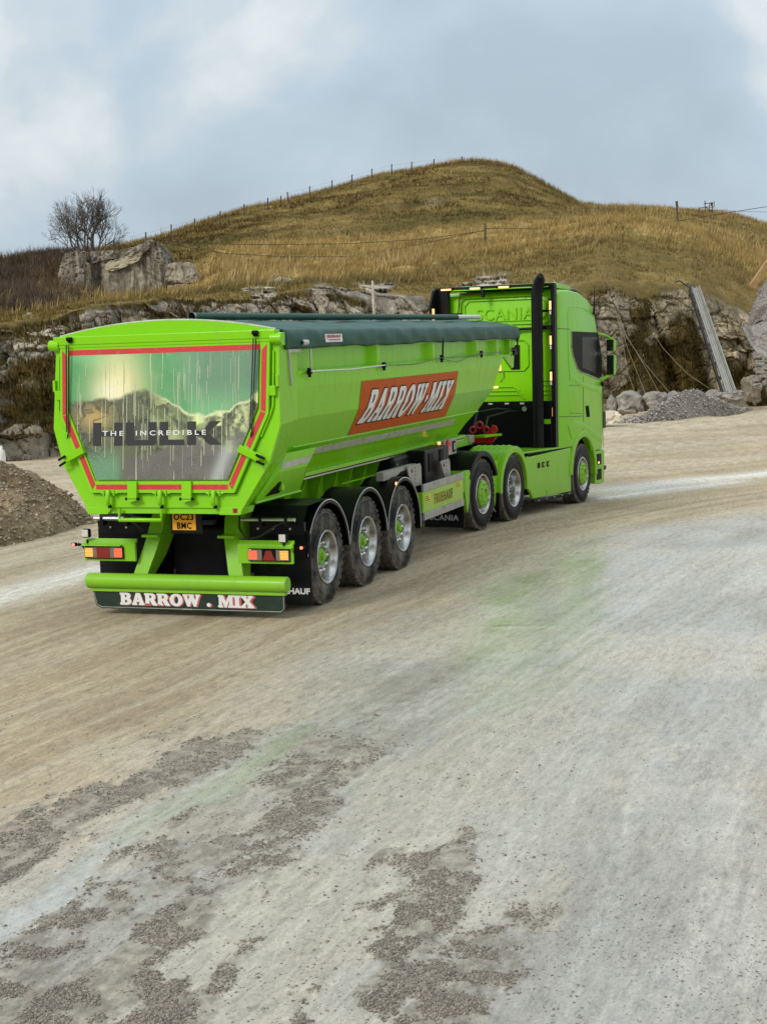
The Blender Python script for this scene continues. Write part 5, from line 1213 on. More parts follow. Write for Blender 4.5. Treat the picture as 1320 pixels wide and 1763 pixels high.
MB().bx(3.42, 5.24, -1.272, -1.235, 0.525, 0.624).build('guard_rail', M_ALU, sg, bevel=0.006)
MB().bx(3.37, 3.419, -1.268, -1.10, 0.63, 0.90).build('guard_end', M_LIME, sg)
sans('guard_lettering_outline', 'FRUEHAUF', (3.86, -1.2635, 0.690), (1, 0, 0), (0, 0, 1), 0.88, 0.150, M_YEL, sg, off=0.04, spacing=1.2, thick=0.002)
sans('guard_lettering', 'FRUEHAUF', (3.88, -1.2665, 0.697), (1, 0, 0), (0, 0, 1), 0.84, 0.136, M_DKRED, sg, off=0.012, spacing=1.25, thick=0.002)
for x, z in ((3.46, 0.76), (4.88, 0.80)):
    sk_ = MB().bx(x, x+0.26, -1.266, -1.2625, z, z+0.095).build('yellow_label', M_YEL, sg)
    for k in range(3): MB().bx(x+0.03, x+0.22-0.03*k, -1.268, -1.2662, z+0.018+k*0.025, z+0.028+k*0.025).build('label_line', M_DKRED, sk_)
sp_ = MB().bx(5.45, 6.05, -0.93, -0.90, 1.215, 1.45).build('control_plate', M_GALV, TRL, bevel=0.006)
MB().lathe([(0, 0), (-0.03, 0.05), (-0.03, 0.075), (0, 0.078)], (5.60, -0.93, 1.375), 1, 18).build('red_button', M_REDP, sp_, smooth=0.7)
MB().bx(5.83, 5.97, -0.945, -0.93, 1.25, 1.41).build('control_socket', M_BLK, sp_, bevel=0.008)
MB().bx(5.86, 5.94, -0.950, -0.944, 1.28, 1.38).build('socket_plate', M_GALV, sp_)
# coupling plate and pin region
MB().bx(6.3, 8.0, -0.42, 0.42, 1.20, 1.26).build('coupling_plate', M_DARK, TRL, bevel=0.01)
for sy in (-1, 1):
    MB().bx(5.35, 5.47, sy*0.62, sy*0.74, 0.42, 1.2).bx(5.28, 5.54, sy*0.58, sy*0.78, 0.38, 0.42).build('landing_leg', M_DARK, TRL, bevel=0.006)
# ================================================================ TRACTOR UNIT
_M = Matrix([list(map(float, T_R[i]))+[0] for i in range(3)]+[[0, 0, 0, 1]])
_off = Vector((9.3, 0, 0))
_M.translation = Vector(T_K) + _M.to_3x3() @ (_off-Vector(T_K))
TRK = empty('lorry_tractor', mat=_M, label='lime green high roof lorry tractor with black upright exhaust coupled to the tipping trailer', cat='lorry')
class TB(MB):
    """builder in tractor coordinates"""
    def build(s, name, mat, parent=None, **k):
        s.v = [Vector(p)-_off for p in s.v]
        return MB.build(s, name, mat, parent, **k)
def tb(): return TB()
def TT(o):   # lettering placed in tractor coordinates
    o.data.transform(Matrix.Translation(-_off)); return o
XT, XD, XF = 6.69, 8.05, 11.63
def arcp(cx, cz, r, a0, a1, n=14): return [(cx+r*math.cos(math.radians(a0+(a1-a0)*i/n)), cz+r*math.sin(math.radians(a0+(a1-a0)*i/n))) for i in range(n+1)]
# cab body as a lofted shell: side outline shrinks towards the flanks at roof and corners
SIDE = [(10.28, 1.07), (10.93, 1.05)]+arcp(XF, 0.53, 0.72, 133, 32, 12)+[(12.30, 0.92), (12.88, 0.92), (12.95, 1.30), (12.955, 1.70), (12.93, 2.15), (12.86, 2.55), (12.72, 2.95), (12.60, 3.14), (12.52, 3.36), (12.38, 3.55), (12.10, 3.68), (11.60, 3.775), (11.0, 3.80), (10.45, 3.78), (10.33, 3.72), (10.29, 3.60)]
def inset(poly, d, xr=10.28, zlow=1.3):
    """pull outline points inwards near roof and front only"""
    out = []
    for x, z in poly:
        nx, nz = x, z
        if z > 3.3: nz = z-d*0.9
        if x > 12.0 and z > 0.9: nx = x-d*1.2
        if x < 10.5 and z > 1.0: nx = x+d*0.7
        out.append((nx, nz))
    return out
rings = []
for y, d in ((-1.25, 0.10), (-1.235, 0.045), (-1.19, 0.015), (-1.10, 0.0), (0.86, 0.0), (0.95, 0.015), (0.995, 0.045), (1.01, 0.10)):
    rings.append([(x, y, z) for x, z in inset(SIDE, d)])
cabo = tb().loft(rings).build('cab_shell', M_LIME, TRK, smooth=0.42)
M_SEAM = mat_basic('panel_gap', (0.010, 0.035, 0.004), rough=0.6)
def seam(pts_, y=-1.2535, r=0.005, nm='panel_seam'): return tb().tube([(x, y, z) for x, z in pts_], r, 5).build(nm, M_SEAM, TRK)
for sy in (-1,):
    y = sy*1.2515
    seam([(10.33, 1.59), (11.66, 1.565)], y); seam([(10.86, 2.125), (11.62, 2.115)], y, 0.004); seam([(10.86, 1.64), (11.60, 1.615)], y, 0.004)
    seam([(11.68, 2.27), (11.68, 1.2)], y, 0.004); seam([(10.32, 3.10), (10.98, 3.10)], y, 0.005); seam([(10.78, 1.42), (10.97, 1.18)], y, 0.005)
    seam([(12.84, 2.18), (12.86, 0.95)], y, 0.004)
    # swage along the door
    tb().loft([[(x, sy*1.25, z+0.05), (x, sy*(1.25+e), z), (x, sy*1.25, z-0.06)] for x, z, e in ((11.0, 2.28, 0.001), (11.5, 2.15, 0.014), (12.1, 2.07, 0.018), (12.8, 2.02, 0.010))], True).build('door_swage', M_LIME, TRK, smooth=0.9)
    tb().loft([[(x, sy*1.25, z+0.06), (x, sy*(1.25+e), z), (x, sy*1.25, z-0.09)] for x, z, e in ((11.1, 1.45, 0.001), (11.7, 1.40, 0.012), (12.3, 1.22, 0.018), (12.8, 1.10, 0.010))], True).build('door_swage', M_LIME, TRK, smooth=0.9)
    # raised upper panel outline on the high roof flank
    pth = [(10.84, 3.12), (10.84, 3.36), (10.89, 3.45), (11.0, 3.49), (11.6, 3.50), (12.1, 3.44), (12.36, 3.36)]
    tb().tube([(x, sy*1.243, z) for x, z in pth], 0.016, 6).build('flank_ridge', M_LIME, TRK, smooth=1)
    tb().tube([(10.84, sy*1.246, 3.12), (10.84, sy*1.250, 2.6), (10.92, sy*1.250, 2.2)], 0.012, 6).build('flank_ridge', M_LIME, TRK, smooth=1)
    # side window
    WIN = [(11.04, 3.065), (12.60, 3.075), (12.80, 2.62), (12.80, 2.26), (12.62, 2.225), (11.95, 2.32), (11.55, 2.36), (11.36, 2.42), (11.10, 2.66), (11.03, 2.80)]
    wf = tb().prism(WIN, 1, sy*1.245, sy*1.2575).build('window_surround', M_BLACKG, TRK)
    tb().tube([(x, sy*1.258, z) for x, z in [(12.80, 2.26), (12.62, 2.213), (11.95, 2.308), (11.55, 2.348), (11.35, 2.41), (11.09, 2.65), (11.015, 2.80), (11.02, 3.07)]], 0.009, 6).build('window_trim', M_SILT, wf, smooth=1)
    tb().prism([(11.62, 2.98), (12.52, 2.99), (12.52, 2.30), (12.0, 2.38), (11.62, 2.43)], 1, sy*1.2577, sy*1.2600).build('side_window', M_GLASS, wf)
    # black pillar strip; pale glints are painted into the glass colour
    tb().bx(12.53, 12.56, sy*1.255, sy*1.264, 2.26, 3.05).build('window_pillar', M_BLACK, wf)
    # handle recess
    hd = tb().prism([(11.80, 1.745), (11.99, 1.745), (12.05, 1.54), (11.86, 1.54)], 1, sy*1.248, sy*1.256).build('handle_recess', M_BLK, TRK)
    tb().tube([(11.92, sy*1.262, 1.72), (11.96, sy*1.262, 1.56)], 0.013, 8).build('door_handle', M_BLACK, hd)
for sy in (-1, 1):
    # arch flare
    rg = []
    for a in np.linspace(-4, 178, 24):
        a = math.radians(float(a)); ca, sa = math.cos(a), math.sin(a)
        rg.append([(XF+r*ca, sy*yy_, 0.53+r*sa) for r, yy_ in ((0.79, 1.245), (0.775, 1.275), (0.70, 1.285), (0.665, 1.27), (0.665, 1.15), (0.79, 1.15))])
    tb().loft(rg).build('wheel_arch', M_LIME, TRK, smooth=0.7)
    rg = []
    for a in np.linspace(-4, 178, 24):
        a = math.radians(float(a)); ca, sa = math.cos(a), math.sin(a)
        rg.append([(XF+0.66*ca, sy*1.15, 0.53+0.66*sa), (XF+0.66*ca, sy*0.75, 0.53+0.66*sa), (XF+0.64*ca, sy*0.75, 0.53+0.64*sa), (XF+0.64*ca, sy*1.15, 0.53+0.64*sa)])
    tb().loft(rg).build('arch_liner', M_BLACK, TRK, smooth=0.7)
    # mirrors
    for (z0, z1, w_) in ((2.72, 2.965, 0.30), (2.28, 2.675, 0.30)):
        mh = tb().prism([(12.92, z0), (13.05, z0+0.02), (13.09, z1-0.03), (12.94, z1)], 1, sy*1.31, sy*1.46)
        h_ = mh.build('mirror', M_LIME, TRK, bevel=0.025, seg=3)
        tb().prism([(sy*1.322, z0+0.018), (sy*1.448, z0+0.018), (sy*1.448, z1-0.018), (sy*1.322, z1-0.018)], 0, 12.905, 12.945).build('mirror_glass', M_GLASS, h_)
    tb().tube([(12.66, sy*1.22, 3.06), (12.90, sy*1.32, 3.02), (12.99, sy*1.40, 2.955)], [0.024, 0.02, 0.018], 8).build('mirror_arm', M_LIME, TRK, smooth=1)
    tb().tube([(12.78, sy*1.235, 2.20), (12.92, sy*1.34, 2.27), (12.98, sy*1.40, 2.29)], [0.032, 0.026, 0.02], 8).build('mirror_arm', M_LIME, TRK, smooth=1)
    tb().tube([(12.76, sy*1.25, 2.14), (12.78, sy*1.29, 2.12)], 0.035, 8).build('mirror_pivot', M_BLK, TRK)
    tb().tube([(12.60, sy*1.18, 3.10), (12.62, sy*1.20, 3.22)], 0.02, 6).build('drip_bracket', M_LIME, TRK)
    # skirt between axles
    sk = tb().prism([(8.68, 0.98), (10.93, 1.035), (10.93, 0.26), (8.93, 0.285), (8.80, 0.42)], 1, sy*1.25, sy*1.20).build('side_skirt', M_LIME, TRK, bevel=0.012)
    tb().bx(8.2, 10.93, sy*0.55, sy*1.248, 1.045, 1.075).build('deck_plate', M_LIME, TRK, bevel=0.008)
    tb().bx(8.72, 10.93, sy*1.20, sy*1.243, 1.02, 1.045).build('deck_shadow_gap', M_BLK, TRK)
    sl = tb().tube([(8.92, sy*1.245, 0.245), (10.95, sy*1.245, 0.225)], 0.028, 8).build('skirt_light_bar', M_DARK, TRK, smooth=1)
    for k in range(5): tb().tube([(9.15+k*0.4, sy*1.268, 0.24), (9.15+k*0.4, sy*1.278, 0.24)], 0.014, 8).build('skirt_light', M_LED, sl)
    seam([(9.6, 0.38), (9.6, 0.30)], sy*1.2515, 0.004)
    for k, (x_, mt) in enumerate(((9.22, M_BLK), (9.44, M_MARK), (9.68, M_MARK))):
        bz_ = tb().bx(x_-0.055, x_+0.055, sy*1.25, sy*1.262, 0.775, 0.865).build('skirt_badge', M_BLK, sk, bevel=0.012)
        if k: tb().bx(x_-0.022, x_+0.022, sy*1.262, sy*1.268, 0.80, 0.84).build('badge_lamp', mat_basic('amber_lens_dim', (0.45, 0.42, 0.12), rough=0.3), bz_)
    # drive axle fender with ridges
    gm = tb(); guard(gm, XD, 0.53, 0.665, sy*0.60, sy*1.262, 12, 168, 0.02)
    fd = gm.build('drive_fender', M_LIME, TRK, smooth=0.6)
    rg = []
    for a in np.linspace(-6, 184, 26):
        a = math.radians(float(a)); ca, sa = math.cos(a), math.sin(a)
        rg.append([(XD+r*ca, sy*yy_, 0.53+r*sa) for r, yy_ in ((0.67, 1.20), (0.665, 1.262), (0.60, 1.272), (0.565, 1.262), (0.565, 1.20))])
    tb().loft(rg).build('fender_lip', M_LIME, fd, smooth=0.8)
    for yy_ in (0.66, 0.76, 0.86, 0.96, 1.06, 1.16):
        pth = [(XD+0.672*math.cos(math.radians(a)), sy*yy_, 0.53+0.672*math.sin(math.radians(a))) for a in np.linspace(25, 160, 14)]
        tb().tube([(float(a), b, float(c)) for a, b, c in pth], 0.013, 6).build('fender_ridge', M_LIME, fd, smooth=1)
    tb().prism([(8.55, 0.95), (8.72, 1.0), (8.86, 0.45), (8.74, 0.42)], 1, sy*1.21, sy*1.252).build('fender_panel', M_LIME, TRK, bevel=0.008)
    # tag axle guard, infill and flap panel
    gm = tb(); guard(gm, XT, 0.53, 0.655, sy*0.62, sy*1.262, 30, 150, 0.02)
    gm.build('tag_guard', M_BLACK, TRK, smooth=0.6)
    rg = []
    for a in np.linspace(25, 155, 22):
        a = math.radians(float(a)); ca, sa = math.cos(a), math.sin(a)
        rg.append([(XT+r*ca, sy*yy_, 0.53+r*sa) for r, yy_ in ((0.658, 1.20), (0.655, 1.262), (0.61, 1.275), (0.575, 1.262), (0.575, 1.20))])
    tb().loft(rg).build('tag_guard_lip', M_BLACK, TRK, smooth=0.8)
    tb().prism([(5.92, 0.93), (6.12, 0.93)]+arcp(XT, 0.53, 0.60, 150, 183, 6)+[(6.03, 0.30), (5.98, 0.36), (5.92, 0.62)], 1, sy*1.26, sy*1.20).build('quarter_panel', M_LIME, TRK, bevel=0.01)
    tb().bx(5.86, 5.90, sy*0.72, sy*1.26, 0.62, 0.93).build('quarter_back', M_LIME, TRK, bevel=0.008)
    tb().prism([(7.10, 0.98), (7.45, 1.0), (7.45, 0.62), (7.30, 0.30)], 1, sy*1.16, sy*1.20).build('infill_panel', M_LIME, TRK)
    fp = tb().bx(5.80, 5.815, sy*0.66, sy*1.28, 0.10, 0.62).build('rear_mudflap', M_BLACK, TRK)
    fp2 = tb().bx(7.34, 7.355, sy*0.66, sy*1.26, 0.10, 0.50).build('mudflap', M_BLACK, TRK)
    # cab lower steps and bumper
    tb().prism([(12.36, 0.30), (12.90, 0.28), (12.95, 0.45), (12.96, 0.90), (12.42, 0.90), (12.36, 0.72)], 1, sy*1.245, sy*0.80).build('step_housing', M_LIME, TRK, bevel=0.012)
    for z_ in (0.36, 0.64): tb().bx(12.46, 12.74, sy*1.243, sy*1.255, z_, z_+0.20).build('step_opening', M_BLK, TRK, bevel=0.01)
    tb().bx(12.48, 12.74, sy*1.20, sy*1.262, 0.60, 0.63).build('step_tread', M_LIME, TRK)
    tb().bx(12.52, 12.56, sy*1.258, sy*1.27, 0.66, 0.70).build('side_marker', M_MARK, TRK)
    make_wheel('wheel', XT, sy*1.25, 0.53, sy, 'tag', TRK, w=0.32, tyre_mat=M_TYREC, off=tuple(-_off))
    make_wheel('wheel', XD, sy*1.25, 0.53, sy, 'drive', TRK, w=0.30, tyre_mat=M_TYREC, off=tuple(-_off))
    make_wheel('wheel', XF, sy*1.25, 0.53, sy, 'tag', TRK, w=0.32, tyre_mat=M_TYREC, off=tuple(-_off))
    tb().lathe([(0, 0.30), (0, 0.52), (-sy*0.28, 0.52), (-sy*0.28, 0.30)], (XD, sy*0.92, 0.53), 1, 40).build('inner_twin_tyre', M_TYREC, TRK, smooth=0.6)
tb().bx(12.72, 12.99, -1.22, 1.22, 0.27, 0.92).build('front_bumper', M_LIME, TRK, bevel=0.03)
tb().bx(12.90, 13.10, -1.24, -1.10, 1.30, 1.62).build('corner_deflector', M_BLACK, TRK, bevel=0.02)
tb().bx(12.90, 13.06, -1.25, -1.15, 0.52, 0.60).build('lamp_corner', M_BLACK, TRK, bevel=0.01)
tb().prism([(12.64, 3.14), (12.86, 2.60), (12.94, 2.15), (12.98, 2.15), (12.90, 2.60), (12.68, 3.14)], 1, -1.08, 0.84).build('windscreen', M_GLASS, TRK)
tb().prism([(12.60, 3.16), (12.96, 3.04), (12.98, 3.08), (12.62, 3.28)], 1, -1.10, 0.86).build('sun_visor', M_BLACKG, TRK)
tb().prism([(11.30, 3.775), (11.70, 3.84), (12.10, 3.78), (12.36, 3.62), (12.40, 3.55), (11.9, 3.70)], 1, -1.10, 0.86).build('roof_light_bar', M_BLACK, TRK, bevel=0.01)
# rear wall pressings
RW = 10.275
def rw_tube(pts_, r=0.012): return tb().tube([(RW-0.002, y, z) for y, z in pts_], r, 6).build('pressed_rib', M_LIME, TRK, smooth=1)
def rrect(y0, y1, z0, z1, c=0.08): return [(y0+c, z0), (y1-c, z0), (y1, z0+c), (y1, z1-c), (y1-c, z1), (y0+c, z1), (y0, z1-c), (y0, z0+c), (y0+c, z0)]
rw_tube(rrect(-1.12, 0.52, 3.20, 3.68)); rw_tube(rrect(-1.05, 0.44, 3.26, 3.62), 0.008)
rw_tube([(-1.2, 3.12), (-0.5, 3.14), (-0.35, 3.22), (0.6, 3.22)], 0.012)
rw_tube(rrect(-0.72, 1.05, 2.40, 2.92)); 
for z_ in (1.98, 2.05, 2.14, 2.22): rw_tube([(-0.98, z_), (-1.18, z_)], 0.010)
for z_, yy_ in ((1.98, -0.60), (2.05, -0.55), (2.12, -0.50)): rw_tube([(1.0, z_), (yy_+0.06, z_), (yy_, z_-0.03), (yy_-0.05, z_-0.07)], 0.010)
tb().box((RW-0.006, -0.48, 2.63), (0.012, 0.16, 0.42)).build('rear_vent', M_BLK, TRK)
tb().tube([(RW-0.02, 0.45, 3.06), (RW-0.03, -0.45, 3.05), (RW-0.05, -0.62, 3.11), (RW-0.05, -1.18, 3.12)], 0.022, 8).build('cable_trunking', M_BLACK, TRK, smooth=1)
me = sans_mesh('x', 'SCANIA', offset=0.01, depth=0.02, spacing=1.1); fit(me, 1.05, 0.20, 0, 0.007)
o = link('embossed_lettering', me, M_LIME, TRK); place(o, (RW-0.004, 0.225, 3.285), (0, -1, 0), (0, 0, 1)); TT(o)
# black equipment wall under the sleeper
tb().bx(10.05, 10.262, -1.20, 1.0, 1.08, 1.87).build('equipment_wall', M_BLK, TRK, bevel=0.01)
tb().bx(10.263, 10.45, -1.19, 1.19, 1.12, 1.60).build('cab_rear_beam', M_DARK, TRK)
for y in (0.55, 0.22, -0.10, -0.40, -0.68): tb().box((10.045, y, 1.835), (0.02, 0.075, 0.028)).build('white_marker', M_LED, TRK)
gp_ = tb().tube([(10.03, -0.72, 1.74), (10.045, -0.72, 1.74)], 0.045, 14).build('air_coupling', M_STEEL, TRK)
tb().bx(10.262, 10.30, -1.20, -0.95, 1.60, 1.64).build('step_plate', M_LIME, TRK)
tb().bx(10.0, 10.03, -1.19, -1.0, 1.48, 1.56).build('step_plate', M_LIME, TRK)
# frame, fifth wheel, catwalk
for sy in (-1, 1): tb().bx(6.0, 10.3, sy*0.38, sy*0.46, 0.72, 1.0).build('frame_rail', M_DARK, TRK)
tb().bx(8.6, 10.05, -0.55, 0.55, 1.0, 1.03).build('catwalk', M_DARK, TRK)
tb().lathe([(-0.04, 0.0), (-0.04, 0.52), (0.04, 0.50), (0.04, 0.0)], (7.45, 0, 1.12), 2, 28).build('fifth_wheel', M_DARK, TRK, smooth=0.6)
tb().bx(8.75, 10.0, -1.18, -0.60, 0.35, 1.0).bx(8.75, 10.0, 0.60, 1.18, 0.35, 1.0).build('fuel_tank', M_DARK, TRK, kind='stuff')
tb().bx(10.4, 12.6, -0.7, 0.7, 0.35, 1.1).build('engine_mass', M_DARK, TRK)
for k in range(4): tb().bx(5.95+0.02*k, 6.30+0.02*k, -0.62-0.04*k, -0.50, 1.06+k*0.022, 1.07+k*0.022).build('coupling_strip', M_STEEL, TRK)
for x_ in (XT, XD, XF): tb().tube([(x_, -0.95, 0.53), (x_, 0.95, 0.53)], 0.08, 12).build('axle', M_DARK, TRK, smooth=0.7)
# susie arm with red coupling heads
tb().bx(8.45, 9.25, -0.60, -0.40, 1.315, 1.352).build('coupling_shelf', M_LIME, TRK, bevel=0.004)
rb = tb().prism([(-0.10+0.0, 1.31), (-0.62, 1.31), (-0.52, 1.20), (-0.22, 1.20)], 0, 8.95, 9.0).build('red_bracket', M_REDP, TRK)
for (y, z, r) in ((-0.30, 1.50, 0.055), (-0.18, 1.42, 0.05), (-0.42, 1.42, 0.05), (-0.56, 1.43, 0.045)):
    rg = [(9.0+0.0, y+r*math.cos(a), z+r*math.sin(a)) for a in np.linspace(0, 2*math.pi, 13)]
    tb().tube(rg, 0.018, 6).build('red_air_line', M_REDP, TRK, smooth=1)
tb().box((8.98, -0.55, 1.42), (0.05, 0.07, 0.16), Matrix.Rotation(0.25, 3, 'X')).build('red_lever', M_REDP, TRK, bevel=0.006)
tb().tube([(9.0, -0.2, 1.45), (9.4, -0.1, 1.7), (9.8, -0.3, 1.75), (10.04, -0.5, 1.72)], 0.02, 8).tube([(9.0, -0.4, 1.45), (9.4, -0.3, 1.62), (9.8, -0.5, 1.70), (10.04, -0.65, 1.70)], 0.02, 8).build('air_line', M_HOSE, TRK, smooth=1)
# exhaust stack on the right, its mate on the left
for sy in (-1,):
    ex = tb().tube([(9.95, sy*1.00, 1.08), (9.95, sy*1.00, 3.70), (9.94, sy*1.03, 3.82), (9.90, sy*1.08, 3.93), (9.84, sy*1.11, 3.98)], [0.097, 0.097, 0.096, 0.088, 0.05], 24).build('exhaust_stack', M_BLACK, TRK, smooth=1)
    tb().tube([(9.93, sy*1.0, 1.5), (9.93, sy*1.0, 1.51)], 0.11, 24).build('stack_clamp', M_DARK, ex)
# marker light frame
for sy in (-1, 1):
    tb().bx(10.12, 10.25, -1.255 if sy < 0 else 0.70, -1.185 if sy < 0 else 0.98, 1.08 if sy < 0 else 2.0, 3.84).build('frame_upright', M_BLACK, TRK, bevel=0.008)
    for z_, h_ in ((3.47, 0.24), (2.88, 0.24), (2.27, 0.24), (1.66, 0.24)):
        if sy > 0: continue
        mb = tb().box((10.115, sy*1.185, z_), (0.02, 0.05, h_+0.02)).build('marker_housing', M_BLK, TRK)
        tb().box((10.103, sy*1.185, z_+0.02), (0.012, 0.032, h_*0.62)).build('marker_lens', M_MARK, mb)
        tb().box((10.103, sy*1.185, z_-0.10), (0.010, 0.030, 0.06)).build('marker_tail', M_LED, mb)
    if sy < 0: tb().box((10.12, sy*1.04, 3.40), (0.05, 0.20, 0.04)).build('frame_bracket', M_BLACK, TRK)
    if sy < 0: tb().box((10.12, sy*1.10, 3.12), (0.10, 0.20, 0.07)).build('frame_bracket', M_BLACK, TRK)
tb().bx(10.12, 10.24, -1.25, 0.95, 3.79, 3.87).build('frame_top_bar', M_BLACK, TRK, bevel=0.008)
for y in (0.72, 0.18, -0.35, -0.98):
    mb = tb().box((10.112, y, 3.83), (0.02, 0.26, 0.05)).build('marker_housing', M_BLK, TRK)
    tb().box((10.10, y, 3.832), (0.012, 0.19, 0.030)).build('marker_lens', M_MARK, mb)
tb().prism([(10.08, 3.80), (10.20, 3.86), (10.55, 3.90), (11.3, 3.86), (11.3, 3.80)], 1, -1.15, 0.62).build('roof_spoiler', M_LIME, TRK, bevel=0.01)
tb().box((10.08, 0.02, 3.74), (0.06, 0.06, 0.14)).build('reversing_camera', M_BLACK, TRK, bevel=0.01)
tb().tube([(10.2, 0.50, 3.72), (10.2, 0.56, 3.2)], 0.012, 6).build('frame_cable', M_HOSE, TRK)
tb().box((10.15, 0.58, 3.40), (0.05, 0.26, 0.04)).build('frame_bracket', M_BLACK, TRK)
# left side deflector wing
tb().prism([(9.85, 1.4), (9.80, 3.55), (9.95, 3.82), (10.35, 3.90), (10.40, 3.6), (10.25, 1.4)], 1, 0.885, 0.925).build('side_deflector', M_BLACK, TRK, bevel=0.01)
tb().bx(9.86, 9.90, 0.86, 0.884, 3.25, 3.5).build('side_marker', M_MARK, TRK)
# aerial
tb().tube([(12.30, -1.24, 3.40), (12.30, -1.27, 3.42), (12.36, -1.27, 3.90)], [0.03, 0.02, 0.004], 6).build('aerial', M_BLK, TRK)
o = sans('flap_lettering', 'SCANIA', (5.798, -0.74, 0.205), (0, -1, 0), (0, 0, 1), 0.46, 0.085, M_GREYP, TRK, off=0.03, spacing=1.1, thick=0.003); TT(o)
o = sans('flap_lettering', 'SCANIA', (7.337, -0.74, 0.205), (0, -1, 0), (0, 0, 1), 0.46, 0.085, M_GREYP, TRK, off=0.03, spacing=1.1, thick=0.003); TT(o)
M_PALE = mat_basic('pale_step', (0.5, 0.5, 0.46), rough=0.5)
# ================================================================ SITE OBJECTS
NR = V.shape[0] if V.ndim == 3 else 0
TERR = np.zeros(len(tme.vertices)*3, np.float32); tme.vertices.foreach_get('co', TERR); TERR = TERR.reshape(len(seg), len(U), 3).astype(float)
TU, TVv, TD = to_uv(TERR)
def on_hill(u, v, r0=193, r1=455):
    """terrain point seen in direction (u, v), lowest hit first"""
    c = int(np.clip(np.searchsorted(U, u), 0, len(U)-1))
    col_ = TVv[r0:r1, c]; best = np.minimum.accumulate(col_)
    k = int(np.argmax(best <= v)) if (best <= v).any() else int(np.argmin(col_))
    return TERR[r0+k, c], r0+k, c
def gz_at(x, y): return float(g_base(np.array([x]), np.array([y]))[0])
def tri_mesh(name, P, mat, **k):
    """P: (n, 3, 3) loose triangles"""
    n = len(P); me = np_mesh(name, P.reshape(-1, 3), np.arange(n*3).reshape(-1, 3))
    return me
GA = bpy.data.materials.new('grass'); GA.use_nodes = True
_t = GA.node_tree; _p = _t.nodes['Principled BSDF']; _a = N(_t, 'ShaderNodeAttribute', attribute_name='Col'); L(_t, _a.outputs['Color'], _p.inputs['Base Color'])
_p.inputs['Roughness'].default_value = 0.8; _p.inputs['Specular IOR Level'].default_value = 0.15
def blades(name, base, length, width, cols, lean, per, spread, label, cat=None, flat=0.35):
    n = len(base); B_ = np.repeat(base, per, 0); m_ = len(B_)
    B_ = B_ + np.stack([RNG.normal(0, spread, m_), RNG.normal(0, spread, m_), RNG.normal(0, 0.02, m_)], -1)
    Ln = np.repeat(length, per)*RNG.uniform(0.55, 1.25, m_); W_ = width*RNG.uniform(0.6, 1.4, m_)
    ang = RNG.uniform(0, 2*np.pi, m_); h = np.stack([np.cos(ang), np.sin(ang), ang*0], -1)
    dirv = h*RNG.uniform(0.1, 1.0, m_)[:, None]*flat + lean + np.array([0, 0, 1.0]); dirv /= np.linalg.norm(dirv, axis=1)[:, None]
    a2 = RNG.uniform(0, 2*np.pi, m_)*0.3+math.atan2(RH[1], RH[0]); s_ = np.stack([np.cos(a2), np.sin(a2), a2*0], -1)*W_[:, None]
    tip = B_+dirv*Ln[:, None]
    P = np.stack([B_-s_-[0, 0, 0.05], B_+s_-[0, 0, 0.05], tip], 1)
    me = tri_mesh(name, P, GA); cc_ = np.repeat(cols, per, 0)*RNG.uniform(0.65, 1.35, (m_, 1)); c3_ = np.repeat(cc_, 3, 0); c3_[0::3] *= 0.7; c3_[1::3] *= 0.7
    set_color(me, 'Col', np.clip(c3_, 0.005, 0.95))
    return link(name, me, GA, kind='stuff', label=label, cat=cat)
tc_attr = np.zeros(len(tme.vertices)*4, np.float32); tme.attributes['Col'].data.foreach_get('color', tc_attr); TC = tc_attr.reshape(len(seg), len(U), 4)[..., :3]
rockm = rock
goldm = gold
def sample(n, r0, r1, cond):
    r = RNG.integers(r0, r1, n); c = RNG.integers(40, len(U)-40, n); ok = RNG.random(n) < cond[r, c]
    ok &= ~((RNG.random(n) < 0.8) & (U[c] > 90) & (U[c] < 370) & (r > 215) & (r < 345))
    r, c = r[ok], c[ok]; fr = RNG.random(len(r))[:, None]; fc = RNG.random(len(r))[:, None]
    Pp = TERR[r, c]*(1-fr)*(1-fc)+TERR[r+1, c]*fr*(1-fc)+TERR[r, c+1]*(1-fr)*fc+TERR[r+1, c+1]*fr*fc
    return Pp, r, c
clump = sstep(0.40, 0.62, fbm(Pn*0.9, 3, 401))
P_, r_, c_ = sample(110000, 225, 455, goldm*(0.25+0.75*clump)*(1-rockm))
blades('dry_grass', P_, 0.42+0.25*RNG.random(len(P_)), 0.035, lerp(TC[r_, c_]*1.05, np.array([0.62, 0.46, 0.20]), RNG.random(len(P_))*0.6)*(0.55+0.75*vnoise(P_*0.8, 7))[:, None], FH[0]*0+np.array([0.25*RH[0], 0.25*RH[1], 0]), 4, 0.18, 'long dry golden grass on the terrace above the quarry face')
P_, r_, c_ = sample(120000, 200, 455, (1-goldm)*(1-rockm)*(0.35+0.65*clump))
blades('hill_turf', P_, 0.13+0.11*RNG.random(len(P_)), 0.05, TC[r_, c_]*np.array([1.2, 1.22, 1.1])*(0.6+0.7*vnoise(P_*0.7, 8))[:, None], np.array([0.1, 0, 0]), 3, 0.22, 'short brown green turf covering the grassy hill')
# skyline fringe
rr0 = 453-8
cidx = RNG.integers(2, len(U)-2, 9000); ridx = RNG.integers(rr0, 455, 9000); Pf = TERR[ridx, cidx]
blades('crest_grass', Pf, 0.35+0.3*RNG.random(len(Pf)), 0.03, TC[ridx, cidx]*1.3, np.array([0.0, 0, 0]), 3, 0.2, 'thin dry grass along the skyline of the hill')
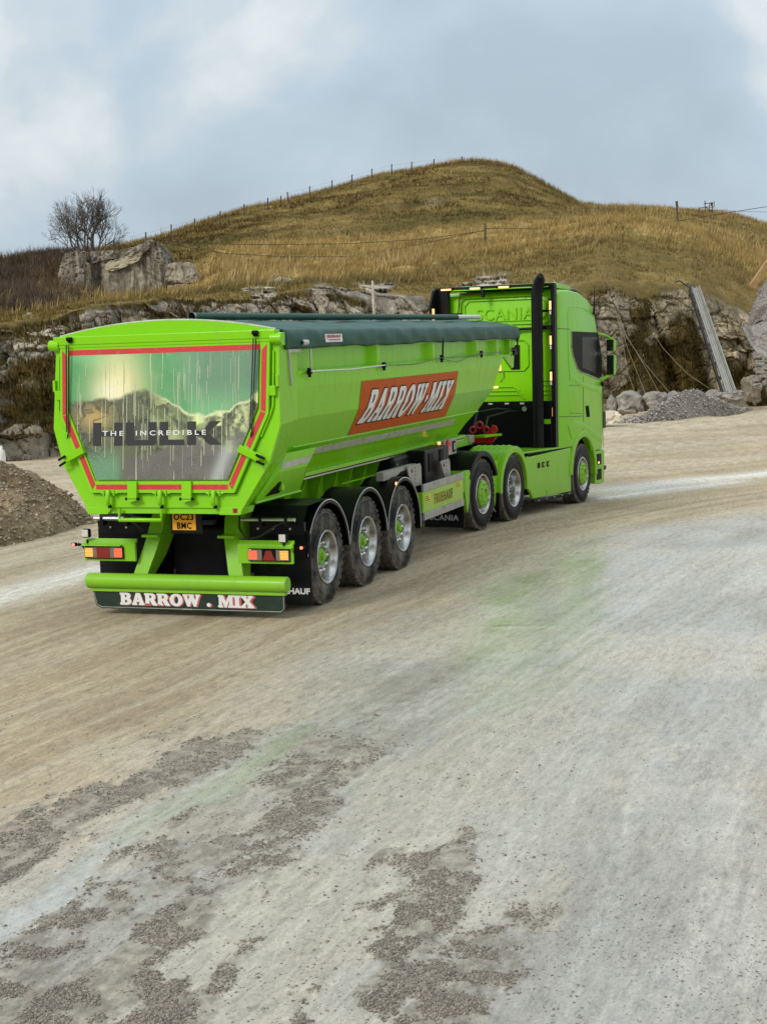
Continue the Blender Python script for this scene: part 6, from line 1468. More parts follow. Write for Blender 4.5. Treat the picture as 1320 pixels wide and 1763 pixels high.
# mossy tufts on the cliff ledges
P_, r_, c_ = sample(16000, 262, 452, goldm*sstep(0.55, 0.7, vnoise(Pn*0.35, 12))*(1-rockm))
blades('pale_tussocks', P_, 0.65+0.45*RNG.random(len(P_)), 0.045, lerp(np.tile([0.42, 0.29, 0.11], (len(P_), 1)), np.array([0.66, 0.52, 0.27]), RNG.random(len(P_))), np.array([0.35*RH[0], 0.35*RH[1], 0]), 6, 0.14, 'pale straw tussocks standing above the terrace grass', flat=0.8)
P_, r_, c_ = sample(12000, 332, 450, sstep(0.56, 0.66, vnoise(Pn*0.28, 13))*(1-goldm))
blades('dark_bracken', P_, 0.30+0.2*RNG.random(len(P_)), 0.06, lerp(np.tile([0.085, 0.052, 0.018], (len(P_), 1)), np.array([0.17, 0.10, 0.035]), RNG.random(len(P_))), np.array([0., 0, 0]), 4, 0.25, 'dark brown bracken patches on the hill flank', flat=1.0)
P_, r_, c_ = sample(60000, 4, 190, sstep(0.3, 0.9, 1-rockm)*0.8)
blades('ledge_moss', P_, 0.14+0.14*RNG.random(len(P_)), 0.05, TC[r_, c_]*1.25, np.array([-0.5*FH[0], -0.5*FH[1], 0]), 3, 0.15, 'brown moss and weeds on the quarry face ledges')
# brambles on the left bank
UVc = np.broadcast_to(U, rockm.shape)
bm_ = sstep(175, 120, UVc+30*(clump-0.5))*sstep(2.55, 2.9, S)*sstep(5.0, 4.7, S)
P_, r_, c_ = sample(60000, 240, 452, bm_)
base_c = lerp(np.tile([0.10, 0.060, 0.036], (len(P_), 1)), np.array([0.26, 0.17, 0.10]), RNG.random(len(P_))**2)
base_c = lerp(base_c, np.array([0.11, 0.085, 0.085]), sstep(0.5, 0.7, vnoise(P_*0.25, 10))*0.7)*(0.3+1.2*vnoise(P_*0.6, 9))[:, None]
blades('bramble_scrub', P_, 0.55+0.6*RNG.random(len(P_)), 0.020, base_c, np.array([0, 0, 0]), 4, 0.35, 'reddish brown leafless scrub on the left bank', flat=1.2)

# --- concrete ruin
M_CONC = bpy.data.materials.new('old_concrete'); M_CONC.use_nodes = True; t = M_CONC.node_tree; p = t.nodes['Principled BSDF']
co = N(t, 'ShaderNodeNewGeometry').outputs['Position']; mpv = N(t, 'ShaderNodeMapping'); mpv.inputs['Scale'].default_value = (1.6, 1.6, 0.16); L(t, co, mpv.inputs[0])
n1_ = N(t, 'ShaderNodeTexNoise', i_Scale=1.3, i_Detail=8.0, i_Roughness=0.7); L(t, mpv.outputs[0], n1_.inputs['Vector'])
n2_ = N(t, 'ShaderNodeTexNoise', i_Scale=2.2, i_Detail=8.0, i_Roughness=0.7); L(t, co, n2_.inputs['Vector'])
ca_ = ramp(t, n1_.outputs[0], [(0.40, (0.065, 0.054, 0.040)), (0.49, (0.17, 0.148, 0.11)), (0.60, (0.34, 0.295, 0.22))]); cb_ = ramp(t, n2_.outputs[0], [(0.3, (0.5, 0.5, 0.5)), (0.5, (1, 1, 1)), (0.7, (1.25, 1.25, 1.25))])
L(t, mixc(t, 1.0, ca_, cb_, 'MULTIPLY'), p.inputs['Base Color']); p.inputs['Roughness'].default_value = 0.95
bp = N(t, 'ShaderNodeBump', i_Distance=0.15, i_Strength=0.8); L(t, n2_.outputs[0], bp.inputs['Height']); L(t, bp.outputs[0], p.inputs['Normal'])
M_CONCP = mat_basic('pale_broken_concrete', (0.40, 0.35, 0.25), rough=0.95, var=0.3, vscale=1.5, bump=1.0, bscale=4)
M_STONE = mat_basic('limestone_block', (0.30, 0.26, 0.195), rough=0.95, var=0.45, vscale=1.2, bump=1.0, bscale=5)
M_STONEG = mat_basic('grey_boulder', (0.27, 0.25, 0.215), rough=0.95, var=0.35, vscale=1.6, bump=1.0, bscale=5)
def slabrock(name, poly, d, thick, amp, mat, parent=None, sub=3, lean=0.0, seed=0, **k):
    """a broken wall piece: outline set at depth d, given real thickness, then roughened"""
    pl = ray_pt([q[0] for q in poly], [q[1] for q in poly], [d]*len(poly)); back = np.append(FH*thick, 0.0); n = len(pl)
    me = bpy.data.meshes.new(name); v = [tuple(q) for q in pl]+[tuple(q+back+np.array([0, 0, -lean])) for q in pl]
    me.from_pydata(v, [], [tuple(range(n)), tuple(range(2*n-1, n-1, -1))]+[(i, (i+1) % n, n+(i+1) % n, n+i) for i in range(n)])
    b_ = bmesh.new(); b_.from_mesh(me); bmesh.ops.triangulate(b_, faces=b_.faces); bmesh.ops.recalc_face_normals(b_, faces=b_.faces)
    for _ in range(sub+1): bmesh.ops.subdivide_edges(b_, edges=[e for e in b_.edges if e.calc_length() > 0.22], cuts=1, use_grid_fill=True)
    b_.normal_update(); C3 = np.array([q.co[:] for q in b_.verts]); nz_ = (fbm(C3*0.9, 4, 500+seed)-0.5)*amp*1.6; w1, w2, ci = worley(C3*0.8, 520+seed); nz_ += (ci-0.5)*amp*0.9; w1, w2, ci = worley(C3*2.3, 521+seed); nz_ += (ci-0.5)*amp*0.7-0.10*(w2-w1 < 0.06)
    for q, a_ in zip(b_.verts, nz_): q.co += q.normal*float(a_)
    b_.to_mesh(me); b_.free(); return link(name, me, mat, parent, **k)
c0 = ray_pt(190, 515, 112)
RU = empty('ruined_concrete_wall', tuple(c0), 'stained ruined concrete retaining wall with broken slabs under the bare tree', 'ruin')
def loc(o, root): o.data.transform(Matrix.Translation(-root.location)); return o
for nm, poly, d, th_, am, mt in (
    ('buttress', [(97, 500), (101, 470), (108, 436), (128, 430), (143, 431), (146, 470), (140, 510)], 110.5, 3.5, 0.12, M_CONC),
    ('main_wall', [(142, 520), (146, 436), (165, 432), (195, 430), (215, 428), (258, 412), (270, 416), (284, 440), (288, 462), (282, 526)], 112, 5.0, 0.12, M_CONC),
    ('wall_lintel', [(150, 448), (176, 437), (205, 436), (240, 424), (262, 413), (262, 420), (247, 434), (214, 443), (180, 446), (152, 454)], 111.75, 0.9, 0.12, M_CONC),
    ('pale_slab', [(176, 458), (192, 448), (247, 432), (240, 448), (222, 456), (184, 469)], 111.8, 0.9, 0.10, M_CONCP),
    ('pillar_stub', [(140, 505), (141, 455), (152, 452), (155, 500)], 111.2, 1.0, 0.12, M_CONCP),
    ('broken_slab', [(282, 490), (286, 458), (300, 452), (325, 453), (333, 466), (342, 483), (320, 487), (296, 486)], 110, 2.5, 0.2, M_STONE),
    ('broken_slab', [(288, 530), (290, 492), (320, 489), (344, 486), (352, 492), (362, 510), (358, 530)], 109.5, 2.5, 0.2, M_STONE)):
    loc(slabrock(nm, poly, d, th_, am, mt, RU, seed=int(poly[0][0])), RU)
FW_ = slabrock('old_boundary_wall', [(40, 470), (44, 443), (72, 437), (104, 431), (118, 433), (118, 470)], 126, 1.5, 0.05, M_CONC, sub=3, label='low grey stone boundary wall running left from the ruin', cat='wall')
for i, (poly, d) in enumerate((([(112, 552), (110, 538), (118, 532), (135, 533), (139, 545), (134, 554)], 76), ([(38, 556), (38, 543), (50, 540), (53, 552)], 74), ([(548, 540), (538, 518), (545, 506), (560, 504), (566, 520), (562, 540)], 86), ([(455, 505), (460, 484), (480, 481), (500, 482), (510, 495), (500, 505)], 98))):
    slabrock('ledge_rock', poly, d, 1.5, 0.25, M_STONE, seed=i, label=['pale square rock on the ledge below the ruin', 'small pale rock at the left end of the ledge', 'upright rock on the ledge behind the trailer sheet', 'flat layered rock outcrop in the golden grass'][i], cat='rock')
beam_a, beam_b = ray_pt(122, 528, 83), ray_pt(182, 533, 82)
MB().tube([tuple(beam_a), tuple(beam_b)], 0.05, 6).build('fallen_rail', mat_basic('rusty_steel', (0.10, 0.06, 0.04), rough=0.9), None, label='thin rusty rail lying on the ledge under the ruin', cat='rail')

# --- bare tree
M_BARK = mat_basic('grey_bark', (0.13, 0.112, 0.088), rough=0.95, var=0.35, vscale=4)
tb0 = ray_pt(147, 436, 124.0)
TREE = empty('bare_tree', tuple(tb0), 'leafless grey tree with several upright stems above the ruin', 'tree')
rt_ = random.Random(12); segs = {'stem': [], 'limb': [], 'twig': []}
px_m = 124.0/FPX
RHv = Vector((RH[0], RH[1], 0)); FHv = Vector((FH[0], FH[1], 0)); UPv = Vector((0, 0, 1))
def grow(p, d, ln, r, dep, lst):
    n = 3; q = p.copy(); pth = [q.copy()]; rad = [r]
    for i in range(n):
        d = (d+Vector((rt_.uniform(-1, 1), rt_.uniform(-1, 1), rt_.uniform(-0.5, 0.8)))*0.16+UPv*0.05).normalized()
        q = q+d*ln/n; pth.append(q.copy()); rad.append(r*(1-0.4*(i+1)/n))
        if dep < 5 and i < n-1 and rt_.random() < 0.62:
            side = (d.cross(Vector((rt_.uniform(-1, 1), rt_.uniform(-1, 1), rt_.uniform(-1, 1))))).normalized()
            grow(q, (d*0.75+side*0.75).normalized(), ln*rt_.uniform(0.5, 0.75), r*0.5, dep+1, lst)
    segs[lst if dep == 0 else ('limb' if dep < 3 else 'twig')].append((pth, rad))
    if dep < 5:
        for k in range(3 if dep < 1 else 2):
            side = (d.cross(Vector((rt_.uniform(-1, 1), rt_.uniform(-1, 1), rt_.uniform(-1, 1))))).normalized()
            grow(q, (d*0.9+side*0.5).normalized(), ln*rt_.uniform(0.62, 0.85), r*0.58, dep+1, lst)
for (uo, lean_, ln_, r_b) in ((-16, -0.34, 1.35, .12), (-10, -0.12, 1.62, .15), (-2, 0.0, 1.62, .13), (2, 0.05, 1.6, .12), (12, 0.10, 1.62, .18), (18, 0.34, 1.40, .13), (-18, -1.0, 1.0, .08), (22, 0.85, 1.0, .08), (15, 0.0, 1.5, .10)):
    grow(RHv*(uo*px_m)+UPv*-0.2, (UPv+RHv*lean_+FHv*rt_.uniform(-0.3, 0.3)).normalized(), ln_, r_b*0.8, 0, 'stem')
for lst, nm, sides in (('stem', 'trunk', 7), ('limb', 'limb', 5)):
    if lst == 'stem':
        for pth, rad in segs[lst]: MB().tube(pth, rad, sides).build('trunk', M_BARK, TREE, fix=False, smooth=1)
    else:
        b = MB()
        for pth, rad in segs[lst]: b.tube(pth, rad, sides)
        b.build('limbs', M_BARK, TREE, fix=False, smooth=1, kind='stuff')
b = MB()
for pth, rad in segs['twig']:
    rad = [max(0.008, x) for x in rad]; b.tube(pth, rad, 3, caps=False)
b.build('crown', M_BARK, TREE, fix=False, kind='stuff')

# --- fences
M_POST = mat_basic('weathered_post', (0.085, 0.070, 0.055), rough=0.95, var=0.3, vscale=3)
M_WIRE = mat_basic('fence_wire', (0.035, 0.032, 0.028), rough=0.7)
def post(root, u, v0, v1, r=0.07, lean=0.0, d=None):
    P0, k, c = on_hill(u, v1)
    dd = float(to_uv(P0)[2]) if d is None else d
    a = Vector(ray_pt(u, v1+3, dd)); z_ = Vector(ray_pt(u+lean, v0, dd))
    return MB().tube([a-root.location, z_-root.location], [r, r*0.9], 6).build('post', M_POST, root), a, z_
sky_posts = [(47.3, 433, 444, 0), (80.8, 428, 437, 0), (196, 413, 432, 0), (251, 400, 419, 0), (294.7, 387, 409, 0), (335, 377, 397, 0), (379, 364, 384, 0), (420, 352, 372, 0), (461, 341, 362, 0), (482.6, 338, 356, 1), (497.5, 331, 351, -3), (533, 321, 339, 0), (571.4, 311, 329, 0), (605.8, 301, 320, 0), (640, 291, 310, 0), (674, 283, 301, 0), (708.6, 279, 295, 0), (747, 274, 288, 0), (795, 270, 280, 0), (858, 278, 287, 0)]
f0 = on_hill(500, 346)[0]
FN = empty('hilltop_fence', tuple(f0), 'wire fence of thin wooden posts climbing the skyline of the hill', 'fence')
tops = []
for u, v0, v1, ln_ in sky_posts:
    o_, a, z_ = post(FN, u, v0-1, v1, 0.085, ln_); tops.append((a, z_))
for k in (0.45, 0.9):
    b = MB(); b.tube([a+(z_-a)*k-FN.location for a, z_ in tops[2:]], 0.006, 4); b.build('wire', M_WIRE, FN)
P0 = on_hill(262, 424)[0]
F2 = empty('terrace_fence', tuple(P0), 'sagging wire fence running from the ruin to a single post in golden grass', 'fence')
o1, a1_, z1_ = post(F2, 263, 409, 424, 0.13, 0, 119.0); o1b, _, _ = post(F2, 260.5, 415, 424, 0.10, 0, 119.5); o2, a2_, z2_ = post(F2, 835, 384, 419, 0.10, 0, 135.0)
def wire(root, uvd, r, nm='wire', m=M_WIRE): return MB().tube([Vector(ray_pt(u, v, d))-root.location for u, v, d in uvd], r, 4).build(nm, m, root, fix=False)
wire(F2, [(263, 412, 119), (350, 419, 122), (470, 421, 126), (600, 419, 130), (720, 412, 133), (835, 397, 135)], 0.022)
wire(F2, [(263, 414, 119), (330, 427, 121), (390, 436, 123), (500, 442, 126), (600, 441, 128), (700, 425, 132), (835, 396, 135)], 0.022)
wire(F2, [(835, 393, 135), (890, 393, 138), (960, 394, 142)], 0.022)
PL = empty('leaning_pole', tuple(ray_pt(1166, 378, 150)), 'dark wooden pole standing on the right shoulder of the hill', 'pole')
MB().tube([Vector(ray_pt(1167, 392, 150))-PL.location, Vector(ray_pt(1164.5, 346, 150))-PL.location], [0.05, 0.13], 7).build('shaft', M_POST, PL)
MB().tube([Vector(ray_pt(1040, 391, 140)), Vector(ray_pt(1110, 386, 142)), Vector(ray_pt(1180, 378, 145)), Vector(ray_pt(1250, 366, 148)), Vector(ray_pt(1420, 340, 155))], 0.028, 4).build('overhead_cable', M_WIRE, None, fix=False, label='dark cable hanging over the right shoulder of the hill', cat='cable')
MB().tube([Vector(ray_pt(1228, 361.5, 190)), Vector(ray_pt(1290, 364, 185)), Vector(ray_pt(1420, 366, 180))], 0.02, 4).build('thin_cable', M_WIRE, None, fix=False, label='thin level cable running right from the aerial frame', cat='cable')
MS = empty('aerial_frame', tuple(ray_pt(1219, 368, 190)), 'small dark lattice aerial frame on the right skyline', 'aerial')
def ms(uv1, uv2, r=0.045, nm='strut'): MB().tube([Vector(ray_pt(*uv1, 190))-MS.location, Vector(ray_pt(*uv2, 190))-MS.location], r, 5).build(nm, M_WIRE, MS)
ms((1213.5, 370), (1213.5, 345), .06, 'upright'); ms((1226, 370), (1226, 348), .06, 'upright'); ms((1221, 368), (1221, 349)); ms((1229, 356), (1229, 346)); ms((1211, 350), (1229, 349)); ms((1212, 356), (1229, 356)); ms((1213, 362), (1228, 363)); ms((1213, 356), (1226, 363)); ms((1203, 366), (1203, 356)); ms((1203, 358), (1213, 356)); ms((1224, 348), (1224, 354), .09, 'aerial_box')
bw = ray_pt(649, 640, 44); tw = ray_pt(641, 483, 44)
MB().tube([tuple(bw), tuple(bw+(tw-bw)*0.5), tuple(tw)], [0.055, 0.05, 0.035], 8).build('pale_pole', mat_basic('pale_wood', (0.42, 0.38, 0.30), rough=0.8, var=0.3, vscale=6), None, label='pale leaning pole rising behind the trailer sheet', cat='pole')

# --- right hand side: steel chute, ropes, boulders, heaps
CH = empty('steel_chute', tuple(ray_pt(1258, 676, 92)), 'long grey steel chute leaning against the quarry face', 'chute')
M_CHUTE = mat_basic('dull_galvanised', (0.33, 0.33, 0.30), rough=0.55, metal=0.3, dirt_or_glint=(0.20, 0.18, 0.14), dscale=1.5, dlo=0.45, dhi=0.8)
ca = Vector(ray_pt(1197, 496, 97)); cb2 = Vector(ray_pt(1258, 676, 92)); ax_ = (ca-cb2).normalized(); sd_ = ax_.cross(Vector((FH[0], FH[1], 0))).normalized(); nr_ = ax_.cross(sd_)
if sd_.dot(RHv) < 0: sd_ = -sd_
if nr_.dot(FHv) > 0: nr_ = -nr_
def beam(o1_, o2_, w1_, h1_, nm, mt):
    rings = []
    for c_b, sc in ((ca, 0.82), (cb2, 1.0)):
        rings.append([c_b+sd_*(o1_-w1_)*sc+nr_*(o2_-h1_)-CH.location, c_b+sd_*(o1_+w1_)*sc+nr_*(o2_-h1_)-CH.location, c_b+sd_*(o1_+w1_)*sc+nr_*(o2_+h1_)-CH.location, c_b+sd_*(o1_-w1_)*sc+nr_*(o2_+h1_)-CH.location])
    return MB().loft(rings).build(nm, mt, CH)
beam(0, 0.0, 0.27, 0.05, 'chute_floor', M_CHUTE); beam(-0.26, 0.10, 0.035, 0.10, 'side_rail', M_CHUTE); beam(0.26, 0.10, 0.035, 0.10, 'side_rail', M_CHUTE); beam(0.06, 0.09, 0.03, 0.07, 'middle_rail', M_CHUTE); beam(0.13, 0.052, 0.02, 0.01, 'dark_slot', M_BLK)
beam(-0.46, -0.05, 0.07, 0.10, 'hose_and_shade', M_HOSE)  # black strip put along the left flank for the chute's shadow
for i, (a_, b_) in enumerate((((1185, 492), (1196, 498)), ((1170, 487), (1194, 500)))):
    MB().tube([Vector(ray_pt(a_[0]-8, a_[1]-2, 99)), Vector(ray_pt(a_[0], a_[1]-4, 98)), Vector(ray_pt(*b_, 97)), Vector(ray_pt(b_[0]+6, b_[1]+22, 96.5))], 0.05, 6).build('hose_and_shade', M_HOSE, None, fix=False, smooth=1, label=['short black hose looping over the top of the steel chute', 'longer black hose reaching left from the top of the steel chute'][i], cat='hose')
M_ROPE = mat_basic('pale_rope', (0.24, 0.21, 0.15), rough=0.9)
ropes = [[(1058, 530), (1066, 560), (1072, 590), (1080, 640), (1095, 682)], [(1064, 540), (1072, 575), (1082, 605), (1098, 645), (1113, 684)], [(1068, 550), (1078, 580), (1092, 600), (1115, 640), (1135, 678)], [(1068, 556), (1082, 585), (1105, 620), (1130, 650), (1158, 682)], [(1126, 575), (1140, 598), (1165, 625), (1185, 645), (1220, 668)], [(1030, 450), (1045, 485), (1060, 510), (1066, 545), (1070, 580)]]
for i, rp_ in enumerate(ropes):
    MB().tube([Vector(ray_pt(u, v, 94.5+0.0*k)) for k, (u, v) in enumerate(rp_)], 0.016 if i < 5 else 0.012, 4).build('hanging_rope', M_ROPE, None, fix=False, label=['first pale rope from the cab hanging down the quarry face', 'second pale rope from the cab in the fan on the quarry face', 'third pale rope from the cab ending at the largest boulder', 'fourth pale rope in the fan ending at the gravel heap', 'separate pale rope slanting to the foot of the steel chute', 'thin pale rope coming down the turf above the rope fan'][i], cat='rope', group='ropes hanging down the quarry face')
def boulder(u, v, wpx, hpx, d, seed, label, mat=M_STONEG, cat='boulder', sq=0.0, name='boulder'):
    b_ = bmesh.new(); bmesh.ops.create_icosphere(b_, subdivisions=4, radius=1.0)
    C3 = np.array([q.co[:] for q in b_.verts]); off_ = 0.0
    if sq: C3 = np.sign(C3)*np.abs(C3)**(1-sq); C3 /= np.abs(C3).max()
    w1, w2, ci = worley(C3*1.3+seed*3.1, 600); w3, w4, ci2 = worley(C3*3.2+seed, 601)
    rad = 0.82+(ci-0.5)*0.34+(ci2-0.5)*0.12+(fbm(C3*2+seed, 3, 602)-0.5)*0.3
    s_ = d/FPX; wx, hz = wpx/2*s_, hpx/2*s_
    X = C3*rad[:, None]; Rr = RHv*wx; 
    for q, x in zip(b_.verts, X): q.co = RHv*float(x[0]*wx)+FHv*float(x[1]*wx*0.9)+UPv*float(x[2]*hz*1.15)
    me = bpy.data.meshes.new(name); b_.to_mesh(me); b_.free()
    o = link(name, me, mat, None, label=label, cat=cat); o.location = tuple(ray_pt(u, v, d)); return o
boulder(1052, 697, 18, 30, 82, 1, 'grey boulder half hidden behind the lorry cab at the foot of the quarry face')
boulder(1084, 694, 52, 38, 84, 2, 'largest grey boulder at the foot of the quarry face', sq=.25)
boulder(1129, 691, 44, 30, 86, 3, 'cracked flat boulder between the largest boulder and the gravel heap', sq=.2)
boulder(1160, 686, 34, 26, 90, 4, 'boulder showing behind the left slope of the gravel heap')
boulder(1228, 680, 34, 20, 92, 5, 'low boulder behind the right slope of the gravel heap')
boulder(1262, 682, 44, 20, 92, 6, 'flat boulder below the foot of the steel chute', sq=.2)
boulder(1292, 670, 44, 50, 96, 7, 'tall rubble rock at the right edge under the scree', mat=M_STONE)
boulder(2, 786, 16, 34, 44, 8, 'white rock behind the left spoil heap', mat=mat_basic('white_rock', (0.72, 0.70, 0.68), rough=0.9, var=0.15, vscale=2))
for k in range(9):
    boulder(1306+(k % 2)*13+random.uniform(-3, 3), 612+k*6.5, 20, 11, 95, 20+k, ['topmost', 'second', 'third', 'fourth', 'fifth', 'sixth', 'seventh', 'eighth', 'lowest'][k]+' dark flat stone of the stack at the right edge below the scree', mat=M_STONEG, cat='stone', sq=.35, name='stacked_stone')['group'] = 'dark stones stacked at the right edge'
slabrock('concrete_block', [(1036, 732), (1037, 712), (1046, 709), (1064, 709), (1070, 714), (1068, 724), (1050, 730)], 70, 1.2, 0.04, mat_basic('pale_block', (0.62, 0.56, 0.44), rough=0.9, var=0.1), sub=2, label='pale concrete block beside the front of the lorry cab', cat='block')
M_GRV = bpy.data.materials.new('loose_gravel'); M_GRV.use_nodes = True; t = M_GRV.node_tree; p = t.nodes['Principled BSDF']
co = N(t, 'ShaderNodeNewGeometry').outputs['Position']; n1_ = N(t, 'ShaderNodeTexNoise', i_Scale=4.0, i_Detail=9.0, i_Roughness=0.85); L(t, co, n1_.inputs['Vector'])
ac = N(t, 'ShaderNodeAttribute', attribute_name='Col')
L(t, mixc(t, 1.0, ac.outputs['Color'], ramp(t, n1_.outputs[0], [(0.32, (0.35, 0.34, 0.33)), (0.5, (1, 1, 1)), (0.68, (1.6, 1.6, 1.6))]), 'MULTIPLY'), p.inputs['Base Color']); p.inputs['Roughness'].default_value = 0.95
bp = N(t, 'ShaderNodeBump', i_Distance=0.12, i_Strength=0.9); L(t, n1_.outputs[0], bp.inputs['Height']); L(t, bp.outputs[0], p.inputs['Normal'])
def ground_d(u, v):
    u = np.asarray(u, float); v = np.asarray(v, float); d = np.full(u.shape, 60.0)
    for _ in range(40):
        P = ray_pt(u, v, d); g_ = g_base(P[..., 0], P[..., 1]); slope_ = (CAM_C[2]-P[..., 2])/d
        d = d*0.5+0.5*np.clip((CAM_C[2]-g_)/np.maximum(slope_, 1e-3), 5, 160)
    return d
def heap(name, ua, va, vb, d0, slope, c1_, c2_, label, n=160, nr=60, amp=0.12, back=None):
    """va: base line, vb: crest line (u, v pairs) of a loose heap; rests on the floor"""
    uu = np.linspace(ua[0], ua[1], n); bv = np.interp(uu, *zip(*va)); cvv = np.interp(uu, *zip(*vb))
    base = ray_pt(uu, bv, ground_d(uu, bv))[:, :2]
    bz_ = g_base(base[:, 0], base[:, 1])-0.15; bd = to_uv(np.stack([base[:, 0], base[:, 1], bz_], -1))[2]
    h_ = (bv-cvv)*bd/FPX; cd_ = bd+np.maximum(h_, 0)*slope+0.3
    crest = ray_pt(uu, np.minimum(cvv, bv-0.5), cd_); rowsV = []
    for i in range(nr): t_ = i/(nr-1); P = np.stack([base[:, 0], base[:, 1], bz_], -1)*(1-t_)+crest*t_; rowsV.append(P)
    bk = crest + np.append(FH, 0)*(np.maximum(h_, 0)*slope+1.0)[:, None]; bk[:, 2] = np.minimum(g_base(bk[:, 0], bk[:, 1])-0.3, crest[:, 2]-0.1)
    for i in range(1, 14): t_ = i/13; rowsV.append(crest*(1-t_)+bk*t_)
    Vh = np.array(rowsV); tt_ = np.linspace(0, 1, nr+13)[:, None]
    Vh[..., 2] += (fbm(Vh*0.7, 4, 701)-0.5)*amp*3*np.sin(np.clip(tt_*1.25, 0, 1)*np.pi)+(fbm(Vh*3.5, 3, 702)-0.5)*amp*0.8
    me = grid_mesh(name, Vh); k_ = fbm(Vh*1.2, 4, 703); cc_ = lerp(np.array(c1_)+np.zeros(Vh.shape), np.array(c2_), sstep(0.4, 0.62, k_))
    set_color(me, 'Col', cc_.reshape(-1, 3)); o = link(name, me, M_GRV, None, label=label, cat='heap'); return Vh
GHV = heap('gravel_heap', (1064, 1296), [(1064, 729), (1100, 729), (1180, 722), (1250, 714), (1296, 706)], [(1064, 728), (1080, 722), (1105, 714), (1130, 699), (1160, 682), (1175, 673), (1192, 670), (1205, 672), (1225, 684), (1240, 688), (1258, 698), (1283, 705), (1296, 705)], 76, 1.6, (0.26, 0.225, 0.195), (0.33, 0.29, 0.25), 'conical grey gravel heap at the foot of the quarry face right of the lorry', amp=0.05)
heap('rubble_bank', (1236, 1420), [(1236, 702), (1320, 698), (1420, 690)], [(1236, 698), (1262, 690), (1300, 684), (1340, 672), (1420, 660)], 84, 1.5, (0.32, 0.27, 0.21), (0.40, 0.34, 0.26), 'low rubble bank along the right edge of the haul road', amp=0.10)
SPV = heap('spoil_heap', (-330, 186), [(-330, 985), (0, 943), (60, 930), (110, 917), (160, 903), (186, 896)], [(-330, 740), (-60, 778), (0, 796), (40, 806), (62, 812), (90, 836), (130, 862), (160, 890), (186, 896)], None, 1.5, (0.30, 0.205, 0.115), (0.46, 0.34, 0.21), 'brown stony spoil heap left of the trailer', n=260, nr=110, amp=0.26)
# scree spilling from above on the right
uu = np.linspace(1294, 1500, 70); topv = np.interp(uu, [1294, 1300, 1306, 1320, 1500], [560, 520, 496, 480, 380]); botv = np.interp(uu, [1294, 1300, 1306, 1320, 1500], [562, 590, 606, 622, 650])
Vs = np.array([ray_pt(uu, topv*(1-k)+botv*k, 101-6.0*k) for k in np.linspace(1, 0, 60)])
Vs = Vs+np.array([0, 0, 1])*((fbm(Vs*1.2, 4, 710)-0.5)*0.9)[..., None]
for j in range(12):
    w_ = (1-j/12); Vs[:, j] += np.append(RH, 0)*((fbm(np.stack([np.arange(60)*0.16, np.arange(60)*0, np.arange(60)*0], -1), 4, 711)-0.15)*1.7*w_)[:, None]+np.append(FH, 0)*3.5*w_**2
me = grid_mesh('scree_slope', Vs); set_color(me, 'Col', np.tile([0.34, 0.31, 0.28], (70*60, 1))); link('scree_slope', me, M_GRV, None, kind='structure')
pbm = [Vector(ray_pt(1296, 491, 95)), Vector(ray_pt(1345, 420, 93))]
MB().tube(pbm, 0.28, 4).build('conveyor_beam', mat_basic('tan_board', (0.40, 0.26, 0.12), rough=0.8, var=0.2), None, label='tan conveyor beam sloping out of the right edge above the scree', cat='beam')

# --- loose stones
def stones(name, P, size, cols, label, rough=0.8):
    n = len(P); base = np.array([[1, 0, 0], [-1, 0, 0], [0, 1, 0], [0, -1, 0], [0, 0, 1], [0, 0, -1.]])
    F0 = np.array([[0, 2, 4], [2, 1, 4], [1, 3, 4], [3, 0, 4], [2, 0, 5], [1, 2, 5], [3, 1, 5], [0, 3, 5]])
    an = RNG.uniform(0, 2*np.pi, n); ca_, sa_ = np.cos(an), np.sin(an)
    Vx = base[None]*RNG.uniform(0.55, 1.2, (n, 6, 1))+RNG.normal(0, 0.16, (n, 6, 3)); Vx = Vx*np.array([1, 0.8, 0.62])
    x = Vx[..., 0]*ca_[:, None]-Vx[..., 1]*sa_[:, None]; y = Vx[..., 0]*sa_[:, None]+Vx[..., 1]*ca_[:, None]
    Vx = np.stack([x, y, Vx[..., 2]], -1)*size[:, None, None]+P[:, None, :]
    Fx = (F0[None]+np.arange(n)[:, None, None]*6).reshape(-1, 3)
    me = np_mesh(name, Vx.reshape(-1, 3), Fx); set_color(me, 'Col', np.repeat(cols, 6, 0))
    return me
M_PEB = bpy.data.materials.new('wet_stone'); M_PEB.use_nodes = True; t = M_PEB.node_tree; p = t.nodes['Principled BSDF']
ac = N(t, 'ShaderNodeAttribute', attribute_name='Col'); L(t, ac.outputs['Color'], p.inputs['Base Color']); p.inputs['Roughness'].default_value = 0.55
def scatter(n, box, fn):
    u = RNG.uniform(box[0], box[1], n); v = RNG.uniform(box[2], box[3], n); XY_ = gp(u, v)
    gr_, rn_, wt_, _ = masks(XY_); keep = RNG.random(n) < fn(gr_, rn_, wt_, XY_); XY_ = XY_[keep]
    z_, *_r = ground_surface(XY_[:, 0], XY_[:, 1]); return np.stack([XY_[:, 0], XY_[:, 1], z_], -1)
Pg = scatter(230000, (-20, 1000, 1230, 1800), lambda g, r, w, X: (0.02+g**1.3*0.9)*sstep(0.35, 0.6, fbm(np.stack([X[..., 0], X[..., 1], X[..., 0]*0], -1)*7, 2, 801)))
sz = 0.0032+0.0115*RNG.random(len(Pg))**3.2; Pg[:, 2] += sz*0.15
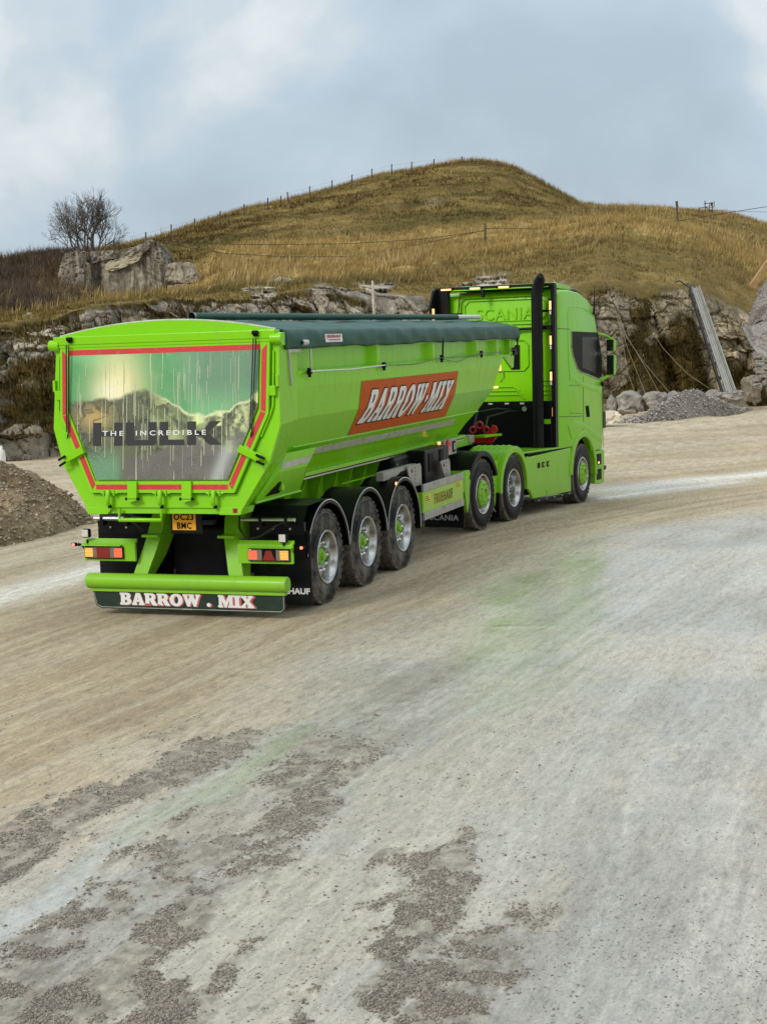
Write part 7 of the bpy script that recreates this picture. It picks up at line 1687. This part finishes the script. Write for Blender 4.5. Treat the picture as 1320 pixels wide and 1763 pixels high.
cl_ = np.array([0.25, 0.215, 0.17])*RNG.uniform(0.5, 1.3, (len(Pg), 1))
me = stones('wet_gravel', Pg, sz, cl_, ''); link('wet_gravel', me, M_PEB, None, kind='stuff', label='dark wet gravel lumps washed into strips on the floor')
Ps = scatter(60000, (-20, 1340, 960, 1800), lambda g, r, w, X: (0.22+0.6*sstep(0.5, 0.7, fbm(np.stack([X[..., 0], X[..., 1], X[..., 0]*0], -1)*0.8, 3, 802)))*(1-0.85*r))
sz = 0.0022+0.009*RNG.random(len(Ps))**5
cl_ = lerp(np.tile([0.14, 0.125, 0.10], (len(Ps), 1)), np.array([0.42, 0.39, 0.33]), RNG.random(len(Ps))**1.5)
me = stones('scattered_pebbles', Ps, sz, cl_, ''); link('scattered_pebbles', me, M_PEB, None, kind='stuff', label='small pebbles scattered over the damp floor')
for nm_, Vq_, n_, lb_ in (('heap_stones', GHV[:60], 5000, 'coarse grey stones on the gravel heap'), ('scree_stones', Vs, 9000, 'coarse grey stones on the scree at the right edge')):
    a_ = RNG.integers(0, Vq_.shape[0], n_); b_ = RNG.integers(0, Vq_.shape[1], n_); Pq = Vq_[a_, b_]+RNG.normal(0, 0.06, (n_, 3)); sz = 0.03+0.09*RNG.random(n_)**3
    cl_ = lerp(np.tile([0.20, 0.175, 0.15], (n_, 1)), np.array([0.50, 0.45, 0.39]), RNG.random(n_)); me = stones(nm_, Pq, sz, cl_, ''); link(nm_, me, M_PEB, None, kind='stuff', label=lb_)
# stones on the spoil heap
k0 = RNG.integers(2, 108, 9000); k1_ = RNG.integers(2, 257, 9000); Pq = SPV[k0, k1_]+RNG.normal(0, 0.04, (9000, 3))*[1, 1, 0.2]
sz = 0.012+0.05*RNG.random(9000)**5; cl_ = lerp(np.tile([0.24, 0.18, 0.115], (9000, 1)), np.array([0.46, 0.38, 0.27]), RNG.random(9000)**2)
me = stones('spoil_stones', Pq, sz, cl_, ''); link('spoil_stones', me, M_PEB, None, kind='stuff', label='loose stones on the brown spoil heap')
